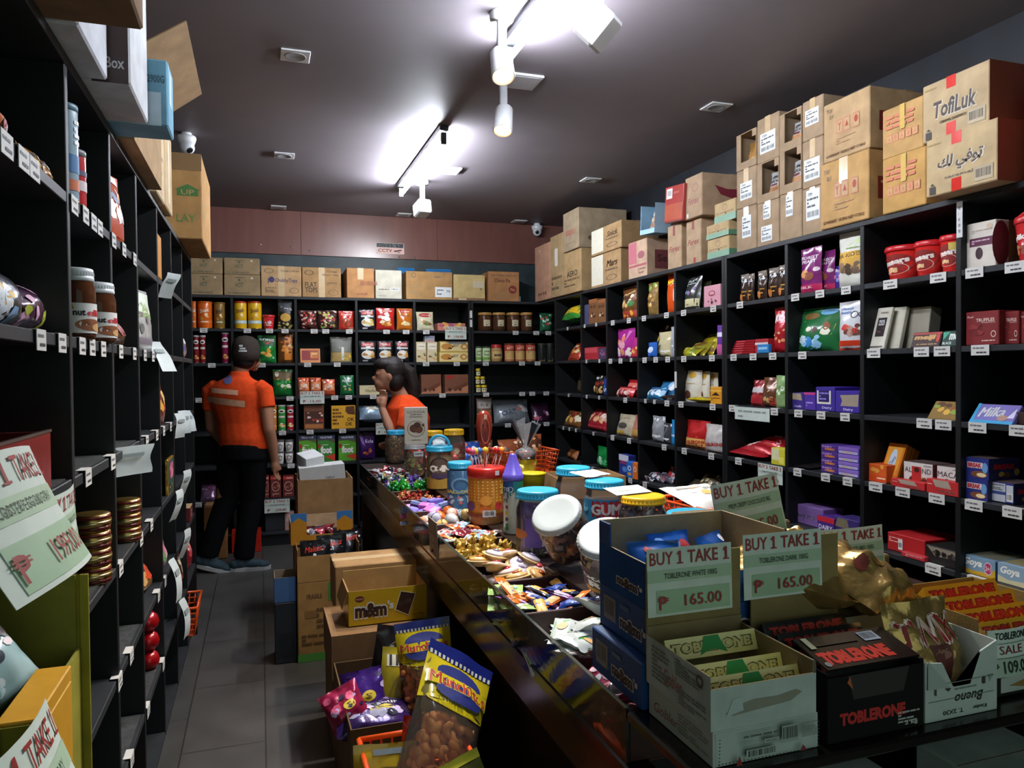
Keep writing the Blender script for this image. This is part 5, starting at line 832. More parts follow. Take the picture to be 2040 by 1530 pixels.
for wall, TT in (('B', TB), ('R', TR)):
    for row, pxs in TT.items():
        for px in pxs:
            nl = near_label(wall, row, px); k = (wall, row, nl); _used[k] = _used.get(k, 0)+1
            pre = ['white price tag', 'second white price tag', 'third white price tag', 'fourth white price tag'][_used[k]-1]
            sh_ = nl
            for w_ in (' with ', ' showing ', ' in front ', ' of the ', ' standing ', ' against ', ' behind ', ' leaning ', ' lying ', ' slumped ', ' between ', ' tipped '):
                if w_ in sh_: sh_ = sh_.split(w_)[0]
            lb = fit('%s under the %s, %s shelf, %s' % (pre, nl, ROWN[row], WALLN[wall]), '%s under %s, %s shelf, %s' % (pre.replace('white ', ''), nl, ROWN[row], WALLN[wall]), '%s under the %s, %s shelf, %s' % (pre, sh_, ROWN[row], WALLN[wall]))
            while lb in LABELS: lb = 'another '+lb
            LABELS[lb] = 1
            if wall == 'B': P = onY(px, 735, YB-.001); price_tag((P.x, YB+.0005, ZR[row]+.0005), 0, 'm', lb, None)
            else: P = onX(px, 735, XR-.001); price_tag((XR+.0005, P.y, ZR[row]+.0005), -90, 's' if 1200 > px or px in (1285, 1194, 1257, 1133, 1303) else ('m' if px < 1730 else 'l'), lb, None)
mb = MB(); mb.box(-.012, -.001, 0, .012, 0, .13, M('#cfd0d0')); art(mb, Plane((-.012, -.001, 0), (.024, 0, 0), (0, 0, .13)), [lines(.3, .1, .7, .9, 5, '#8a8a8a')])
tag(place(mb.obj('price_strip'), (XR-.0005, 2.047, 1.885), -90), 'narrow white paper strip on the divider above the red buckets', 'label')
mb = MB(); mb.box(-.012, -.001, 0, .012, 0, .1, M('#cfd0d0')); tag(place(mb.obj('price_strip'), (XR-.0005, 4.0, 1.3), -90), 'narrow white paper strip on the divider beside the white pouches', 'label')
for z, wd_ in ((1.88, 'upper'), (1.8, 'lower')):
    mb = MB(); mb.box(-.011, -.001, 0, .011, 0, .065, M('#d4d4d0')); tag(mb.obj('price_strip', None, (1.768, YB-.0005, z)), wd_+' white paper strip on the back wall divider beside the gold lidded jars', 'label')
# ---------------------------------------------------------------- paper signs
def one(u): return [r(u-.012, .755, u+.012, .945, '#96322f'), poly([(u-.036, .9), (u-.012, .945), (u-.012, .91), (u-.03, .88)], '#96322f'), r(u-.036, .755, u+.036, .775, '#96322f')]
def sign(w, h, lbl, prod, price, curl=.0, stripes=True, plain=False, sale=None):
    nu, nv = 8, 6; P = [[V(((i/nu-.5)*w, -curl*math.sin(PI*i/nu)+curl*.6*math.sin(j/nv*2), j/nv*h)) for i in range(nu+1)] for j in range(nv+1)]
    mb = MB(); mb.grid(lambda i, j: P[j][i], nu, nv, M('#c9d6cb')); mb.grid(lambda i, j: P[j][nu-i]+V((0, .0008, 0)), nu, nv, M('#c4cfc6'))
    S = Grid(P, nu, nv, w, h); A = []
    if not plain:
        A += [r(0, .5, 1, .68, '#a9c2a6'), r(.1, .04, .97, .38, '#9cbb9a')] if stripes else [r(0, .5, 1, .62, '#b8c4bc')]
        A += [t('BUY', .165, .85, .27, .19, '#96322f', bold=.012), *one(.38), t('TAKE', .65, .85, .36, .19, '#96322f', bold=.012), *one(.93), t(prod, .5, .59, .62, .08, '#1f3a2a', bold=.004)]
        A += [t('P', .17, .2, .09, .2, '#96322f', bold=.008), r(.105, .225, .235, .24, '#96322f'), r(.105, .255, .235, .27, '#96322f'), t(price, .64, .21, .44, .17, '#96322f', bold=.008)]
    if sale: A = sale
    art(mb, S, A, e0=.0006); return mb.obj('paper_sign')
def wsign(wall, px0, px1, pt, pb, lb, prod, price, off=.006, tilt=0, **k):
    if wall == 'B': a, b = onY(px0, pb, YB-off), onY(px1, pt, YB-off); s = sign(b.x-a.x, b.z-a.z, lb, prod, price, **k); place(s, ((a.x+b.x)/2, YB-off, a.z), 0, tilt)
    else: a, b = onX(px0, pb, XR-off), onX(px1, pt, XR-off); s = sign(a.y-b.y, onX((px0+px1)/2, pt, XR-off).z-onX((px0+px1)/2, pb, XR-off).z, lb, prod, price, **k); place(s, (XR-off, (a.y+b.y)/2, onX((px0+px1)/2, pb, XR-off).z), -90, tilt)
    return tag(s, fit(lb), 'sign')
wsign('B', 887, 929, 651, 676, 'paper BUY 1 TAKE 1 sign hanging right of the leaning cream pouch, back wall', 'BISCUIT', '159.00', stripes=False)
wsign('B', 598, 646, 779, 805, 'paper BUY 1 TAKE 1 sign for 15.00 under the orange packets, back wall', 'PUFFS', '15.00', stripes=False)
wsign('B', 527, 577, 993, 1023, 'paper BUY 1 TAKE 1 sign under the cocoa boxes beside the man', 'COCOA POWDER', '239.00', stripes=False)
wsign('B', 749, 787, 842, 866, 'paper BUY 1 TAKE 1 sign low on the back wall beside the woman', 'CHOCO', '89.00', stripes=False)
wsign('R', 1510, 1559, 926, 962, 'paper BUY 1 TAKE 1 sign under the lying red pouches, right wall', 'MALTESERS 90G', '99.00', stripes=False)
s_ = wsign('R', 1464, 1533, 812, 838, 'long blank looking white paper with faint print under the brown swirl bag', '', '', plain=True, sale=[lines(.1, .55, .9, .8, 1, '#8a968e'), lines(.1, .15, .9, .4, 1, '#8a8a8a', 4)])
# ================================================================ LEFT SHELF GOODS
def LY(px, py, din=.06): return onX(px, py, XL-din).y
def onleft(ob, y, row, din, label, cat, group=None, rz=90, rx=0, dz=0):
    place(ob, (XL-din, y, ZR[row]+.001+dz), rz, rx); return tag(ob, label, cat, group)
spread = [r(0, 0, 1, 1, '#dcdad4'), t('nut', .28, .68, .22, .2, '#1a1a1e', bold=.05), t('ella', .62, .68, .42, .22, '#b8202a', bold=.05), o(.5, .28, .3, .2, '#8a5030'), o(.68, .2, .16, .14, '#c89a60'), poly([(.05, .8), (.2, .8), (.15, 1), (.05, 1)], '#b89a3a')]
for (y, rr, h, lb) in ((1.80, .036, .15, 'rear chocolate spread jar with a white lid, left shelving'), (2.008, .041, .143, 'front chocolate spread jar with a white lid, left shelving')):
    j = jar('spread_jar', rr, h, '#d4d8da', neck=.82, tint='#5a3420', label=spread, lspan=170, lz=(.08, .5), kd=.85, a=.95, lidh=.17, mid=-35)
    onleft(j, y, 2, .024, lb, 'jar')
def gold_tin():
    mb = MB(); prof = [(.036, 0), (.0395, .003), (.0395, .012), (.041, .014), (.041, .026), (.0395, .028), (.0395, .037), (.036, .04)]
    mb.lathe(prof, M('#c9a55a', 'metal'), 24); mb.lathe([(.0397, .004), (.0397, .0115)], M('#5a1a16', 'gloss'), 24); mb.lathe([(.0412, .016), (.0412, .024)], M('#e0c88a', 'metal'), 24); mb.lathe([(.0397, .029), (.0397, .036)], M('#6a221c', 'gloss'), 24)
    return mb.obj('gold_tin')
t0 = gold_tin(); ordw = ['bottom', 'second', 'third', 'top']
for (y, n, dn, w) in ((1.93, 4, .03, 'nearer stack of four'), (2.385, 3, .03, 'farther stack of three')):
    for k in range(n):
        ob = t0 if (y < 2 and k == 0) else dup(t0); nm = ordw[k] if not (n == 3 and k == 2) else 'top'
        place(ob, (XL-dn, y, ZR[4]+.001+k*.0402), 30*k); tag(ob, '%s gold and red round tin in the %s, left shelving' % (nm, w), 'tin', 'gold and red tins')
def lpouch(px0, px1, pyt, row, th, col, A, label, rx=-4, name='snack_bag', hh=None, **k):
    a, b = onX(px0, 735, XL).y, onX(px1, 735, XL).y; edges = [1.161]+DL+[4.361]; mid = (a+b)/2
    lo = max([q for q in edges if q <= mid+.02])+.016; hi = min([q for q in edges if q > mid+.02])-.016
    a, b = max(a, lo), min(b, hi); h = hh or onX((px0+px1)/2, pyt, XL).z-ZR[row]; _seed[0] += 1
    ob = pouch(name, b-a, h, th, col, A, _seed[0], **k); return onleft(ob, (a+b)/2, row, th*.5+.012, label, 'bag', rz=82, rx=rx)
lpouch(222, 266, 338, 1, .055, '#c8501c', [r(.1, .1, .9, .3, '#b0401a'), blobs(.3, .2, .95, .7, 9, ['#e8e0d8', '#6a7a9a', '#f0a060', '#f4f0ec'], .1, 3), t('VAN', .7, .5, .4, .12, '#f0e8e0', 70), r(.1, .85, .9, .97, '#d8d4d0')], 'large shiny orange bag, top shelf of the left shelving')
lpouch(228, 276, 610, 2, .11, '#6a4a34', [poly([(.2, .3), (.5, .7), (.6, .6), (.35, .2)], '#d8d8e0'), blobs(.1, .1, .9, .9, 8, ['#8a2a2a', '#3a2a20', '#b0906a'], .12, 3)], 'brown and silver bag slumped beside the chocolate spread jars', rx=-25)
lpouch(278, 313, 572, 2, .06, '#c8ccc8', [r(0, 0, 1, .2, '#8a8088'), r(0, .52, 1, .6, '#8aa060'), blobs(.2, .6, .8, .75, 5, ['#5a4a34', '#8aa05a'], .1, 3), r(0, .6, 1, .95, '#cfd8c0'), blobs(.3, .25, .7, .5, 3, ['#6a6a64'], .08, 2)], 'white and green pouch standing at the shelf edge, left shelving', name='snack_pouch')
lpouch(316, 337, 738, 3, .06, '#8a3a22', [blobs(.05, .05, .95, .9, 16, ['#d8a040', '#b0281f', '#e8c070', '#5a1a12'], .1, 3), poly([(.3, .7), (.6, 1), (.75, .95), (.5, .6)], '#c8a040')], 'red and gold bag at the edge of the third shelf, left shelving')
lpouch(273, 288, 440, 1, .05, '#d8d4d0', [blobs(.2, .1, .8, .9, 5, ['#c87a5a', '#e8e4e0'], .12, 3)], 'slim white bag at the edge beyond the orange bag')
lpouch(368, 378, 660, 2, .06, '#c8a8a0', [blobs(.05, .05, .95, .95, 10, ['#7a2a2a', '#3a5a9a', '#e8e0dc'], .12, 3)], 'small white red and blue bag near the far end, left shelving')
lpouch(322, 336, 1080, 5, .06, '#b88a98', [blobs(.1, .1, .9, .9, 6, ['#d8b0b8', '#6a8a5a', '#c86a8a'], .14, 3)], 'pink packet at the edge of the fifth shelf, left shelving')
lpouch(288, 317, 1115, 5, .1, '#7a5a30', [blobs(.1, .1, .9, .9, 8, ['#c8401c', '#b8905a', '#3a2a1a'], .14, 3)], 'brown and orange bag slumped on the fifth shelf, left shelving', rx=-25)
lpouch(370, 386, 1082, 6, .09, '#b01f26', [blobs(.1, .3, .9, .9, 7, ['#d84a50', '#7a1014', '#e8c0b0'], .14, 3)], 'bright red bag on the sixth shelf at the far end, left shelving')
lpouch(350, 366, 1090, 6, .09, '#5a3424', [blobs(.05, .05, .95, .95, 16, ['#c8a870', '#8a3a2a', '#e0d0a8', '#2a1a12'], .09, 3)], 'brown and cream patterned bag on the sixth shelf, left shelving')
lpouch(247, 268, 1415, 7, .08, '#8a3418', [blobs(.1, .1, .9, .9, 8, ['#e08030', '#f0c060'], .12, 3)], 'orange packet low on the bottom shelf, left shelving', rx=-30)
mb = MB(); mb.box(-.1, 0, 0, .1, .012, .14, M('#c89a3a', 'gold'), .002); art(mb, Plane((-.1, 0, 0), (.2, 0, 0), (0, 0, .14)), [r(.05, .05, .9, .95, '#1f4a44'), blobs(.35, .4, .75, .8, 9, ['#d86a8a', '#e898b0', '#c04a70'], .14, 3), r(.1, .1, .6, .3, '#143430'), blobs(.15, .14, .55, .26, 4, ['#b05a3a', '#d8a060'], .05, 2)])
art(mb, Plane((-.1, .012, 0), (0, -.012, 0), (0, 0, .14)), [])
ob = mb.obj('gift_box'); onleft(ob, 3.29, 4, .004, 'dark green gift box with a pink flower and gold rim, left shelving', 'box')
mb = MB(); mb.box(-.05, 0, 0, .05, .08, .16, M('#c8862a'), .003); onleft(mb.obj('snack_box'), 3.04, 1, .003, 'plain amber box at the edge of the top shelf, left shelving', 'box')
ob = box('biscuit_box', .15, .15, .07, '#6a1f20', {'F': [ring(.5, .5, .15, .3, .3, '#d8c0a8')], 'T': [r(0, 0, 1, 1, '#b89a70')]}); onleft(ob, 4.15, 5, .003, 'dark red box with a cream top on the fifth shelf, left shelving', 'box')
for k in range(3):
    mb = MB(); mb.lathe([(0, 0), (.02, .003), (.032, .016), (.036, .034), (.031, .052), (.018, .064), (0, .067)], M('#a81018', 'foil'), 14); mb.tube([(0, 0, .064), (.004, .003, .074), (.014, .01, .078)], [.006, .004, .009], M('#a81018', 'foil'), 6)
    ob = mb.obj('foil_ball'); onleft(ob, 2.84, 6, .038, ['lowest', 'middle', 'highest'][k]+' red foil wrapped ball of the upright trio, left shelving', 'sweet', 'red foil balls', dz=k*.067)
# canister and red can beside the first divider
c_ = canister('drink_can', .03, .2, '#9ab0bc', [r(0, .3, 1, .5, '#2a6a9a'), r(0, .1, 1, .22, '#c86a3a'), lines(.3, .6, .7, .9, 4, '#ffffff')], lidcol='#6a8a9a'); onleft(c_, 1.745, 1, .035, 'slim silver and blue canister, top shelf of the left shelving', 'can')
c_ = canister('drink_can', .028, .125, '#b83238', [r(0, .3, 1, .5, '#d8c8c8'), r(0, .6, 1, .7, '#3a3a5a')], lidcol='#8a8a8a'); onleft(c_, 1.81, 1, .032, 'short red can beside the silver canister, left shelving', 'can')
# nearest column
lpouch(-60, 80, 185, 1, .12, '#8a4a3a', [blobs(.05, .05, .95, .95, 20, ['#3a6ab0', '#e0e8f0', '#d8602a', '#a8283a', '#c8a060'], .1, 3)], 'red and blue glossy bag nearest the camera, top shelf of the left shelving', rx=-22)
for k, (y, c1) in enumerate(((1.5, '#b8862a'), (1.56, '#9a6a2a'))): 
    ob = pouch('wrapped_sweet', .06, .05, .03, c1, [blobs(.1, .1, .9, .9, 5, ['#f0d890', '#5a3a14', '#e8e8f0'], .16, 2)], k+2); onleft(ob, y-.01, 1, .018, ['larger', 'smaller'][k]+' gold wrapped sweet at the edge of the top shelf, left shelving', 'sweet', rx=-30)
for k, (y, c1, cs, lb) in enumerate(((1.27, '#8a5a2a', ['#c89a50', '#e0d0b0', '#3a2a1a'], 'brown and gold'), (1.38, '#3a3e46', ['#d8e0e8', '#e0b030', '#2a2a34', '#8ab0d8'], 'black and silver'), (1.5, '#4a2a44', ['#d8a0c0', '#e8e0e8', '#2a2030', '#b0b83a'], 'pink and black'))):
    ob = pouch('snack_bag', .19, .15-.025*k, .1, c1, [blobs(.05, .05, .95, .95, 22, cs, .09, k+3)], k+60); onleft(ob, y, 2, .055, lb+' shiny bag in the heap on the second shelf nearest the camera', 'bag', rx=-20)
tr = open_box('sweets_tray', .34, .24, .1, .003, '#8a2420', '#6a1a18', kind='gloss'); onleft(tr, 1.345, 3, .012, 'dark red foil edged tray on the third shelf nearest the camera', 'tray')
mb = MB(); mb.box(-.172, -.002, .099, .172, .004, .104, M('#b8b4ac', 'metal')); mb.obj('foil_rim', tr)
mb = MB(); mb.box(-.02, 0, 0, .02, .03, .1, M('#6a4a30', 'gloss'), .008); onleft(mb.obj('snack_packet'), 1.675, 3, .2, 'small brown packet deep on the third shelf beside the divider, left shelving', 'packet')
# shelf liners
for (i, row) in ((0, 3), (1, 3), (1, 4), (1, 6), (2, 3), (2, 5), (2, 6), (3, 6)):
    e_ = [1.172]+DL; mb = MB(); mb.box(XL-.36, e_[i]+.02, ZR[row]+.0005, XL-.012, e_[i+1]-.02, ZR[row]+.003, M('#3a3c3c', 'mat'))
    tag(mb.obj('shelf_liner'), 'dark ribbed liner on the %s shelf, %s column of the left shelving' % (ROWN[row], ['nearest', 'second', 'third', 'fourth'][i]), 'liner')
TL = {1: [22, 55, 76, 154, 176, 192, 204, 231, 251, 272], 2: [82, 124, 164, 184, 206, 241, 268, 289, 305], 3: [171, 221, 290, 310, 324, 338], 4: [233, 275, 296], 5: [227, 251, 308, 322], 6: [200, 248, 283, 315], 7: [206, 255]}
nth = ['nearest', 'second', 'third', 'fourth', 'fifth', 'sixth', 'seventh', 'eighth', 'ninth', 'tenth']
for row, pxs in TL.items():
    for k, px in enumerate(pxs):
        P = onX(px, 735, XL); price_tag((XL+.0005, P.y, ZR[row]+.0035 if row > 2 else ZR[row]+.0005), 90, 'm', 'white price tag on the %s shelf edge of the left shelving, %s from the camera' % (ROWN[row], nth[k]), None)
def hanging(px0, px1, py0, py1, label, bend=.02, twist=-12):
    n = 8; a, b = onX(px0, py0, XL+.012), onX(px1, py0, XL+.012); w = min(max(b.y-a.y, .05), .07 if px0 > 300 else .13); P = (a+b)/2; h = P.z-onX((px0+px1)/2, py1, XL+.012).z; rn = random.Random(px0); mb = MB()
    f = lambda i, j: V(((i/2-.5)*w+math.sin(j*.8+px0)*.006, -bend*math.sin(j/n*2.2+px0)-.004*(i-1)**2, -j/n*h))
    mb.grid(f, 2, n, M('#c9d2d0')); mb.grid(lambda i, j: f(2-i, j)+V((0, .0007, 0)), 2, n, M('#bcc4c2'))
    mb.add([f(0, 2)+V((w*.15, -.0028, 0)), f(0, 2)+V((w*.8, -.0028, 0)), f(0, 3)+V((w*.8, -.0032, 0)), f(0, 3)+V((w*.15, -.0032, 0))], [(0, 1, 2, 3)], M('#8a9492'))
    tag(place(mb.obj('hanging_paper'), P, 90+twist), label, 'paper')
hanging(247, 272, 888, 948, 'square white paper hanging from the third shelf edge, left shelving', .006, -40)
hanging(322, 338, 545, 592, 'folded white paper hanging near the second shelf, left shelving', .03, -35)
hanging(313, 330, 680, 740, 'curled long white paper below the white and green pouch', .04, -35)
for k, (a_, b_, c_, d_) in enumerate(((346, 354, 823, 873), (358, 366, 818, 864), (370, 379, 818, 860))): hanging(a_, b_, c_, d_, ['left', 'middle', 'right'][k]+' of three white papers hanging side by side, left shelving', .02, -25)
hanging(353, 361, 937, 992, 'white paper hanging beside the dark green gift box', .03, -20)
hanging(334, 346, 977, 1040, 'white paper hanging below the dark green gift box', .03, -15)
hanging(353, 361, 1055, 1118, 'white paper hanging in front of the brown patterned bag', .03, -15)
hanging(333, 344, 1115, 1202, 'long white paper hanging by the pink packet', .03, -10)
hanging(352, 362, 1195, 1275, 'lowest long white paper near the orange basket, left shelving', .03, -12)
def basket(name, w, d, h, col, label, loc, rz=0):
    mb = MB(); m = M(col, 'plas'); th = .004; q = .86
    def pt(x, y, z): s = q+(1-q)*z/h; return V((x*w/2*s, y*d/2*s, z))
    for z in [h*k/5 for k in range(0, 6)]:
        for a, b in (((-1, -1), (1, -1)), ((1, -1), (1, 1)), ((1, 1), (-1, 1)), ((-1, 1), (-1, -1))): mb.tube([pt(*a, z), pt(*b, z)], th if z < h*.99 else th*1.7, m, 5)
    for s in range(4):
        n = 9
        for k in range(n+1):
            f = -1+2*k/n; a = [(f, -1), (1, f), (f, 1), (-1, f)][s]; mb.tube([pt(*a, 0), pt(*a, h)], th*.8, m, 5)
    mb.box(-w/2*q, -d/2*q, 0, w/2*q, d/2*q, .004, m); ob = mb.obj(name); place(ob, loc, rz); return tag(ob, label, 'basket')
basket('plastic_basket', .3, .26, .14, '#d8541c', 'orange plastic basket on the bottom shelf at the far end, left shelving', (XL-.1, 4.12, ZR[7]+.002), 90)
# yellow display box nearest the camera with two paper signs
yb = open_box('display_box', .31, .26, .4, .006, '#8a8428', '#7d7a2c', front=.27, left=.27, right=.4); place(yb, (-.308, 1.335, ZR[5]+.001), 90); tag(yb, 'tall yellow display box filled with blue pouches nearest the camera', 'box')
mb = MB(); mb.box(-.15, -.006, .0, .055, -.001, .25, M('#c8921f'), .002); mb.box(-.15, -.006, .25, .055, .045, .275, M('#c8921f'), .002); mb.obj('front_flap', yb)
mb = MB(); mb.box(.1495, -.014, .0, .1555, .0, .4, M('#8a8428', 'card'), .001); mb.obj('side_panel', yb)
for k, (y, x, z, tl) in enumerate(((1.26, -.39, .31, 10), (1.37, -.38, .29, -20), (1.42, -.46, .33, 15), (1.2, -.42, .3, -5))):
    ob = pouch('sweets_pouch', .12, .15, .07, ['#7fb0b8', '#a8c8cc', '#6aa0ac', '#8ab8c0'][k], [blobs(.1, .1, .9, .9, 9, ['#e8f0f0', '#c85a7a', '#3a4a5a', '#f0e0e8'], .1, k+3), o(.5, .5, .1, .08, '#2a3a40')], k+50, 'gloss'); place(ob, (x, y, ZR[5]+z-.05), 80+tl, -25, tl); tag(ob, ['front', 'rightmost', 'rear', 'leftmost'][k]+' pale blue pouch inside the tall yellow display box', 'pouch', 'pale blue pouches')
s_ = sign(.24, .17, '', 'LOBSTER EGG 80G TRAY', '199.00', curl=.02); place(s_, (-.235, 1.03, 1.17), 84, -22); tag(s_, 'BUY 1 TAKE 1 paper sign for 199.00 nearest the camera on the left', 'sign')
s_ = sign(.26, .19, '', 'CHOCOLATE TRAY', '109.00', curl=.02); place(s_, (-.235, 1.05, .79), 84, -18); tag(s_, 'BUY 1 TAKE 1 paper sign on the lower front of the yellow display box', 'sign')
s_ = sign(.19, .13, '', 'CHOCO BALLS 200G', '250.00', curl=.01); place(s_, (XL+.014, 1.51, 1.082), 90, -2); tag(s_, 'pinkish BUY 1 TAKE 1 paper sign beside the nearer gold tin stack', 'sign')
# ================================================================ DISPLAY COUNTER
CX0, CX1, CY0, CY1, CZ = .62, 1.80, .957, 5.02, .80
XD = .85
cnt = empty('display_counter', ((CX0+CX1)/2, (CY0+CY1)/2, 0)); tag(cnt, 'long low display counter with glass edge and wooden candy compartments', 'counter')
OFF = V(cnt.location)
def cpart(nm, x0, y0, z0, x1, y1, z1, mat, bev=.002):
    mb = MB(); mb.box(x0-OFF.x, y0-OFF.y, z0-OFF.z, x1-OFF.x, y1-OFF.y, z1-OFF.z, mat, bev); return mb.obj(nm, cnt)
BLK = M('#14120f', 'gloss'); DWD = M('#3a1c16', 'wood'); STR = M('#54371f', 'wood')
SLOT = [1.215, 1.504, 1.783, 2.081, 2.353, 2.641, 2.944, 3.245, 3.545, 3.83, 4.12, 4.42, 4.72]
cpart('base_cabinet', CX0+.07, 1.3, 0, CX1-.03, CY1-.02, .66, BLK)
cpart('front_leg', CX0+.02, CY0+.03, 0, CX0+.08, CY0+.09, .66, BLK); cpart('front_leg', CX1-.08, CY0+.03, 0, CX1-.02, CY0+.09, .66, BLK)
cpart('lower_shelf', CX0+.03, CY0+.02, .50, CX1-.03, 1.3, .525, BLK)
cpart('wood_strip', CX0+.012, CY0+.1, .56, CX0+.07, CY1, .665, M('#4a3820', 'gloss'))
cpart('lower_rail', CX0-.004, CY0, .665, CX0+.05, CY1, .70, BLK, .004)
cpart('tray_floor', CX0+.05, SLOT[0], .69, XD, SLOT[-1], .704, DWD)
cpart('inner_wall', XD, SLOT[0], .69, XD+.012, SLOT[-1], CZ-.014, DWD)
cpart('deck', XD, 1.205, CZ-.014, CX1, CY1, CZ, M('#241510', 'wood')); cpart('front_deck', CX0, CY0, CZ-.02, CX1, 1.204, CZ, BLK, .004)
cpart('end_deck', CX0+.008, SLOT[-1], CZ-.014, XD-.001, CY1, CZ, M('#241510', 'wood'))
for y in SLOT: cpart('divider', CX0+.009, y-.006, .70, XD-.0005, y+.006, CZ-.003, DWD)
cpart('glass_pane', CX0, 1.206, .70, CX0+.006, CY1, CZ, clear('#b8c8b8', .25, 1.6, .05), 0)
cpart('glass_edge', CX0-.001, 1.206, CZ, CX0+.007, CY1, CZ+.004, M('#2a302a', 'gloss'), 0)
cpart('end_panel', CX0+.01, CY1-.02, .02, CX1-.01, CY1, CZ-.015, DWD); cpart('right_panel', CX1-.03, CY0+.1, .5, CX1, CY1-.021, CZ-.015, DWD)
# ---------------------------------------------------------------- sweets
def twist(c1, c2=None, L=.03, rr=.009):
    mb = MB(); m = M(c1, 'foil'); m2 = M(c2 or c1, 'foil'); X = Matrix.Rotation(PI/2, 4, 'Y')
    mb.lathe([(.003, -L*.34), (rr*.8, -L*.26), (rr, 0), (rr*.8, L*.26), (.003, L*.34)], m, 8, X=X)
    for s in (-1, 1):
        vs = [V((s*L*.33, 0, 0))]+[V((s*L*(.62+.06*(k % 2)), math.cos(a)*rr*1.3, math.sin(a)*rr*.7)) for k, a in enumerate([2*PI*q/8 for q in range(8)])]
        mb.add(vs, [(0, k+1, (k+1) % 8+1) for k in range(8)], m2)
    return mb
def packlet(w, h, th, col, A, seed, k='foil', nu=7, nv=7): return pouch('wrapped_sweet', w, h, th, col, A, seed, k, top=.12, bot=.12, nu=nu, nv=nv, wr=1.6)
def pile(y0, y1, protos, n, zt, label, group, name, spread=(CX0+.03, XD-.015), flat=True, seed=0, cat='sweet', zlo=.708, peak=.0, sp=None):
    rn = random.Random(seed); first = set()
    for k in range(n):
        p = protos[k % len(protos)]; x = rn.uniform(*spread); y = rn.uniform(y0+.025, y1-.025); f = k/n
        z = zlo+(zt-zlo)*f+rn.uniform(-.003, .003)+peak*max(0, 1-abs(x-sum(spread)/2)/.08)*f
        rot = (rn.uniform(-.4, .4), rn.uniform(-.4, .4), rn.uniform(0, 6.28)) if flat else (rn.uniform(0, 6.28), rn.uniform(0, 6.28), rn.uniform(0, 6.28))
        if p.name in first or p.get('used'): ob = dup(p)
        else: ob = p; p['used'] = 1
        if ob.name.split('.')[0] != name: ob.name = name
        first.add(p.name); ob.location = (x, y, z); ob.rotation_euler = rot; tag(ob, label, cat, group)
        if 'used' in ob: pass
def lay(ob):   # re-centre a small pouch so that it lies flat about its middle
    me = ob.data; R = Matrix.Rotation(-PI/2, 4, 'X'); zs = [v.co.z for v in me.vertices]; c = (max(zs)+min(zs))/2
    me.transform(R @ Matrix.Translation((0, 0, -c))); ob.name = 'wrapped_sweet'; return ob
S_ = lambda i: (SLOT[i], SLOT[i+1])
mo = lambda sd: lay(packlet(.085, .12, .03, '#cdd4cf', [poly([(.55, .2), (.95, .2), (.95, .75), (.5, .6)], '#3f9a3a'), o(.72, .42, .16, .12, '#d8a868'), t('TEA', .26, .55, .3, .12, '#22262a', 70), blobs(.1, .2, .45, .8, 4, ['#2a2e30'], .04, sd), r(.1, .9, .9, .97, '#e4e8e4')], sd, 'gloss', 9, 9))
pile(*S_(1), [mo(3), mo(4), mo(5)], 32, .81, 'white and green wrapped rice cake heaped in the counter compartment beside the blue boxes', 'white and green packs in the counter', 'rice_cake_pack', seed=3)
pk = lambda sd, c, cs: lay(packlet(.07, .055, .02, c, [blobs(.1, .1, .9, .9, 7, cs, .13, sd)], sd))
pile(*S_(0), [pk(5, '#b8405a', ['#e8c8d0', '#e8e8e8']), pk(6, '#d8c8cc', ['#b83048', '#e090a0'])], 24, .775, 'pink and white wrapped sweet in the nearest counter compartment', 'pink and white sweets in the counter', 'pink_sweet', seed=4)
wf = lambda sd, c, cs: lay(packlet(.035, .11, .018, c, [r(.1, .2, .9, .75, cs[0]), blobs(.15, .2, .85, .8, 5, cs, .16, sd), t('Bar', .5, .5, .6, .1, '#f0f0f4', 90)], sd, 'gloss', 6, 8))
pile(*S_(2), [wf(7, '#1f3a8a', ['#2a52a8', '#e0a050', '#c8d8f0']), wf(8, '#d8702a', ['#e0a060', '#2a3a80', '#f0e0c8']), wf(9, '#8a5aa0', ['#c8a0d0', '#e8e0c8']), wf(10, '#22304a', ['#e0a040', '#3a6ac0'])], 58, .80, 'blue and orange wrapped wafer bar in the compartment next to the tilted jar', 'wafer bars in the counter', 'wafer_bar', seed=5)
lm = lay(packlet(.07, .1, .02, '#a8c878', [blobs(.1, .1, .9, .9, 7, ['#e8f0d8', '#5aa0b0', '#d8d8a0'], .13, 3)], 12, 'gloss'))
pile(1.80, 2.06, [lm], 7, .80, 'pale green and blue packet along the glass edge of the counter', 'pale green packets in the counter', 'pale_packet', spread=(.645, .68), seed=6)
def jelly(c1, c2):
    mb = MB(); mb.lathe([(.03, 0), (.036, .012), (.047, .016), (.047, .018), (.037, .0185)], M('#e0c088', 'gloss'), 20); mb.lathe([(.037, .0185), (.03, .026), (.013, .03), (0, .0305)], M(c1, 'gloss'), 20); mb.lathe([(.012, .030), (.01, .034), (0, .035)], M(c2, 'gloss'), 12); return mb.obj('jelly_cup')
pile(*S_(3), [jelly('#dcb070', '#b8501c'), jelly('#e0c8c0', '#c83a4a'), jelly('#d0c8d4', '#8a7a9a')], 30, .80, 'round fruit jelly cup in the counter compartment before the gold sweets', 'jelly cups in the counter', 'jelly_cup', seed=8, sp=1)
pile(*S_(4), [twist('#b8923a', '#d8b860', .04, .011).obj('gold_sweet'), twist('#a07c2a', '#e0c878', .036, .012).obj('gold_sweet')], 100, .80, 'gold foil twist sweet heaped in front of the purple jar', 'gold sweets in the counter', 'gold_sweet', flat=False, seed=9, peak=.03)
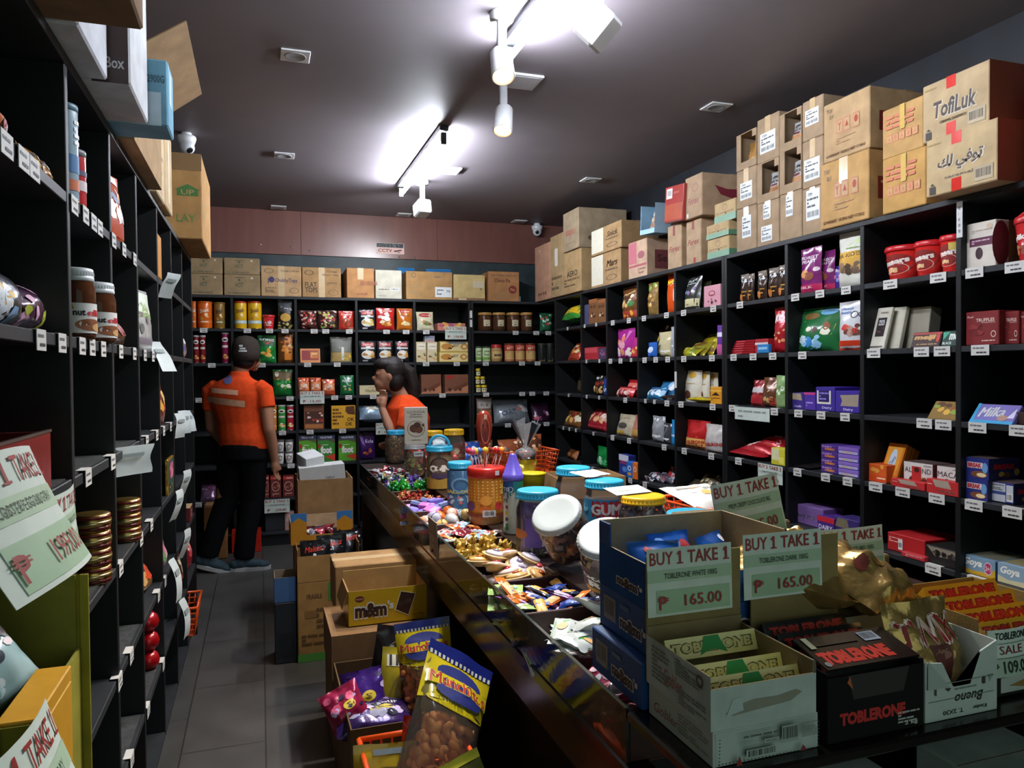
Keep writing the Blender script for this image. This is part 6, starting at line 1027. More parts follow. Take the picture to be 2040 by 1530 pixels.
pile(*S_(5), [pk(13, '#c8602a', ['#e8a060', '#e8e0d8']), pk(14, '#7a2030', ['#d8a0a0', '#e8e0e0']), pk(15, '#9ac0d8', ['#e8f0f8', '#c83a3a']), pk(16, '#d8d0cc', ['#b03030', '#3a3a4a'])], 75, .80, 'orange red and pale blue wrapped sweet in the compartment by the pencil tube', 'orange and red sweets in the counter', 'fruit_chew', seed=10)
def egg(c, c2, rr=.026):
    mb = MB(); mb.lathe([(0, -rr*1.15), (rr*.55, -rr*.95), (rr*.92, -rr*.4), (rr, 0), (rr*.9, rr*.5), (rr*.6, rr*1.0), (rr*.25, rr*1.28), (0, rr*1.32)], M(c, 'gloss'), 14); mb.lathe([(rr*1.005, -rr*.1), (rr*1.005, rr*.14)], M(c2, 'gloss'), 14)
    art(mb, Cyl(rr*1.0, -rr*.5, rr*.3, 120), [o(.4, .5, .12, .2, c2), o(.7, .6, .08, .15, '#3a3a44')]); return mb.obj('toy_egg')
pile(*S_(6), [egg('#c8ccd0', '#8a8e96'), egg('#d8b8a8', '#c84a4a'), egg('#d8702a', '#e8a060'), egg('#b8b0c8', '#6a5a9a'), egg('#c8b070', '#8a6a2a'), egg('#a8c0d0', '#3a6a9a')], 44, .81, 'small plastic surprise egg in the compartment behind the orange sweets', 'surprise eggs in the counter', 'toy_egg', flat=False, seed=11)
bx = box('small_box', .05, .07, .018, '#6a5ab8', {'T': [r(.1, .1, .9, .4, '#8a80d0')]}); bx2 = box('small_box', .05, .07, .018, '#b858a8', {'T': [r(.1, .5, .9, .9, '#d890d0')]}); bx3 = box('small_box', .05, .07, .018, '#8a9ad0', {'T': [r(.1, .1, .6, .9, '#b0bce8')]})
pile(*S_(7), [bx, bx2, bx3], 40, .80, 'small lilac or pink sweets box in the compartment left of the blue jar', 'lilac boxes in the counter', 'small_box', seed=12)
pile(*S_(8), [twist('#b8382a', '#d87a5a', .026, .009).obj('red_sweet'), twist('#c88a4a', '#e0b888', .024, .009).obj('red_sweet'), twist('#7a1a18', '#c85a4a', .026, .009).obj('red_sweet')], 120, .80, 'small red or copper foil sweet in the compartment beside the blue handled jar', 'red and copper sweets in the counter', 'red_sweet', flat=False, seed=13)
pile(3.83, 4.0, [twist('#1a8a2a', '#3ac04a', .05, .014).obj('green_sweet'), twist('#2a9a3a', '#c8d860', .046, .014).obj('green_sweet'), twist('#12702a', '#2aa84a', .05, .013).obj('green_sweet')], 60, .82, 'bright green twist wrapped sweet heaped behind the red sweets', 'green sweets in the counter', 'green_sweet', flat=False, seed=14, peak=.02)
pile(3.99, 4.14, [twist('#5a3a9a', '#a89ad0', .05, .013).obj('purple_sweet'), twist('#b8b0d8', '#6a4ab0', .05, .012).obj('purple_sweet')], 44, .82, 'purple or lilac twist wrapped sweet behind the green ones', 'purple sweets in the counter', 'purple_sweet', flat=False, seed=15, peak=.02)
pile(*S_(10), [twist('#2a2a2e', '#d8d8d8', .04, .012).obj('dark_sweet'), twist('#c8a850', '#e8d8a0', .036, .012).obj('dark_sweet'), twist('#d8d8dc', '#3a4a9a', .04, .012).obj('dark_sweet'), twist('#1f2a24', '#a8c8a0', .04, .012).obj('dark_sweet')], 90, .81, 'black white or gold wrapped sweet towards the far end of the counter', 'dark mixed sweets in the counter', 'dark_sweet', flat=False, seed=16, peak=.02)
pile(*S_(11), [pk(21, '#c8c8cc', ['#b8202a', '#3a3a3a']), pk(22, '#b0202a', ['#e8e0e0', '#2a2a2a']), pk(23, '#3a3438', ['#d8d8d8', '#c83a3a'])], 80, .81, 'red white or black wrapped packet in the farthest counter compartment', 'red and white packets in the counter', 'sweet_packet', seed=17)
# ---------------------------------------------------------------- jars on the counter
def on(ob, px, py, label, cat, z=CZ, rz=None, dx=0, dy=0, **k):
    P = onZ(px, py, z); rz = math.degrees(-math.atan2(P.x, P.y)) if rz is None else rz
    place(ob, (P.x+dx, P.y+dy, z+.0008), rz); return tag(ob, label, cat, **k)
def fill(jr, rr, h0, h1, protos, n, label, group, cat='sweet', seed=0, name=None):
    c = jr.location; rn = random.Random(seed); R = Matrix(jr.rotation_euler.to_matrix())
    for k in range(n):
        p = protos[k % len(protos)]; a = rn.uniform(0, 6.28); q = rr*math.sqrt(rn.uniform(.25, 1)); z = h0+(h1-h0)*((k+.5)/n)
        if p.get('used'): ob = dup(p)
        else: ob = p; p['used'] = 1
        ob.name = name or ob.name; ob.location = c+R @ V((q*math.sin(a), -q*math.cos(a), z)); ob.rotation_euler = (rn.uniform(0, 6.28), rn.uniform(0, 6.28), rn.uniform(0, 6.28)); tag(ob, label, cat, group)
BLUE, YEL = '#2a9ac0', '#d8a81c'
j1 = on(jar('candy_jar', .068, .22, BLUE, neck=.8), 771, 923, 'clear jar of gold beads with a blue lid at the far end of the counter', 'jar', dx=.06)
mb = MB(); mb.lathe([(0, -.011), (.008, -.008), (.0115, 0), (.008, .008), (0, .011)], M('#b89040', 'gold'), 8); gb = mb.obj('gold_bead')
fill(j1, .055, .014, .165, [gb], 110, 'gold wrapped bead inside the far blue lidded jar', 'gold beads in the far jar', seed=2)
j2 = on(jar('candy_jar', .062, .19, '#b0b4b4', neck=.9, tint='#d8d0c8', kd=.12), 827, 950, 'clear jar with a white tag holding up the chocolate book box', 'jar')
mb = MB(); art(mb, Cyl(.0635, .125, .155, 55, mid=22), [r(0, 0, 1, 1, '#c8ccca'), lines(.15, .3, .85, .7, 1, '#4a4a4a')], e0=.0006); mb.obj('label', j2)
fill(j2, .045, .02, .12, [twist('#c86a2a', '#e0a860', .05, .015).obj('wrapped_sweet'), twist('#b8a83a', '#e0d880', .05, .014).obj('wrapped_sweet'), twist('#6a2a1a', '#a85a3a', .05, .015).obj('wrapped_sweet')], 26, 'orange brown wrapped sweet inside the jar under the book box', 'sweets in the jar under the book box', seed=3, name='toffee')
P = j2.location; gd = box('chocolate_book_box', .135, .03, .215, '#cdc6b4', {'F': [t('GODIVA', .5, .87, .78, .07, '#4a4238', bold=False), lines(.25, .78, .75, .82, 1, '#6a6256'), t('MASTERPIECES', .5, .74, .56, .03, '#6a6256'), ring(.5, .42, .38, .22, .06, '#6a5038'), o(.42, .43, .2, .11, '#5a3424'), o(.62, .4, .17, .1, '#6a3f2c'), o(.55, .52, .15, .08, '#4a2a1c'), poly([(.7, .52), (.86, .56), (.84, .46)], '#5a3424'), lines(.3, .1, .7, .13, 1, '#6a6256')]})
place(gd, (P.x+.005, P.y-.02, CZ+.1925), -10); tag(gd, 'white chocolate box with a truffle picture standing on the clear jar', 'box')
on(jar('candy_jar', .06, .24, YEL, neck=.85, tint='#d0c8c0', kd=.15), 864, 945, 'far clear jar with a small yellow lid behind the book box', 'jar', dx=.06, dy=.25)
on(jar('candy_jar', .068, .26, YEL, neck=.82, tint='#d8ccb8', kd=.12), 897, 955, 'far clear jar with a yellow lid right of the book box', 'jar', dx=.1, dy=.3)
j4 = jar('candy_jar', .068, .225, BLUE, neck=.95, tint='#c8b088', label=[r(0, 0, 1, .32, '#b08a3a'), ring(.5, .58, .32, .32, .14, '#3a2a26'), o(.5, .58, .27, .27, '#5a4a40'), t('COIN', .5, .58, .6, .2, '#f0e8d8', bold=.08), r(.25, .3, .75, .42, '#4a3a5a'), poly([(.5, .92), (.56, .98), (.44, .98)], '#3a2a26')], lspan=150, lz=(.03, .84), kd=.3, a=.35, lidh=.12)
on(j4, 876, 973, 'clear jar with a brown round emblem and a blue handled lid', 'jar')
mb = MB(); mb.tube([(.052*math.cos(PI*k/14), 0, .222+.055*math.sin(PI*k/14)) for k in range(15)], .0075, M(BLUE, 'plas'), 8); mb.obj('handle', j4)
pg = pouch('paper_scrap', .07, .05, .02, '#d8dcdc', None, 4, 'paper'); place(pg, j4.location+V((0, .0, .226)), 0, -20); tag(pg, 'white paper scrap on the blue handled lid', 'paper')
on(jar('candy_jar', .059, .21, BLUE, neck=.9, tint='#6a9ac0', label=[r(0, 0, 1, 1, '#4a7aa8'), *[poly([(.5+.2*math.cos(a), .6+.18*math.sin(a)), (.5+.46*math.cos(a+.1), .6+.4*math.sin(a+.1)), (.5+.46*math.cos(a+.25), .6+.4*math.sin(a+.25))], '#8ab0d0') for a in [k*.63 for k in range(10)]], r(.02, .38, .98, .52, '#3a6a9a'), t('BALLOON', .5, .45, .9, .1, '#d8cc60', bold=.05), ring(.5, .62, .26, .2, .25, '#7aa8cc'), blobs(.1, .05, .9, .35, 10, ['#c8d8e8', '#d86a6a', '#a8c8e0'], .06, 3)], lspan=160, lz=(.04, .84), kd=.35, a=.4), 918, 1013, 'pale blue printed jar with a blue lid beside the lollipop bucket', 'jar')
# lollipop bucket
bk = MB(); rr, H = .073, .19; bk.lathe([(rr*.9, 0), (rr*.94, .006), (rr, H*.3), (rr, H)], clear('#e0b070', .5, 1.4, .45), 28); j6 = bk.obj('lollipop_bucket')
lb = MB(); S = Cyl(rr*1.003, .03, H*.98, 175); A = [r(0, .02, 1, 1, '#d88a2a')]
for a in range(12):
    for b in range(7): A.append(r(.03+a*.08, .42+b*.08, .06+a*.08, .46+b*.08, '#e8c060'))
A += [o(.86, .8, .09, .07, '#e8d060'), o(.86, .66, .1, .08, '#e8d060'), t('OO', .86, .8, .1, .06, '#c86a1a'), t('OO', .86, .66, .12, .07, '#c86a1a'), o(.72, .3, .07, .1, '#c8383a'), o(.2, .28, .1, .12, '#6a4a8a'), o(.5, .45, .1, .13, '#e8a040'), o(.48, .22, .09, .1, '#d8702a'), o(.88, .24, .07, .1, '#7a4a9a'), *[o(.04+k*.1, .07, .06, .05, '#7a3a22') for k in range(10)], r(.44, .03, .66, .2, '#c8ccd0'), bars(.46, .04, .64, .19)]
art(lb, S, A, e0=.0004, de=.00008); lb.obj('label', j6)
lb = MB(); lb.lathe([(rr*1.02, H-.004), (rr*1.07, H), (rr*1.07, H+.03), (rr*1.03, H+.036), (rr*.9, H+.037), (0, H+.035)], M('#c0261e', 'plas'), 28)
art(lb, Cyl(rr*1.072, H, H+.03, 140), [r(.7, .3, .8, .9, '#d8d8d8')], e0=.0004); lb.obj('lid', j6)
on(j6, 969, 1040, 'tall orange bucket with a red lid full of lollipops', 'bucket')
LT = CZ+H+.037
cols_ = ['#c8303a', '#d8b030', '#e0802a', '#7a2a2a', '#c85a7a', '#3a6ac0', '#d8d0c0', '#b82a2a', '#e0c040']
nm_ = ['red', 'yellow', 'orange', 'dark red', 'pink', 'blue', 'cream', 'crimson', 'golden']
for k in range(9):
    a = -1.2+k*.36; x, y = j6.location.x+math.sin(a*1.3+k)*.045, j6.location.y+math.cos(k*2.1)*.04
    mb = MB(); mb.tube([(0, 0, 0), (.004, 0, .06)], .0022, M('#e0e0dc', 'plas'), 6); lo = mb.obj('stick')
    root = empty('lollipop', (x, y, LT-.002)); lo.parent = root
    mb = MB(); mb.lathe([(0, .055), (.011, .06), (.0145, .07), (.011, .08), (0, .085)], M(cols_[k], 'gloss'), 14); mb.obj('candy', root)
    root.rotation_euler = (rad(12*math.cos(k*2.1)), rad(16*math.sin(a*1.3+k)), 0); tag(root, 'small %s ball lollipop standing in the red lid of the orange bucket' % nm_[k], 'lollipop')
root = empty('giant_lollipop', (j6.location.x-.0, j6.location.y+.02, LT-.002))
mb = MB(); mb.tube([(0, 0, 0), (0, 0, .06)], .003, M('#b06a4a', 'plas'), 8); mb.obj('stick', root)
mb = MB(); n = 22; pr = [(.0, 0), (.012, .005), (.02, .03), (.029, .06), (.035, .1), (.034, .135), (.026, .158), (.016, .17), (.0, .174)]
mb.lathe(pr, M('#7a2c1e', 'gloss'), 20, X=Matrix.Translation((0, 0, .055)) @ Matrix.Diagonal((1, .45, 1, 1)))
art(mb, Plane((-.03, -.0165, .06), (.06, 0, 0), (0, 0, .16)), [ring(.5, .55, .32, .34, .12, '#a8543a'), o(.36, .68, .07, .04, '#4a1810'), o(.64, .68, .07, .04, '#4a1810'), ring(.5, .45, .16, .08, .3, '#4a1810'), r(.42, .84, .62, .96, '#c89a8a')]); mb.obj('candy', root)
tag(root, 'giant brown glossy lollipop rising above the orange bucket', 'lollipop')
# pencil tube
mb = MB(); rr = .038; mb.lathe([(rr*.97, 0), (rr, .004), (rr, .205), (rr, .206)], M('#c4d2ce', 'gloss'), 24); art(mb, Cyl(rr, 0, .205, 180), [r(0, .78, .5, 1, '#2a5a9a'), r(.5, .78, .75, 1, '#2a8a8a'), r(.75, .78, 1, 1, '#3a9a4a'), *[r(.03+k*.09, .66+.05*(k % 3), .08+k*.09, .8, ['#2a5a9a', '#2a8a8a', '#3a9a4a'][min(2, k//4)]) for k in range(11)], t('TO', .28, .83, .22, .07, '#e8ecec'), ring(.42, .83, .08, .05, .2, '#e8ecec'), t('BOO', .88, .64, .2, .09, '#2a2a2e', bold=.06), t('YS', .25, .62, .18, .07, '#2a2a2e'), *[o(.3, .5-.11*k, .05, .035, c_) for k, c_ in enumerate(('#8a3a5a', '#c8b83a', '#4a3a2a', '#3a7a3a'))], r(.22, .08, .36, .14, '#2a7a3a')], e0=.0005)
tb = mb.obj('pencil_tube'); l = MB(); l.lathe([(rr*1.04, .2), (rr*1.06, .204), (rr*1.06, .222), (rr*.98, .224), (rr*.35, .295), (rr*.3, .3), (0, .302)], M('#5f50b8', 'plas'), 24); l.obj('lid', tb)
on(tb, 1023, 1061, 'pencil shaped sweets tube with a purple cone lid', 'tube')
# purple jar and its neighbours
j8 = on(jar('candy_jar', .075, .215, BLUE, neck=.86, label=[r(.3, .1, .72, .8, '#5f4ea8'), o(.18, .4, .16, .12, '#a8683a'), r(.56, .12, .64, .3, '#c8d0d0')], lspan=170, lz=(.1, .72), kd=.06), 1072, 1101, 'large clear jar with a blue lid holding a purple bag', 'jar')
pb_ = pouch('sweets_bag', .125, .165, .1, '#6a56b4', [poly([(.1, .75), (.4, .95), (.5, .9), (.15, .6)], '#a8a0d8'), r(.1, .05, .9, .5, '#7462c0')], 71, 'gloss'); place(pb_, j8.location+V((0, 0, .005)), -22, 0); tag(pb_, 'purple foil bag inside the large blue lidded jar', 'bag')
fill(j8, .05, .008, .02, [twist('#4a4a52', '#a8a8b0', .03, .009).obj('wrapped_sweet')], 10, 'grey wrapped sweet under the purple bag in the jar', 'sweets under the purple bag', seed=5)
on(jar('candy_jar', .072, .235, BLUE, neck=.86, label=[r(0, .1, .45, .75, '#5a2a6a')], lspan=170, lz=(.1, .7), kd=.1, tint='#c8c4cc'), 1143, 1048, 'clear jar with a blue lid and purple label behind the purple bag jar', 'jar')
j10 = on(jar('candy_jar', .074, .215, BLUE, neck=.88, label=[r(0, .1, 1, .8, '#2f88b8'), r(.25, .4, .88, .76, '#b82028'), r(.28, .43, .85, .73, '#c83038'), t('GUMS', .52, .58, .56, .26, '#e8ecec', bold=.08), t('POP', .55, .24, .45, .14, '#e8ecec', bold=.06), o(.1, .6, .08, .1, '#5ab0d8')], lspan=190, lz=(.12, .85), kd=.15, mid=10), 1205, 1072, 'blue labelled jar with red lettering panel behind the tilted jar', 'jar')
ps = pouch('paper_scrap', .13, .09, .012, '#d4dcdc', None, 8, 'paper', wr=3); place(ps, j10.location+V((.0, .05, .222)), 20, -84); tag(ps, 'crumpled white paper lying on the blue lid of the gum jar', 'paper')
j11 = on(jar('candy_jar', .082, .19, YEL, neck=.86, kd=.04), 1281, 1097, 'wide clear jar with a yellow lid full of wrapped sweets', 'jar')
fill(j11, .066, .015, .135, [twist('#6a5a7a', '#c8b0a8', .042, .013).obj('wrapped_sweet'), twist('#a85a5a', '#d8c8c0', .042, .013).obj('wrapped_sweet'), twist('#3a4a7a', '#c8a890', .042, .013).obj('wrapped_sweet'), twist('#b89a90', '#7a5a6a', .042, .012).obj('wrapped_sweet')], 95, 'mauve or blue wrapped sweet inside the yellow lidded jar', 'sweets in the yellow lidded jar', seed=7, name='twist_sweet')
sc = sign(.15, .08, '', '', '', plain=True, sale=[lines(.1, .3, .6, .6, 1, '#9aa4a0')]); place(sc, j11.location+V((-.02, .02, .193)), 10, -80); tag(sc, 'white paper sign lying on the yellow lid', 'sign')
j12 = on(jar('candy_jar', .078, .17, '#2592b4', neck=.95, lidh=.24, kd=.05), 1380, 1128, 'clear jar with a wide blue lid behind the blue box stack', 'jar')
def stick_sweet(c): 
    mb = MB(); mb.tube([(0, 0, -.05), (0, 0, .05)], .006, M(c, 'gloss'), 8); return mb.obj('yellow_stick')
fill(j12, .055, .05, .1, [stick_sweet('#d8b02a'), stick_sweet('#d88a2a')], 26, 'yellow or orange stick sweet inside the wide blue lidded jar', 'stick sweets in the blue lidded jar', seed=9)
j12.data.update()
# two tilted jars with white lids
def tilted(rr, h, P, axis, label, lab=None, tint='#ffffff', mid=0):
    j = jar('candy_jar', rr, h, '#bcc4c4', neck=.92, label=lab, lspan=170, lz=(.12, .62), lidh=.1, kd=.05, tint=tint, mid=mid)
    q = V(axis).to_track_quat('Z', 'Y'); j.rotation_mode = 'XYZ'; j.rotation_euler = q.to_euler(); j.location = P; return tag(j, label, 'jar')
P = onZ(1150, 1135, CZ)
j13 = tilted(.078, .165, V((P.x+.01, P.y+.06, CZ+.055)), (-.5, -.38, .78), 'tilted clear jar of dark chocolates with a white lid')
fill(j13, .055, .015, .11, [lay(packlet(.035, .045, .018, '#3a241a', [r(.2, .3, .8, .6, '#a8a8a4')], 31)), lay(packlet(.035, .045, .018, '#a86a2a', [r(.1, .3, .9, .5, '#e0c090')], 32)), lay(packlet(.035, .045, .018, '#1f1816', [r(.3, .2, .7, .8, '#8a8a88')], 33)), lay(packlet(.03, .04, .016, '#c87a3a', [r(.2, .2, .8, .8, '#e8a060')], 34))], 60, 'dark brown or copper wrapped chocolate inside the tilted jar', 'chocolates in the tilted jar', 'sweet', seed=10, name='chocolate_piece')
P = onZ(1225, 1205, CZ)
j14 = tilted(.075, .16, V((P.x+.02, P.y+.05, CZ+.05)), (-.32, -.38, .86), 'tilted jar with a white lid and dark brown label beside the blue boxes', [r(0, 0, 1, 1, '#3a2218'), t('Tootsie', .5, .68, .8, .26, '#e8e4d8', bold=.05), t('Roll', .6, .38, .5, .26, '#e8e4d8', bold=.05), r(.3, .05, .8, .2, '#c8902a')], '#6a4030', mid=-12)
# things at the far right of the counter
yt = MB(); yt.lathe([(.05, 0), (.062, .1), (.062, .104)], clear('#c8c020', .6, 1.4, .4), 24); y_ = yt.obj('yellow_tub'); l = MB(); l.lathe([(.064, .1), (.066, .108), (.05, .11), (0, .109)], M('#d8c820', 'plas'), 24); l.obj('lid', y_); on(y_, 1062, 985, 'translucent yellow tub behind the pencil tube', 'tub')
zt = CZ
cf = open_box('kraft_tray', .34, .26, .1, .004, '#a08058'); place(cf, (1.5, 3.25, CZ+.001), -6); tag(cf, 'open kraft carton tray behind the blue lidded jars', 'tray')
b1 = basket('plastic_basket', .34, .3, .13, '#e0551a', 'orange plastic basket at the far end of the counter', (1.52, 4.3, CZ+.001), 5)
for k, (x, y, z, c1) in enumerate(((1.45, 4.3, .05, '#8a4a2a'), (1.55, 4.25, .06, '#6a3a24'), (1.6, 4.35, .06, '#a85a30'))): 
    ob = pouch('snack_bag', .14, .16, .06, c1, [blobs(.1, .1, .9, .9, 9, ['#d89a60', '#4a2a1a', '#e8c8a8'], .13, k+2)], k+80); place(ob, (x, y, CZ+z), 0, -30+10*k); tag(ob, ['left', 'middle', 'right'][k]+' brown bag standing in the far orange basket', 'bag')
fb = MB()
for k in range(9):
    a = k*.7; fb.mats = fb.mats; fb.add([V((0, 0, 0)), V((.09*math.cos(a), .05*math.sin(a), .14+.02*(k % 3))), V((.07*math.cos(a+.8), .05*math.sin(a+.8), .16-.02*(k % 2)))], [(0, 1, 2)], clear('#c8ccd0', .3, 1.6, .35))
fb.lathe([(0, -.05), (.05, -.04), (.06, 0), (.02, .02)], clear('#d8dce0', .2, 1.5, .3), 14); ob = fb.obj('gift_bag'); place(ob, (1.36, 3.8, CZ+.18)); tag(ob, 'clear cellophane gift bag with a flared top at the far end of the counter', 'bag')
yp = pouch('snack_bag', .13, .13, .08, '#c8b020', [blobs(.1, .1, .9, .9, 7, ['#e8e040', '#e8803a'], .13, 2)], 90); place(yp, (1.36, 3.8, CZ+.0), 0); tag(yp, 'yellow packet under the cellophane gift bag', 'bag')
for k, (px, py, c1, cs, lb) in enumerate(((960, 925, '#c8381f', ['#e8d0b0', '#8a2a1a', '#e0803a'], 'red and orange bag behind the giant lollipop'), (985, 910, '#20489a', ['#c8d8f0', '#e0703a'], 'blue and orange bag behind the giant lollipop'), (1005, 915, '#7a5a3a', ['#c8a878', '#e0d0b0'], 'brown pouch right of the giant lollipop'), (925, 930, '#b82a2a', ['#d8d0c8', '#5a1a1a'], 'red packet beside the far yellow lidded jar'))):
    ob = pouch('snack_bag', .15, .17, .08, c1, [blobs(.1, .1, .9, .9, 9, cs, .13, k+5)], k+95); place(ob, (1.12+.11*k if k < 3 else .98, 4.45+.05*k, CZ+.002), -15+10*k, -10); tag(ob, lb, 'bag')
b2 = basket('plastic_basket', .3, .3, .12, '#e0501a', 'orange plastic basket at the right edge behind the yellow lidded jar', (1.6, 2.42, CZ+.001), 8)
wp = pouch('snack_bag', .24, .22, .05, '#c8ccca', [blobs(.2, .1, .8, .9, 7, ['#e8e8e4', '#d8a060', '#8a8a88'], .12, 3)], 99, 'gloss'); place(wp, (1.58, 2.3, CZ+.12), 10, -78); tag(wp, 'white packet lying on top of the nearer orange basket', 'bag')
# ---------------------------------------------------------------- boxes at the near end of the counter
mm = lambda u, v, w, h: [t('m&m', u-.04*w, v, w*.85, h, '#d8d4cc', bold=.13), t('m&m', u-.04*w, v, w*.8, h*.84, '#3a2418', bold=.05), t("'s", u+w*.46, v+h*.2, w*.16, h*.5, '#d8d4cc', bold=.05)]
bm = lambda bc=True: {'L': ([r(.1, .25, .35, .8, '#8a8a86'), bars(.11, .27, .34, .78, '#55504a', '#8a8a86')] if bc else [])+mm(.66, .4, .5, .34)+[r(.45, .7, .62, .8, '#4a6a8a')], 'F': mm(.5, .5, .6, .5)}
zz = CZ+.001
ob = box('blue_sweets_box', .3, .215, .086, '#1a4a86', bm()); place(ob, (.645+.15, 1.19, zz)); tag(ob, 'lowest blue sweets box of the three stacked beside the glass edge', 'box'); zz += .0868
ob = box('blue_sweets_box', .3, .215, .086, '#1a4a86', bm()); place(ob, (.668+.15, 1.2, zz)); tag(ob, 'middle blue sweets box of the three stacked beside the glass edge', 'box'); zz += .0868
ob = open_box('blue_sweets_box', .3, .215, .13, .004, '#1a4a86', '#a09070', {'L': mm(.6, .34, .5, .26)}, front=.06, left=.085); place(ob, (.668+.15, 1.2, zz)); tag(ob, 'topmost open blue sweets box with a torn side beside the glass edge', 'box')
mb = MB(); mb.box(-.15, .165, .085, -.146, .215, .13, M('#1a4a86'), .001); mb.obj('corner_post', ob)
for k, (x, y) in enumerate(((.73, 1.28), (.81, 1.34), (.89, 1.3))): 
    p_ = pouch('sweets_bag', .11, .1, .07, '#1f5ab0', [blobs(.1, .1, .9, .9, 7, ['#6aa0e0', '#c83a3a', '#e8e8f0'], .12, k)], k+110, 'gloss'); place(p_, (x, y, zz+.008), -10+20*k, -20); tag(p_, ['left', 'middle', 'right'][k]+' blue sweets bag inside the topmost blue box', 'bag')
# cream chocolate bars in open white boxes
W0, W1 = .652, .851; wc = (W0+W1)/2; ww = W1-W0; FY = .982
fine = lambda s: [lines(.62, .3, .92, .85, 9, '#8a948c', s)]
lowA = {'F': [r(.02, .06, .98, .94, '#b0bdb4'), *[poly([(.04+k*.033, .09), (.06+k*.033, .09), (.05+k*.033, .05)], '#3a4440') for k in range(28)], *[poly([(.03, .1+k*.1), (.03, .16+k*.1), (.045, .13+k*.1)], '#3a4440') for k in range(8)], *[poly([(.97, .1+k*.1), (.97, .16+k*.1), (.955, .13+k*.1)], '#3a4440') for k in range(8)], bars(.27, .18, .56, .42, bg='#a8b4ac'), r(.43, .52, .58, .66, '#5a6460'), r(.435, .535, .575, .645, '#b0bdb4'), t('4303051', .505, .59, .12, .06, '#3a4440'), bars(.6, .45, .76, .92, bg='#9aa69e'), lines(.24, .76, .56, .86, 1, '#5a6460'), lines(.79, .5, .95, .92, 9, '#7a847e'), poly([(.17, .06), (.23, .06), (.2, .34)], '#8a2a2a'), poly([(.77, .12), (.84, .12), (.8, .3)], '#7a2a34'), lines(.25, .5, .4, .7, 4, '#9aa69e')],
        'L': [t('Gobler', .3, .4, .4, .3, '#a8584a', sh=.2, bold=False), lines(.5, .2, .95, .8, 6, '#8a9088', 3)]}
mb = MB(); mb.box(-ww/2, 0, 0, ww/2, .2, .0565, M('#b4bfb8'), .001); fs = faces(ww, .2, .0565)
for k_, a_ in lowA.items(): art(mb, fs[k_], a_)
ob = place(mb.obj('white_carton'), (wc+.002, FY, CZ+.001)); tag(ob, 'flat white barcoded carton under the open box of cream bars', 'carton')
wz = CZ+.0582
mb = MB()
wA = {'L': [t('Gobler', .45, .42, .3, .3, '#a8584a', sh=.2, bold=False), lines(.1, .2, .4, .9, 8, '#7a8078', 3), lines(.5, .6, .9, .95, 6, '#7a8078', 4), ring(.86, .8, .05, .12, .4, '#5a5048'), lines(.55, .08, .95, .4, 5, '#7a8078', 9)], 'F': [poly([(.13, .38), (.2, .3), (.75, .42), (.86, .6), (.8, .68), (.62, .6), (.4, .62), (.3, .56)], '#8a8a78'), poly([(.14, .3), (.3, .4), (.28, .72), (.2, .7)], '#b8c4c0', 'gloss')]}
ob = open_box('white_display_box', ww, .2, .09, .003, '#b4bfb8', '#8a7a58', wA, front=.0655, left=.085, right=.085, back=.1); place(ob, (wc-.002, FY, wz)); tag(ob, 'open white display box of cream chocolate bars, nearest the camera', 'box')
mb = MB(); mb.box(-ww/2, .2, .0, ww/2, .204, .225, M('#85754c', 'card'), .001); mb.obj('back_lid', ob)
def prism_bar(L, s, col, txt, tc, deco=None, nm='chocolate_bar'):
    mb = MB(); h = s*.866; m = M(col, 'gloss'); a = [V((-L/2, -s/2, 0)), V((-L/2, s/2, 0)), V((-L/2, 0, h)), V((L/2, -s/2, 0)), V((L/2, s/2, 0)), V((L/2, 0, h))]
    mb.add(a, [(0, 1, 2), (3, 5, 4), (0, 3, 4, 1), (1, 4, 5, 2), (0, 2, 5, 3)], m)
    F = Plane(a[0], a[3]-a[0], a[2]-a[0]); B = Plane(a[4], a[1]-a[4], a[2]-a[1])
    art(mb, F, [t(txt, .5, .5, .9, .55, '#4a3a14' if not tc else tc[0], bold=.08), t(txt, .5, .5, .86, .45, tc[-1] if tc else '#8a7a3a', bold=.05)]+(deco or [])); art(mb, B, [t(txt, .5, .5, .9, .5, tc[-1] if tc else '#8a7a3a', bold=.05)])
    return mb.obj(nm)
gs = [poly([(.42, .95), (.58, .95), (.6, .7), (.66, .1), (.54, .3), (.46, .3), (.36, .1), (.4, .7)], '#1f8a44')]
for k, (y, z, lb) in enumerate(((.045, .036, 'front cream triangular chocolate bar in the open white box'), (.088, .04, 'second cream triangular chocolate bar in the open white box'), (.16, .058, 'rear cream triangular chocolate bar in the open white box'))):
    b_ = prism_bar(.185, .036, '#d8d08c', 'TOBLERONE', ['#5a5020', '#c8bf80'], gs); place(b_, (wc, FY+y, wz+z), 0, 12, 0); tag(b_, lb, 'chocolate bar')
for k in range(4):
    b_ = prism_bar(.185, .036, '#d8d08c', 'TOBLERONE', ['#5a5020', '#c8bf80']); place(b_, (wc, FY+.022+.04*k, wz+.004)); tag(b_, ['front', 'second', 'third', 'rear'][k]+' cream chocolate bar in the hidden bottom layer of the white box', 'chocolate bar')
s_ = sign(.177, .122, '', 'TOBLERONE WHITE 100G', '165.00'); place(s_, (wc-.012, FY+.196, wz+.115), 0, -2); tag(s_, 'BUY 1 TAKE 1 paper sign for 165.00 on the white box lid', 'sign')
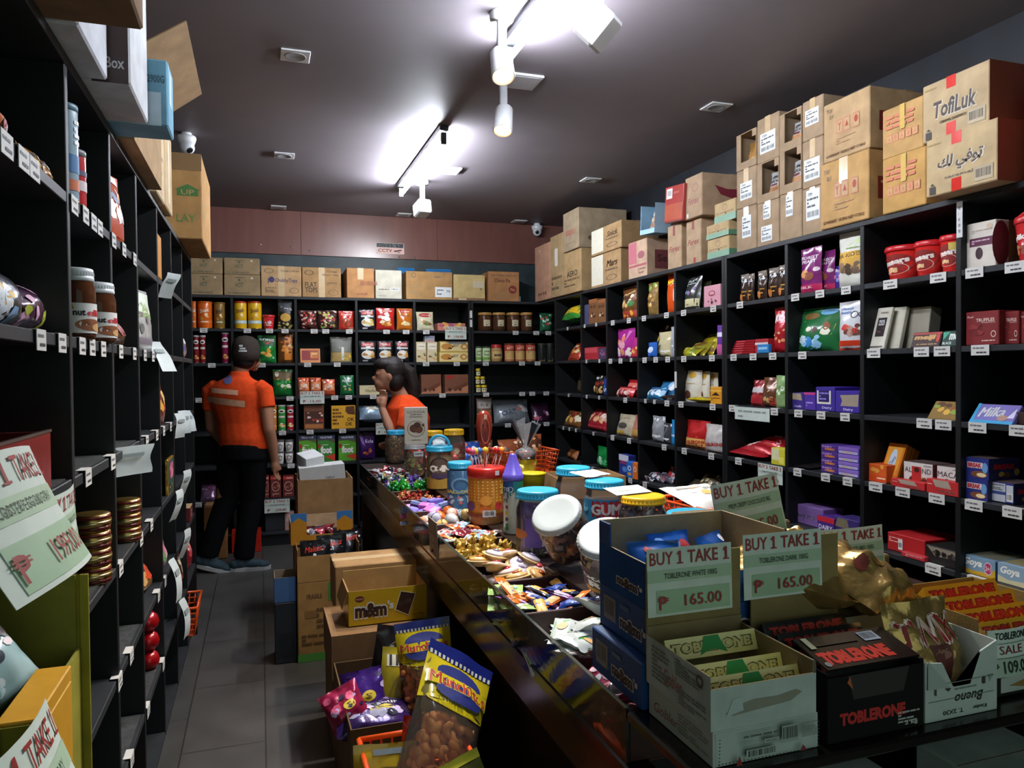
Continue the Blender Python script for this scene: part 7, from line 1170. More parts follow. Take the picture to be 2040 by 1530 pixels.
# black box
B0, B1 = .872, 1.076; bc, bw = (B0+B1)/2, B1-B0
bA = {'F': [poly([(.2, 1), (.26, .62), (.78, .62), (.84, 1)], '#2a2824'), t('TOBLERONE', .46, .34, .68, .2, '#b82a24', bold=.06), lines(.72, .1, .95, .3, 4, '#a8a8a0'), t('2 kg', .86, .09, .14, .07, '#c8c8c0'), poly([(.22, .99), (.25, .78), (.19, .9)], '#a85a2a')]}
ob = open_box('black_display_box', bw, .2, .115, .003, '#100e0d', '#151311', bA, front=.108, left=.115, right=.115); place(ob, (bc, FY, CZ+.001)); tag(ob, 'open black display box of dark chocolate bars', 'box')
mb = MB(); mb.box(-bw/2, .2, .0, bw/2, .204, .292, M('#85754c', 'card'), .001); mb.obj('back_lid', ob)
for j in range(3):
    for k in range(4):
        b_ = prism_bar(.19, .036, '#14110f', 'TOBLERONE', ['#5a1410', '#c82e22']); z_ = .012+.036*j+.006*k; place(b_, (bc, FY+.03+.042*k+.012*j, CZ+z_+.01), 0, 4)
        tag(b_, '%s dark chocolate bar, %s layer of the black display box' % (['front', 'second', 'third', 'rear'][k], ['bottom', 'middle', 'top'][j]), 'chocolate bar', 'dark chocolate bars')
mb = MB(); mb.box(-bw/2+.004, 0, 0, bw/2-.004, .09, .004, M('#100e0d', 'gloss'), .001); art(mb, Plane((-bw/2+.004, 0, .004), (bw-.008, 0, 0), (0, .09, 0)), [t('TOBLERONE', .42, .3, .74, .4, '#d83a28', bold=.07), t('TOBLERONE', .42, .3, .7, .34, '#e04432', bold=.03), o(.06, .14, .03, .07, '#8a8a84'), bars(.66, .62, .84, .9, bg='#b8c0c8'), r(.1, .66, .6, .95, '#22211f', 'gloss'), r(.06, .6, .12, .95, '#a8a884')])
ob2_ = place(mb.obj('black_card_lid'), (bc, FY+.004, CZ+.118), 0, 14); tag(ob2_, 'black card lid with red lettering sloping over the dark bars', 'lid')
s_ = sign(.18, .122, '', 'TOBLERONE DARK 100G', '165.00'); place(s_, (bc-.03, FY+.196, CZ+.183), 0, -2); tag(s_, 'BUY 1 TAKE 1 paper sign for 165.00 behind the black box', 'sign')
# white carton of gold bags
G0, G1 = 1.082, 1.25; gc, gw = (G0+G1)/2, G1-G0
mb = MB(); Wm = M('#b4bfb8'); In = M('#9a9070', 'card'); T = .003
mb.add([V((-gw/2, 0, 0)), V((gw/2, 0, 0)), V((gw/2, 0, .125)), V((.045, 0, .11)), V((.02, 0, .055)), V((-.02, 0, .055)), V((-.045, 0, .1)), V((-gw/2, 0, .105)),
        V((-gw/2, T, 0)), V((gw/2, T, 0)), V((gw/2, T, .125)), V((.045, T, .11)), V((.02, T, .055)), V((-.02, T, .055)), V((-.045, T, .1)), V((-gw/2, T, .105))],
       [(0, 1, 2, 3), (0, 3, 4, 5), (0, 5, 6, 7), (9, 8, 10, 11)[0:0] or (15, 14, 13, 8), (13, 12, 11, 8), (11, 10, 9, 8)]+[(i, (i+1) % 8, (i+1) % 8+8, i+8) for i in range(8)], Wm)
mb.box(-gw/2, T, 0, -gw/2+T, .2, .11, Wm); mb.box(gw/2-T, T, 0, gw/2, .2, .125, Wm); mb.box(-gw/2, .2, 0, gw/2, .203, .12, Wm); mb.box(-gw/2+T, T, 0, gw/2-T, .2, T, In)
art(mb, faces(gw, .2, .115)['F'], [t('Bueno', .6, .28, .4, .15, '#1f2422', 180, sh=.3), t('T. 2X30', .38, .1, .28, .07, '#3a403c', 180), t('Kinder', .75, .1, .2, .06, '#3a403c', 180), lines(.4, .42, .7, .46, 1, '#7a847e'), r(.04, .3, .95, .31, '#7a847e'), r(.04, .55, .95, .56, '#8a948e'), t('\u2191\u2191', .9, .52, .07, .14, '#2a302c'), r(.78, .45, .82, .56, '#3a403c'), r(.12, .4, .14, .52, '#3a403c'), poly([(.26, .48), (.34, .48), (.3, .43)], '#2a302c'), poly([(.02, .95), (.02, .5), (.32, .5)], '#a2ada6')])
ob = place(mb.obj('white_carton'), (gc, FY+.002, CZ+.001)); tag(ob, 'notched white carton with upside down black script holding a gold bag', 'carton')
gold = '#b8985a'
gb_ = pouch('gold_snack_bag', .17, .17, .09, gold, [t('TWIX', .5, .68, .88, .3, '#d8c8b8', 2, bold=.09, sh=.2), t('TWIX', .5, .68, .84, .26, '#8a1f22', 2, bold=.06, sh=.2), r(.36, .1, .6, .55, '#5a2018'), o(.48, .45, .1, .05, '#8a5a4a'), blobs(.4, .1, .56, .3, 3, ['#7a3424', '#3a1410'], .06, 2)], 121, 'gold', wr=2.5, nu=16, nv=18); place(gb_, (gc, FY+.07, CZ+.012), 4, -12); tag(gb_, 'gold bag with dark red letters standing in the notched white carton', 'bag')
for k, (x, y, z, rz_, rx_, w_, h_, lb) in enumerate(((1.12, 1.23, .17, 70, -78, .2, .3, 'crumpled gold bag lying behind, reaching towards the hanging sign'), (1.09, 1.3, .165, -35, -75, .18, .22, 'crumpled gold bag lying across the black box lid corner'), (1.19, 1.14, .15, 20, -66, .2, .2, 'crumpled gold bag lying on the notched white carton'))):
    p_ = pouch('gold_snack_bag', w_, h_, .09, gold, [blobs(.2, .2, .8, .7, 4, ['#7a5a28', '#6a2a20'], .14, k), r(.1, .88, .9, .97, '#b89a54', 'gold')], 122+k, 'gold', wr=4.5, nu=20, nv=22); place(p_, (x, y, CZ+z), rz_, rx_); tag(p_, lb, 'bag')
# support under the lying gold bags
ob = carton('brown_carton', .3, .12, .13, None, '#6a5a3a', False); place(ob, (1.12, 1.2, CZ+.001)); tag(ob, 'low brown carton under the lying gold bags', 'carton')
P0, P1 = onY(1631, 1160, 1.35), onY(1767, 1046, 1.35)
s_ = sign(P1.x-P0.x, P1.z-P0.z, '', 'TWIX MINIATURES 150G', '180.00', curl=.012); place(s_, ((P0.x+P1.x)/2, 1.35, P0.z), 0, -4); tag(s_, 'BUY 1 TAKE 1 paper sign for 180.00 behind the gold bags', 'sign')
ob = carton('brown_carton', .24, .2, P0.z+.04-CZ, None, '#6a5a3a', False); place(ob, ((P0.x+P1.x)/2, 1.362, CZ+.001)); tag(ob, 'brown carton holding up the 180.00 sign', 'carton')
P0, P1 = onY(1428, 1070, 1.5), onY(1560, 945, 1.5)
s_ = sign(P1.x-P0.x, P1.z-P0.z, '', 'MILM CRISPY CHOCOLATE 90G', '145.00', curl=.01); place(s_, ((P0.x+P1.x)/2+.005, 1.49, P0.z-.004), 0, -6, -7); tag(s_, 'tilted BUY 1 TAKE 1 paper sign for 145.00 right of the jars', 'sign')
ob = carton('brown_carton', .22, .2, P0.z+.02-CZ, None, '#6f5c42', False); place(ob, ((P0.x+P1.x)/2+.02, 1.515, CZ+.001)); tag(ob, 'brown carton behind the tilted 145.00 sign', 'carton')
# yellow bars at the right edge
ob = open_box('kraft_display_box', .25, .22, .1, .003, '#7a6238', '#86703f', front=.07); place(ob, (1.39, FY+.05, CZ+.045)); tag(ob, 'kraft display box of yellow chocolate bars at the right edge', 'box')
for j in range(2):
    for k in range(4):
        b_ = prism_bar(.2, .036, '#d09a28', 'TOBLERONE', ['#7a1410', '#b8281c']); place(b_, (1.385+.004*j, FY+.05+.03+.04*k, CZ+.045+.012+.04*j+.012*k), 0, 8); tag(b_, '%s yellow triangular chocolate bar, %s layer of the kraft display box' % (['front', 'second', 'third', 'rear'][k], ['lower', 'upper'][j]), 'chocolate bar', 'yellow chocolate bars')
ob = box('black_box', .25, .24, .04, '#0f0e0d', {'F': [r(.12, .2, .5, .9, '#a8b0a8'), poly([(.2, .5), (.45, .8), (.4, .3)], '#8a6a3a')]}); place(ob, (1.39, FY+.03, CZ+.0025)); tag(ob, 'black box with a white picture under the kraft display box', 'box')
s_ = sign(.1, .085, '', '', '', stripes=False, plain=True, sale=[r(0, .0, 1, .38, '#a4b8a4'), t('TOBLERONE', .55, .86, .8, .16, '#1a1e1c', sh=.2), t('SALE', .5, .56, .55, .18, '#7a2430', bold=False), t('P', .12, .2, .09, .2, '#23302a'), r(.06, .22, .18, .24, '#23302a'), t('109.00', .6, .2, .66, .26, '#23302a'), r(0, .39, 1, .4, '#3a4a40'), r(0, .7, 1, .71, '#3a4a40')], curl=.006); place(s_, (1.31, FY+.02, CZ+.047), 0, -4); tag(s_, 'small SALE 109.00 paper sign in front of the yellow bars', 'sign')
ob = carton('white_carton', .24, .2, .1, {'F': [*[poly([(.03, .1+k*.11), (.03, .16+k*.11), (.05, .13+k*.11)], '#3a4440') for k in range(8)], lines(.3, .2, .9, .8, 5, '#8a948e')]}, '#b0bab4', False); place(ob, (1.42, CY0+.05, .5255)); tag(ob, 'white carton on the lower shelf under the right end of the counter', 'carton')
ob = carton('white_carton', .2, .2, .1, {'F': [bars(.05, .15, .55, .45, bg='#a8b4ac'), lines(.05, .55, .5, .9, 4, '#7a847e'), bars(.62, .45, .9, .92, bg='#9aa69e')]}, '#b0bab4', False); place(ob, (1.06, CY0+.05, .5255)); tag(ob, 'white barcoded carton on the lower shelf under the black box', 'carton')
# small card leaning on the glass edge
P = onZ(848, 1045, CZ); mb = MB(); mb.box(-.075, -.002, -.09, .075, 0, .05, M('#a89a88', 'card')); art(mb, Plane((-.075, -.002, -.09), (.15, 0, 0), (0, 0, .14)), [lines(.1, .3, .9, .7, 3, '#8a7a6a')]); ob = place(mb.obj('card_sign'), (CX0-.003, 2.78, CZ+.002), -90, 3); tag(ob, 'faded brown card hanging on the glass edge of the counter', 'card')
# ================================================================ CARTONS AND BAGS ON THE FLOOR
def fcarton(x0, x1, y0, y1, z0, z1, label, A=None, col='#8f6d48', **k):
    ob = carton('cardboard_carton', x1-x0, y1-y0, z1-z0, A, col, **k); place(ob, ((x0+x1)/2, y0, z0)); return tag(ob, label, 'carton')
def fopen(x0, x1, y0, y1, z0, z1, label, col='#9a7850', th=.005, inner=None, name='open_carton', **k):
    ob = open_box(name, x1-x0, y1-y0, z1-z0, th, col, inner, **k); place(ob, ((x0+x1)/2, y0, z0)); return tag(ob, label, 'carton')
def pxx(px0, px1, y): return onY(px0, 900, y).x, onY(px1, 900, y).x
# tall open carton against the far end
yA = 4.55; xa, xb = pxx(592, 702, yA); zt = onY(640, 955, yA).z
fcarton(xa+.01, xb-.01, yA+.03, yA+.36, .001, .40, 'plain brown carton under the tall open carton, beside the counter end', None, '#866544', tape=False)
c_ = fopen(xa, xb, yA, yA+.34, .402, zt, 'tall open brown carton with a white box sticking out, beside the counter end', '#9c7a52')
w_ = box('white_box', .27, .16, .2, '#c9cbc8', {'F': [t('Cadbury', .66, .62, .2, .1, '#5a5a62', sh=.3), t('Crunch', .45, .5, .3, .14, '#3a3a40', sh=.2)]}); place(w_, ((xa+xb)/2+.0, yA+.09, zt-.13), 0, 0, -4); tag(w_, 'white box lying in the top of the tall open carton', 'box')
w_ = box('white_box', .12, .14, .14, '#d0d2d0'); place(w_, ((xa+xb)/2-.04, yA+.19, zt-.02), 20, 12, -8); tag(w_, 'smaller white box tipped on top inside the tall open carton', 'box')
# yellow and blue display tray with sweets
yB = 4.25; xa, xb = pxx(577, 700, yB); z0 = onY(640, 1082, yB).z; z1 = onY(640, 1020, yB).z
fcarton(xa+.02, xb-.02, yB+.02, yB+.26, .001, z0-.001, 'brown carton under the yellow and blue display tray', None, '#846342', tape=False)
c_ = fopen(xa, xb, yB, yB+.28, z0, z1-.06, 'yellow display tray with blue corners holding wrapped sweets', '#c8881f', .004, '#b8a080', name='display_tray', front=.05, kind='paper')
w = xb-xa
for s in (-1, 1):
    mb = MB(); mb.box(s*w/2, -.002, .0, s*(w/2-.085), 0, z1-z0, M('#c8881f')); art(mb, Plane((-w/2 if s < 0 else w/2-.085, -.002, 0), (.085, 0, 0), (0, 0, z1-z0)), [r(0, .72, 1, 1, '#3a7ab8'), poly([(.1, .72), (.5, .86), (.9, .72)], '#c8881f')]); mb.obj('corner_panel', c_)
for k in range(9):
    p_ = pouch('sweets_pack', .09, .06, .04, ['#7a2a34', '#8a8a90', '#b83a4a'][k % 3], [blobs(.1, .1, .9, .9, 7, ['#d8b0b8', '#e8e8ec', '#5a1a24'], .12, k)], k+130); place(p_, (xa+.1+.045*(k % 6), yB+.05+.06*(k//6), z0+.035+.012*(k//6)), 30*k, -50); tag(p_, 'red or silver wrapped sweet pack in the yellow and blue display tray', 'sweet', 'sweet packs in the yellow tray')
# black bags in a carton
yD = 3.75; xa, xb = pxx(588, 664, yD); z1 = onY(620, 1160, yD).z; xc = xb+.12
fcarton(xa, xb, yD, yD+.19, .001, z1, 'narrow brown carton with faint black print and green edges, on the floor', {'F': [r(0, 0, 1, .1, '#4a8a3a'), r(.82, .0, 1, .3, '#4a8a3a'), r(.82, .75, 1, .98, '#2f8a3a'), t('FRAGILE', .45, .82, .4, .06, '#5f4528'), r(.2, .55, .55, .64, '#7f5c34'), lines(.5, .4, .95, .68, 4, '#5f4528'), lines(.1, .2, .9, .35, 3, '#5f4528')]}, '#96703f', tape=False)
fcarton(xb+.003, xc, yD+.05, yD+.24, .001, z1, 'plain brown carton hidden behind the barcoded carton', None, '#8a6638', tape=False)
zo = onY(620, 1108, yD).z
c_ = fopen(xa+.002, xc, yD, yD+.2, z1+.001, zo, 'open brown carton holding shiny black bags with red script', '#9c7645', inner='#7a5a36', right=zo-z1+.05, left=zo-z1+.03)
for k in range(3):
    p_ = pouch('sweets_bag', (xc-xa)*.5, .19, .07, '#15161a', [t('Maltezz', .5, .78, .7, .14, '#c8301f', 8, sh=.3), blobs(.1, .5, .9, .95, 6, ['#3a4a5a', '#c8d0d8'], .05, k)], k+140, 'gloss'); place(p_, (xa+.09+.085*k, yD+.05+.035*k, zo-.125+.012*k), -8+8*k, -6); tag(p_, ['left', 'middle', 'right'][k]+' shiny black bag in the open brown carton', 'bag')
ob = open_box('blue_tray', .1, .16, .12, .004, '#3a5a86', '#7a6a58', kind='paper'); P = onZ(577, 1168, .3); place(ob, (xa-.055, yD+.02, .30)); tag(ob, 'small blue tray tucked beside the narrow carton', 'tray')
ob = box('black_box', .1, .18, .295, '#1a1d24', {'F': [r(.1, .1, .9, .5, '#14161a')]}); place(ob, (xa-.055, yD+.015, .002)); tag(ob, 'dark box on the floor under the small blue tray', 'box')
# closed carton with a barcode, yellow box, big brown carton
yE = 3.2; xa, xb = pxx(664, 828, yE); z1 = onY(750, 1122, yE).z; z0 = .74-.25
z0 = onY(750, 1215, yE).z
fcarton(xa, xb, yE, yE+.24, z0, z1, 'closed brown carton with a white barcode sticker behind the yellow box', None, '#99774e', sticker=[('F', .68, .42, .98, .85, [bars(.12, .2, .85, .65, bg='#dfe3e4'), t('ITEM 9004042', .5, .82, .7, .16, '#3a3a3a')])], tape=True)
fcarton(xa+.02, xb-.02, yE+.01, yE+.23, .001, z0-.001, 'brown carton under the barcoded carton', None, '#836341', tape=False)
yF = 2.86; xa, xb = pxx(690, 847, yF); z0 = onY(770, 1240, yF).z; z1 = onY(770, 1172, yF).z
ymm = [r(.005, .01, .995, .98, '#c09a14'), o(.14, .76, .06, .09, '#6a2a1f'), t('CHOCOLATE', .14, .76, .1, .05, '#d8b090'), *[('t', it[1], it[2], it[3], it[4], it[5], it[6], 0, it[8], it[9], it[10]) for it in mm(.3, .42, .5, .5)], poly([(.66, .9), (.86, .78), (.76, .14), (.58, .34)], '#d8cc9a'), poly([(.665, .87), (.845, .77), (.755, .17), (.595, .36)], '#3a2018'), t('BROWNIE', .72, .55, .16, .12, '#b89a80', 12), t('14 x 90 g', .88, .16, .16, .06, '#6a4a14')]
c_ = fopen(xa, xb, yF, yF+.2, z0, z1+.0, 'open bright yellow sweets box on top of the big brown carton', '#b8941a', .003, '#9a7a4a', name='yellow_box', A={'F': ymm}, kind='gloss', back=(z1-z0)+.03, left=(z1-z0)+.0)
flap(c_, (-(xb-xa)/2, 0, z1-z0), (-(xb-xa)/2, .2, z1-z0), (-.3, 0, -.9), .07, '#9a7a4a')
yG = 2.78; xa, xb = pxx(655, 850, yG); z1 = z0-.002; zm = onY(750, 1345, yG).z
c_ = fopen(xa, xb, yG, yG+.36, zm+.001, z1-.0, 'big brown carton carrying the yellow box', '#80603f', .005, None, left=z1-zm-.001, bottom=True)
mb = MB(); mb.box(-(xb-xa)/2+.005, .005, z1-zm-.008, (xb-xa)/2-.005, .355, z1-zm-.003, M('#7d5e3e', 'card')); mb.obj('flap', c_)
fcarton(xa+.004, xb-.004, yG+.004, yG+.35, .001, zm, 'brown carton at floor level under the big brown carton', None, '#7a5b3b', tape=False)
# low carton of foil bags and crisps
yH = 2.22; zl = .36; P = onZ(700, 1462, zl); xa = P.x; xb = .595
c_ = fopen(xa, xb, yH, yG-.02, .002, zl, 'low open carton full of purple foil bags and corn curls', '#6a5032', .005, '#5a442c')
def hbag(px, py, y, w, h, th, col, A, label, rx=-10, rz=0, ry=0, kind='foil', name='snack_bag', **k):
    P = onY(px, py, y); _seed[0] += 1; ob = pouch(name, w, h, th, col, A, _seed[0], kind, nu=14, nv=16, **k); place(ob, P, rz, rx, ry); return tag(ob, label, 'bag')
pp = lambda s, a, b: [blobs(.05, .05, .95, .95, 14, [a, b, '#2a1a3a', '#c8b8e0'], .1, s), o(.6, .5, .16, .1, '#c8b02a'), t('S', .6, .5, .14, .1, '#2a1a30')]
hbag(706, 1448, 2.36, .13, .13, .08, '#9a2048', pp(1, '#d85a80', '#7a1030'), 'crumpled pink foil bag at the left of the low carton', -30, 10, -20, wr=2)
hbag(738, 1440, 2.48, .15, .17, .09, '#3f1f7a', pp(2, '#7a5ac0', '#20104a'), 'crumpled purple foil bag behind the pink one', -20, -10, -10, wr=2)
hbag(752, 1462, 2.31, .25, .14, .08, '#35205a', pp(3, '#8a8aa8', '#1a2030')+[t('sour', .7, .7, .3, .1, '#c8c8d0', 10)], 'dark purple foil bag lying at the front of the low carton', -70, 5, 4, wr=2)
hbag(775, 1395, 2.55, .17, .25, .07, '#1d191c', [o(.5, .5, .34, .32, '#55524e'), blobs(.2, .2, .8, .8, 14, ['#8a8884', '#2a2624', '#b0aca6'], .07, 4), o(.45, .2, .16, .09, '#8a3438'), o(.4, .58, .05, .03, '#141214')], 'dark bag with a grey silver print beside the corn curls', -6, 0, 12, 'gloss')
hbag(795, 1440, 2.48, .17, .24, .08, '#a89a2c', [r(.1, .75, .9, .9, '#d0d0c0'), *[r(.15+.13*k, .76, .2+.13*k, .9, '#2a2a34') for k in range(6)], ring(.6, .3, .18, .12, .15, '#3a3420'), poly([(.5, .36), (.54, .4), (.72, .24), (.68, .2)], '#3a3420')], 'plain yellow bag back with a crossed circle mark', -14, 0, 10, 'gloss')
# corn curl bags
def curl_bag(px, py, y, w, h, th, rx, ry, rz, label, n, which):
    P = onY(px, py, y); root = empty('corn_curl_bag', P, (rad(rx), rad(ry), rad(rz))); tag(root, label, 'bag'); _seed[0] += 1
    F = pouch('bag_film', w, h, th, '#d0c8c0', None, _seed[0], 'gloss', nu=16, nv=18, top=.13, parent=root); me = F.data; me.materials.clear(); me.materials.append(clear('#f4e8dc', .06, 1.3, .04))
    w_ = 17; G_ = [[me.vertices[j*w_+i].co.copy() for i in range(w_)] for j in range(19)]; S = Grid(G_, 16, 18, w, h); mb = MB()
    f = lambda v: .3+.7*v
    art(mb, S, [r(0, f(.46), 1, f(.86), '#c8b41c', 'gloss'), o(.5, f(.47), .44, .05, '#c8b41c', 'gloss'), r(0, f(.87), 1, 1, '#1f2a78', 'gloss'), *[r(.03+.065*k, f(.862), .065+.065*k, f(.9), '#d8d4b8') for k in range(15)], o(.5, f(.72), .35, .077, '#202a6e'), o(.5, f(.56), .35, .063, '#202a6e'), r(.04, f(.585), .96, f(.7), '#c8b41c', 'gloss'), t('Munchitos', .5, f(.645), .88, .085, '#e0d060', bold=.05), t('Munchitos', .5, f(.645), .86, .078, '#b02a20', bold=.03), t('TWISTER CURLS', .5, f(.455), .66, .026, '#2a2a1a', bold=.01)], e0=.0015)
    mb.obj('printed_panel', root)
    mb = MB(); mb.grid(lambda i, j: V((G_[11+j][i].x, -G_[11+j][i].y+.0015, G_[11+j][i].z)), 16, 4, M('#b8a41c', 'gloss')); mb.obj('back_panel', root)
    cm = MB(); rn = random.Random(_seed[0]); X = Matrix.Translation(P) @ root.rotation_euler.to_matrix().to_4x4()
    cm.tube([(.012*math.cos(a), .012*math.sin(a), .004*a) for a in [k*.7 for k in range(6)]], [.004, .009, .0105, .0105, .009, .004], M('#f6a050', 'skin'), 8)
    proto = cm.obj('corn_curl')
    for k in range(n):
        ob = proto if k == 0 else dup(proto); u, v = rn.uniform(-.4, .4), rn.uniform(.05, .58); lim = th*.3*math.sin(PI*(u+.5))
        ob.location = X @ V((u*w*.86, (rn.uniform(-lim, lim*.3) if k % 3 else -lim*.95), v*h)); ob.rotation_euler = (rn.uniform(0, 6.3), rn.uniform(0, 6.3), rn.uniform(0, 6.3)); tag(ob, 'orange corn curl inside the %s' % which, 'corn curl', 'corn curls inside the '+which)
    return root
curl_bag(860, 1442, 2.42, .19, .335, .11, -12, -4, -6, 'upright yellow and blue bag of corn curls leaning on the counter', 100, 'upright corn curl bag')
curl_bag(840, 1650, 1.6, .21, .42, .13, -40, 36, 4, 'tilted yellow and blue bag of corn curls at the front of the floor boxes', 110, 'tilted corn curl bag')
# basket in front
P = onY(716, 1478, 1.8); zt = P.z
c_ = fcarton(P.x+.01, .56, 1.46, 1.85, .001, zt-.205, 'dark carton under the orange floor basket', None, '#3a2c1e', tape=False)
basket('plastic_basket', .24, .3, .2, '#e0521c', 'orange plastic basket of snack bags on the floor beside the counter', (P.x+.12, 1.66, zt-.2), 0)
hbag(765, 1640, 1.7, .15, .17, .06, '#b8a02a', [t('PO', .5, .5, .6, .2, '#2a2418', bold=.06), ring(.5, .52, .45, .2, .06, '#4a4018'), r(.3, .86, .8, .93, '#8a9aa0')], 'yellow bag with dark capital letters inside the orange floor basket', -14, 0, 4, 'gloss')
hbag(818, 1600, 1.78, .09, .2, .05, '#b02a20', [r(0, .4, 1, .55, '#3a5a9a'), r(.3, .7, .9, .95, '#1a2060'), blobs(.1, .1, .9, .9, 5, ['#d86a4a', '#7a1a14'], .12, 3)], 'red bag with a blue stripe behind the yellow bag in the basket', -8, 0, 10, 'gloss')
hbag(945, 1640, 1.5, .13, .13, .05, '#4a4a22', [r(.0, .86, 1, 1, '#b8b42a'), t('gindo', .5, .6, .6, .16, '#c8c8b0', 180, sh=.3), blobs(.1, .1, .9, .5, 5, ['#2a7a4a', '#8a8a3a'], .12, 3)], 'olive bag with upside down script at the right of the basket', -20, -6, -22, 'gloss')
P = onZ(420, 1062, .33)
fcarton(-.42, -.26, 6.06, 6.32, .001, .40, 'brown carton on the floor behind the man, beside the back shelving', {'F': [r(.2, .5, .4, .6, '#b84a2a')]}, '#9a6a3c')
ob = box('red_box', .22, .12, .17, '#b02418', None, 'gloss'); place(ob, (-.12, 6.2, .0015)); tag(ob, 'red box on the floor behind the legs of the man', 'box')
# ================================================================ PEOPLE
def ell(c, rx, ry, rz, n=14, m=9):
    vs = []; fs = []
    for j in range(m+1):
        th = PI*j/m
        for i in range(n): a = 2*PI*i/n; vs.append(V((c[0]+rx*math.sin(th)*math.cos(a), c[1]+ry*math.sin(th)*math.sin(a), c[2]+rz*math.cos(th))))
    for j in range(m):
        for i in range(n): fs.append((j*n+i, (j+1)*n+i, (j+1)*n+(i+1) % n, j*n+(i+1) % n))
    return vs, fs
def loft(rings, n=20):  # ring: (center, rx, ry, yaw) horizontal ellipses
    vs = []; fs = []
    for c, rx, ry, yw in rings:
        for i in range(n):
            a = 2*PI*i/n; x, y = rx*math.cos(a), ry*math.sin(a); vs.append(V((c[0]+x*math.cos(yw)-y*math.sin(yw), c[1]+x*math.sin(yw)+y*math.cos(yw), c[2])))
    for j in range(len(rings)-1):
        for i in range(n): fs.append((j*n+i, j*n+(i+1) % n, (j+1)*n+(i+1) % n, (j+1)*n+i))
    fs += [tuple(range(n))[::-1], tuple((len(rings)-1)*n+i for i in range(n))]; return vs, fs
class Soft:
    def __init__(s): s.mb = MB(); s.m = M('#808080')
    def e(s, c, rx, ry, rz): s.mb.add(*ell(c, rx, ry, rz), s.m); return s
    def l(s, rings): s.mb.add(*loft(rings), s.m); return s
    def t(s, pts, rs): s.mb.tube(pts, rs, s.m, 12); return s
    def done(s, name, parent, mat, vox, sm=6):
        ob = s.mb.obj(name+'_raw'); md = ob.modifiers.new('r', 'REMESH'); md.mode = 'VOXEL'; md.voxel_size = vox
        m2 = ob.modifiers.new('s', 'SMOOTH'); m2.iterations = sm; m2.factor = .5
        me = bpy.data.meshes.new_from_object(ob.evaluated_get(bpy.context.evaluated_depsgraph_get())); bpy.data.objects.remove(ob)
        me.name = name; me.materials.clear(); me.materials.append(mat); me.polygons.foreach_set('use_smooth', [True]*len(me.polygons))
        me.polygons.foreach_set('material_index', [0]*len(me.polygons))
        o_ = bpy.data.objects.new(name, me); COL.objects.link(o_); o_.parent = parent; return o_
def hand(S, w, d, side, sc=1, curl=.5):
    # w wrist, d direction of the fingers, side = vector from palm towards the thumb
    d = V(d).normalized(); s = V(side); s = (s-d*s.dot(d)).normalized(); n = d.cross(s)
    S.t([V(w), V(w)+d*.04*sc, V(w)+d*.085*sc], [.026*sc, .034*sc, .03*sc])
    for k in range(4):
        b = V(w)+d*.085*sc+s*(.026-.0175*k)*sc; L = (.07, .078, .072, .056)[k]*sc; p1 = b+d*L*.45+n*L*.12*curl; p2 = p1+(d+n*curl).normalized()*L*.32; p3 = p2+(d*.6+n*curl*1.6).normalized()*L*.28
        S.t([b-d*.02*sc, p1, p2, p3], [.0105*sc, .0098*sc, .009*sc, .0075*sc])
    S.t([V(w)+d*.025*sc+s*.02*sc, V(w)+d*.055*sc+s*.045*sc+n*.008, V(w)+d*.09*sc+s*.05*sc+n*.018], [.015*sc, .0125*sc, .01*sc])
SKIN = M('#a06f54', 'skin')
# --- man, seen from behind, turned slightly to the right
man = empty('person', (-.13, 5.65, 0)); man['label'] = 'person in an orange polo shirt and dark cap walking with back to the camera'; man['category'] = 'person'
yw = rad(-28)   # body turned right
def Q(x, y, z):  # local: x to the person's right, y forward
    return V((x*math.cos(yw)-y*math.sin(yw), x*math.sin(yw)+y*math.cos(yw), z))
def torso(S, off=0, top=1.40, bot=.86):
    return S.l([(Q(.02, -.0, bot), .175+off, .125+off, yw), (Q(.02, -.0, .95), .178+off, .128+off, yw), (Q(.0, .01, 1.06), .172+off, .122+off, yw), (Q(-.02, .01, 1.17), .195+off, .125+off, yw), (Q(-.03, .0, 1.26), .212+off, .118+off, yw), (Q(-.03, .0, 1.315), .205+off, .1+off, yw), (Q(-.028, .0, 1.345), .165+off, .088+off, yw), (Q(-.025, .0, 1.372), .105+off, .075+off, yw), (Q(-.02, .005, top), .065+off, .06+off, yw)])
hc = Q(.02, .035, 1.545)
RS, LS = Q(.175, .0, 1.29), Q(-.235, .0, 1.29); RE, RW = Q(.225, -.03, 1.01), Q(.23, .03, .79); LE, LW = Q(-.265, .05, 1.02), Q(-.2, .2, .83)
b = Soft(); torso(b, -.012); b.l([(Q(-.02, .0, 1.34), .06, .06, 0), (Q(-.01, .01, 1.42), .055, .058, 0), (Q(.0, .02, 1.48), .056, .06, 0)])
b.e(hc, .078, .094, .118); b.e(hc+Q(.02, .06, -.045), .055, .05, .06); b.e(hc+Q(.03, .108, -.02), .014, .018, .022); b.e(hc+Q(.075, .0, -.01), .012, .02, .03); b.e(hc+Q(-.075, .0, -.01), .012, .02, .03); b.e(hc+Q(.03, .095, -.065), .026, .012, .009); b.e(hc+Q(.02, .075, -.1), .03, .025, .02)
b.t([RS, (RS+RE)/2, RE, RE*.5+RW*.5+V((0, 0, .02)), RW], [.056, .05, .042, .04, .028]); b.t([LS, (LS+LE)/2, LE, (LE+LW)/2, LW], [.056, .05, .042, .038, .028])
hand(b, RW, Q(.03, .12, -1), Q(0, 1, 0), .95, .35); hand(b, LW, Q(.2, .5, -1), Q(.5, .5, 0), .95, .5)
HR, HL = Q(.09, 0, .86), Q(-.085, 0, .86)
FRt, FLt = V((.0, .02, .085)), V((-.235, .06, .11))
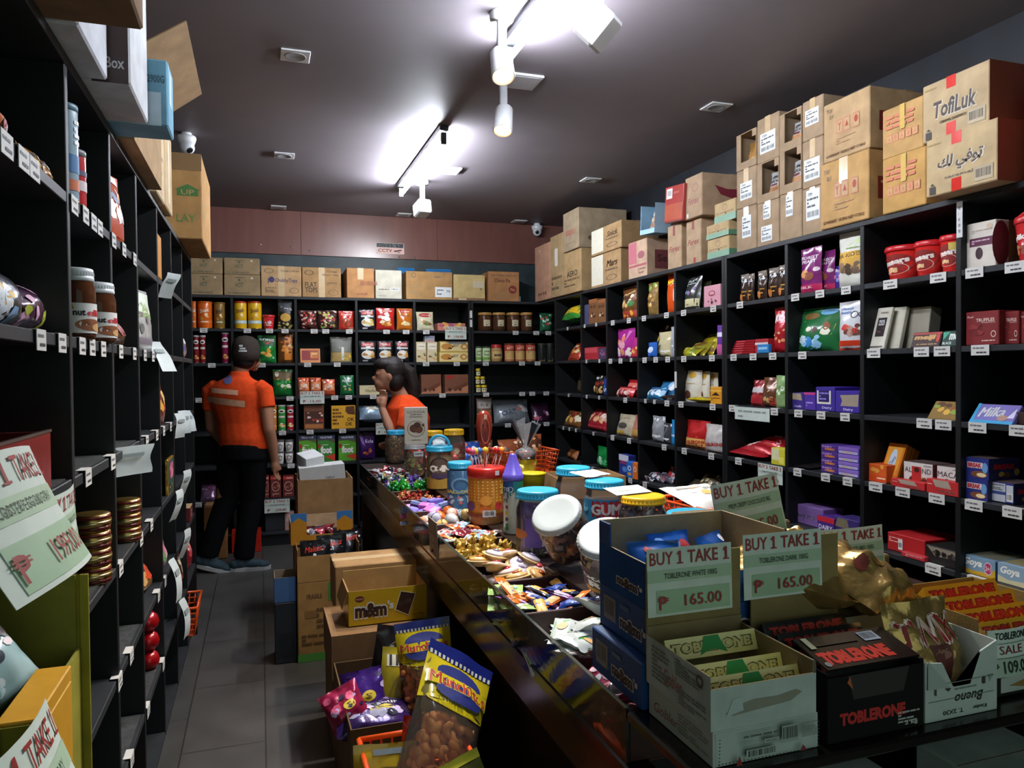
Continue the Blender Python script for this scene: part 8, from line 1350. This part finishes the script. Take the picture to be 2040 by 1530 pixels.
b.t([HR, HR*.5+FRt*.5+Q(0, .02, 0), FRt], [.085, .06, .045]); b.t([HL, HL*.5+FLt*.5+Q(.02, .02, 0), FLt], [.085, .06, .045])
b.done('body', man, SKIN, .0075, 4)
s = Soft(); torso(s, .006, 1.395, .875); s.t([RS+Q(-.05, 0, .03), RS+Q(.0, 0, .0), RS*.55+RE*.45+Q(.004, 0, 0)], [.06, .066, .062]); s.t([LS+Q(.05, 0, .03), LS, LS*.5+LE*.5], [.06, .066, .062]); s.l([(Q(-.02, 0, 1.37), .09, .075, yw), (Q(-.015, .005, 1.41), .068, .066, yw), (Q(-.015, .008, 1.428), .066, .066, yw)])
ORANGE = M('#d8481c', 'cloth')
sh_ = s.done('polo_shirt', man, ORANGE, .0085, 5)
def decal(target, root, name, px0, py0, px1, py1, items, nx=12, ny=4, skew=0):
    # printed patch laid on the cloth surface facing the camera side
    dg = bpy.context.evaluated_depsgraph_get(); bvh = BVHTree.FromObject(target, dg); ov = V(root.location); P = []
    for j in range(ny+1):
        row = []
        for i in range(nx+1):
            px = px0+(px1-px0)*i/nx; py = py1+(py0-py1)*j/ny+skew*i/nx; p = onY(px, py, ov.y)-ov; hit = bvh.ray_cast(p+V((0, -.6, 0)), V((0, 1, 0)))
            row.append((hit[0]+V((0, -.003, 0))) if hit[0] else None)
        P.append(row)
    for rw in P:
        for i, q in enumerate(rw):
            if q is None: rw[i] = next((z for z in rw if z is not None), V((0, 0, 0)))
    mb = MB(); art(mb, Grid(P, nx, ny, abs(onY(px1, py0, ov.y).x-onY(px0, py0, ov.y).x), .05), items, e0=.0002); return mb.obj(name, root)
decal(sh_, man, 'back_print', 418, 771, 478, 783, [r(.05, .1, .95, .9, '#d8a484', 'cloth')], skew=5)
decal(sh_, man, 'back_print', 413, 789, 490, 803, [r(0, .05, .98, .95, '#cf9a78', 'cloth')], skew=8)
decal(sh_, man, 'back_emblem', 443, 746, 465, 766, [o(.5, .5, .44, .46, '#6a6a9a', 'cloth'), poly([(.2, .2), (.5, .8), (.8, .6), (.6, .2)], '#5a62a8', 'cloth')], 8, 8)
p_ = Soft(); p_.l([(Q(.02, -.005, .8), .172, .135, yw), (Q(.02, -.005, .9), .176, .132, yw), (Q(.02, .0, .935), .172, .126, yw)])
p_.t([HR+V((0, 0, -.02)), HR*.55+FRt*.45+Q(.01, .03, 0), HR*.25+FRt*.75, FRt+V((0, 0, .005))], [.1, .085, .075, .074]); p_.t([HL+V((0, 0, -.02)), HL*.55+FLt*.45+Q(.03, .04, 0), HL*.25+FLt*.75+Q(.01, .0, 0), FLt+V((-.005, 0, .0))], [.1, .085, .072, .07])
p_.done('trousers', man, M('#0c0d0f', 'cloth'), .0095, 5)
def shoe(A, yaw, pitch, nm):
    root = empty(nm, A, (0, rad(pitch), yaw)); root.parent = man; q = Soft()
    q.e((0, 0, .045), .05, .045, .05); q.e((.09, 0, .03), .075, .046, .036); q.e((.15, 0, .022), .05, .044, .026); q.e((-.03, 0, .035), .05, .042, .04); q.e((.03, 0, .06), .05, .036, .045)
    q.done('upper', root, M('#3a4a52', 'cloth'), .006, 4)
    mb = MB(); n = 24; pts = []
    for k in range(n):
        a = 2*PI*k/n; x = .06+.145*math.cos(a); pts.append((x, (.047-.008*math.cos(a*1)*(-1))*math.sin(a)))
    mb.add([V((x, y, -.012)) for x, y in pts]+[V((x*1.0, y*1.04, .014)) for x, y in pts], [tuple(range(n))[::-1], tuple(range(n, 2*n))]+[(k, (k+1) % n, (k+1) % n+n, k+n) for k in range(n)], M('#c8c8c4', 'plas')); mb.obj('sole', root)
shoe(V((-.02, .0, .0125)), rad(-4), 0, 'shoe'); shoe(V((-.265, .05, .04)), rad(-12), 14, 'shoe')
ck = MB(); X = Matrix.Translation(hc+Q(.0, -.0, .03)) @ Matrix.Rotation(yw, 4, 'Z')
ck.lathe([(.092, -.075), (.094, -.02), (.092, .03), (.078, .075), (.045, .1), (0, .108)], M('#3a322e', 'cloth'), 24, X=X @ Matrix.Diagonal((1, 1.12, 1, 1)))
cap = ck.obj('cap', man)
ck = MB(); ck.grid(lambda i, j: X @ V(((i/8-.5)*.17, .085+.075*j/3*(1-(2*i/8-1)**2*.6), -.022-.012*j/3-.02*(2*i/8-1)**2)), 8, 3, M('#3a322e', 'cloth')); ck.grid(lambda i, j: X @ V(((.5-i/8)*.17, .085+.075*j/3*(1-(2*i/8-1)**2*.6), -.027-.012*j/3-.02*(2*i/8-1)**2)), 8, 3, M('#3a322e', 'cloth')); ck.obj('visor', cap)
decal(cap, man, 'cap_print', 475, 687, 493, 703, [r(.05, .1, .95, .3, '#c8c8c4', 'cloth'), r(.15, .4, .8, .6, '#c8c8c4', 'cloth'), r(.1, .7, .5, .95, '#c8c8c4', 'cloth')], 6, 6, 0)
hr = Soft(); hr.e(hc+Q(0, -.03, -.05), .076, .068, .06); hr.done('hair', man, M('#17120f', 'hair'), .008, 3)
# --- woman behind the far end of the counter, facing left
wom = empty('person', (.93, 5.25, 0)); wom['label'] = 'person with dark tied hair and orange shirt behind the counter, hand at the face'; wom['category'] = 'person'
W = lambda x, y, z: V((x, y, z))     # x to the right of the picture
wc_ = W(-.075, 0, 1.39)
b = Soft()
b.l([(W(.06, 0, .8), .15, .13, 0), (W(.06, 0, .95), .14, .12, 0), (W(.06, 0, 1.08), .145, .12, 0), (W(.05, 0, 1.16), .12, .15, 0), (W(.03, 0, 1.22), .08, .1, 0)]); b.t([W(.03, 0, 1.2), W(-.01, 0, 1.28), W(-.05, 0, 1.33)], [.06, .05, .05])
b.e(wc_, .092, .074, .108); b.e(wc_+W(-.05, 0, -.055), .05, .05, .05); b.e(wc_+W(-.098, 0, -.02), .02, .013, .018); b.e(wc_+W(-.083, 0, -.062), .016, .024, .008); b.e(wc_+W(-.085, 0, -.075), .014, .022, .008); b.e(wc_+W(-.07, 0, -.098), .022, .022, .018); b.e(wc_+W(.0, -.074, -.01), .018, .01, .03); b.e(wc_+W(-.082, -.03, .012), .014, .016, .01)
eL, wL = W(-.06, -.16, .93), W(-.135, -.09, 1.16); b.t([W(.03, -.15, 1.13), W(-.0, -.17, 1.03), eL, (eL+wL)/2, wL], [.045, .042, .038, .034, .025]); hand(b, wL, W(.12, .12, 1), W(-1, .2, 0), .85, .7)
b.t([W(.06, .15, 1.12), W(.09, .18, .98), W(.0, .14, .9)], [.045, .04, .03]); hand(b, W(.0, .14, .9), W(-1, -.3, -.2), W(0, 0, 1), .85, .5)
b.t([W(.06, .07, .85), W(.05, .07, .45), W(.05, .07, .08)], [.085, .06, .045]); b.t([W(.06, -.07, .85), W(.05, -.07, .45), W(.05, -.07, .08)], [.085, .06, .045])
b.e((.0, .07, .035), .11, .04, .035); b.e((.0, -.07, .035), .11, .04, .035)
b.done('body', wom, M('#a5755c', 'skin'), .0075, 3)
s = Soft(); s.l([(W(.06, 0, .82), .165, .145, 0), (W(.06, 0, .95), .155, .135, 0), (W(.06, 0, 1.08), .16, .14, 0), (W(.05, 0, 1.16), .14, .165, 0), (W(.035, 0, 1.225), .09, .11, 0), (W(.02, 0, 1.25), .068, .075, 0)]); s.t([W(.04, -.12, 1.15), W(.02, -.165, 1.08), W(.0, -.175, 1.02)], [.07, .064, .06]); s.t([W(.05, .12, 1.15), W(.07, .165, 1.08), W(.08, .18, 1.02)], [.07, .064, .06])
s.done('polo_shirt', wom, ORANGE, .009, 4)
p_ = Soft(); p_.l([(W(.06, 0, .74), .165, .15, 0), (W(.06, 0, .86), .16, .14, 0)]); p_.t([W(.06, .075, .8), W(.05, .075, .45), W(.05, .075, .06)], [.1, .075, .065]); p_.t([W(.06, -.075, .8), W(.05, -.075, .45), W(.05, -.075, .06)], [.1, .075, .065]); p_.done('trousers', wom, M('#0c0d0f', 'cloth'), .011, 3)
h = Soft(); h.e(wc_+W(.03, 0, .03), .095, .088, .105); h.e(wc_+W(-.025, 0, .075), .08, .075, .05); h.e(wc_+W(.045, -.03, -.04), .06, .06, .08); h.t([wc_+W(.1, 0, .06), wc_+W(.15, -.0, .02), wc_+W(.175, -.01, -.08), wc_+W(.185, -.01, -.2), wc_+W(.18, -.01, -.27)], [.04, .05, .045, .035, .015])
h.done('hair', wom, M('#1e1714', 'hair'), .008, 2)
mb = MB(); mb.box(-.02, -.01, 0, .02, .01, .012, M('#1a1a1a'))
# ---------------------------------------------------------------- clean up
for ob in bpy.data.objects:
    for k in ('used',):
        if k in ob: del ob[k]
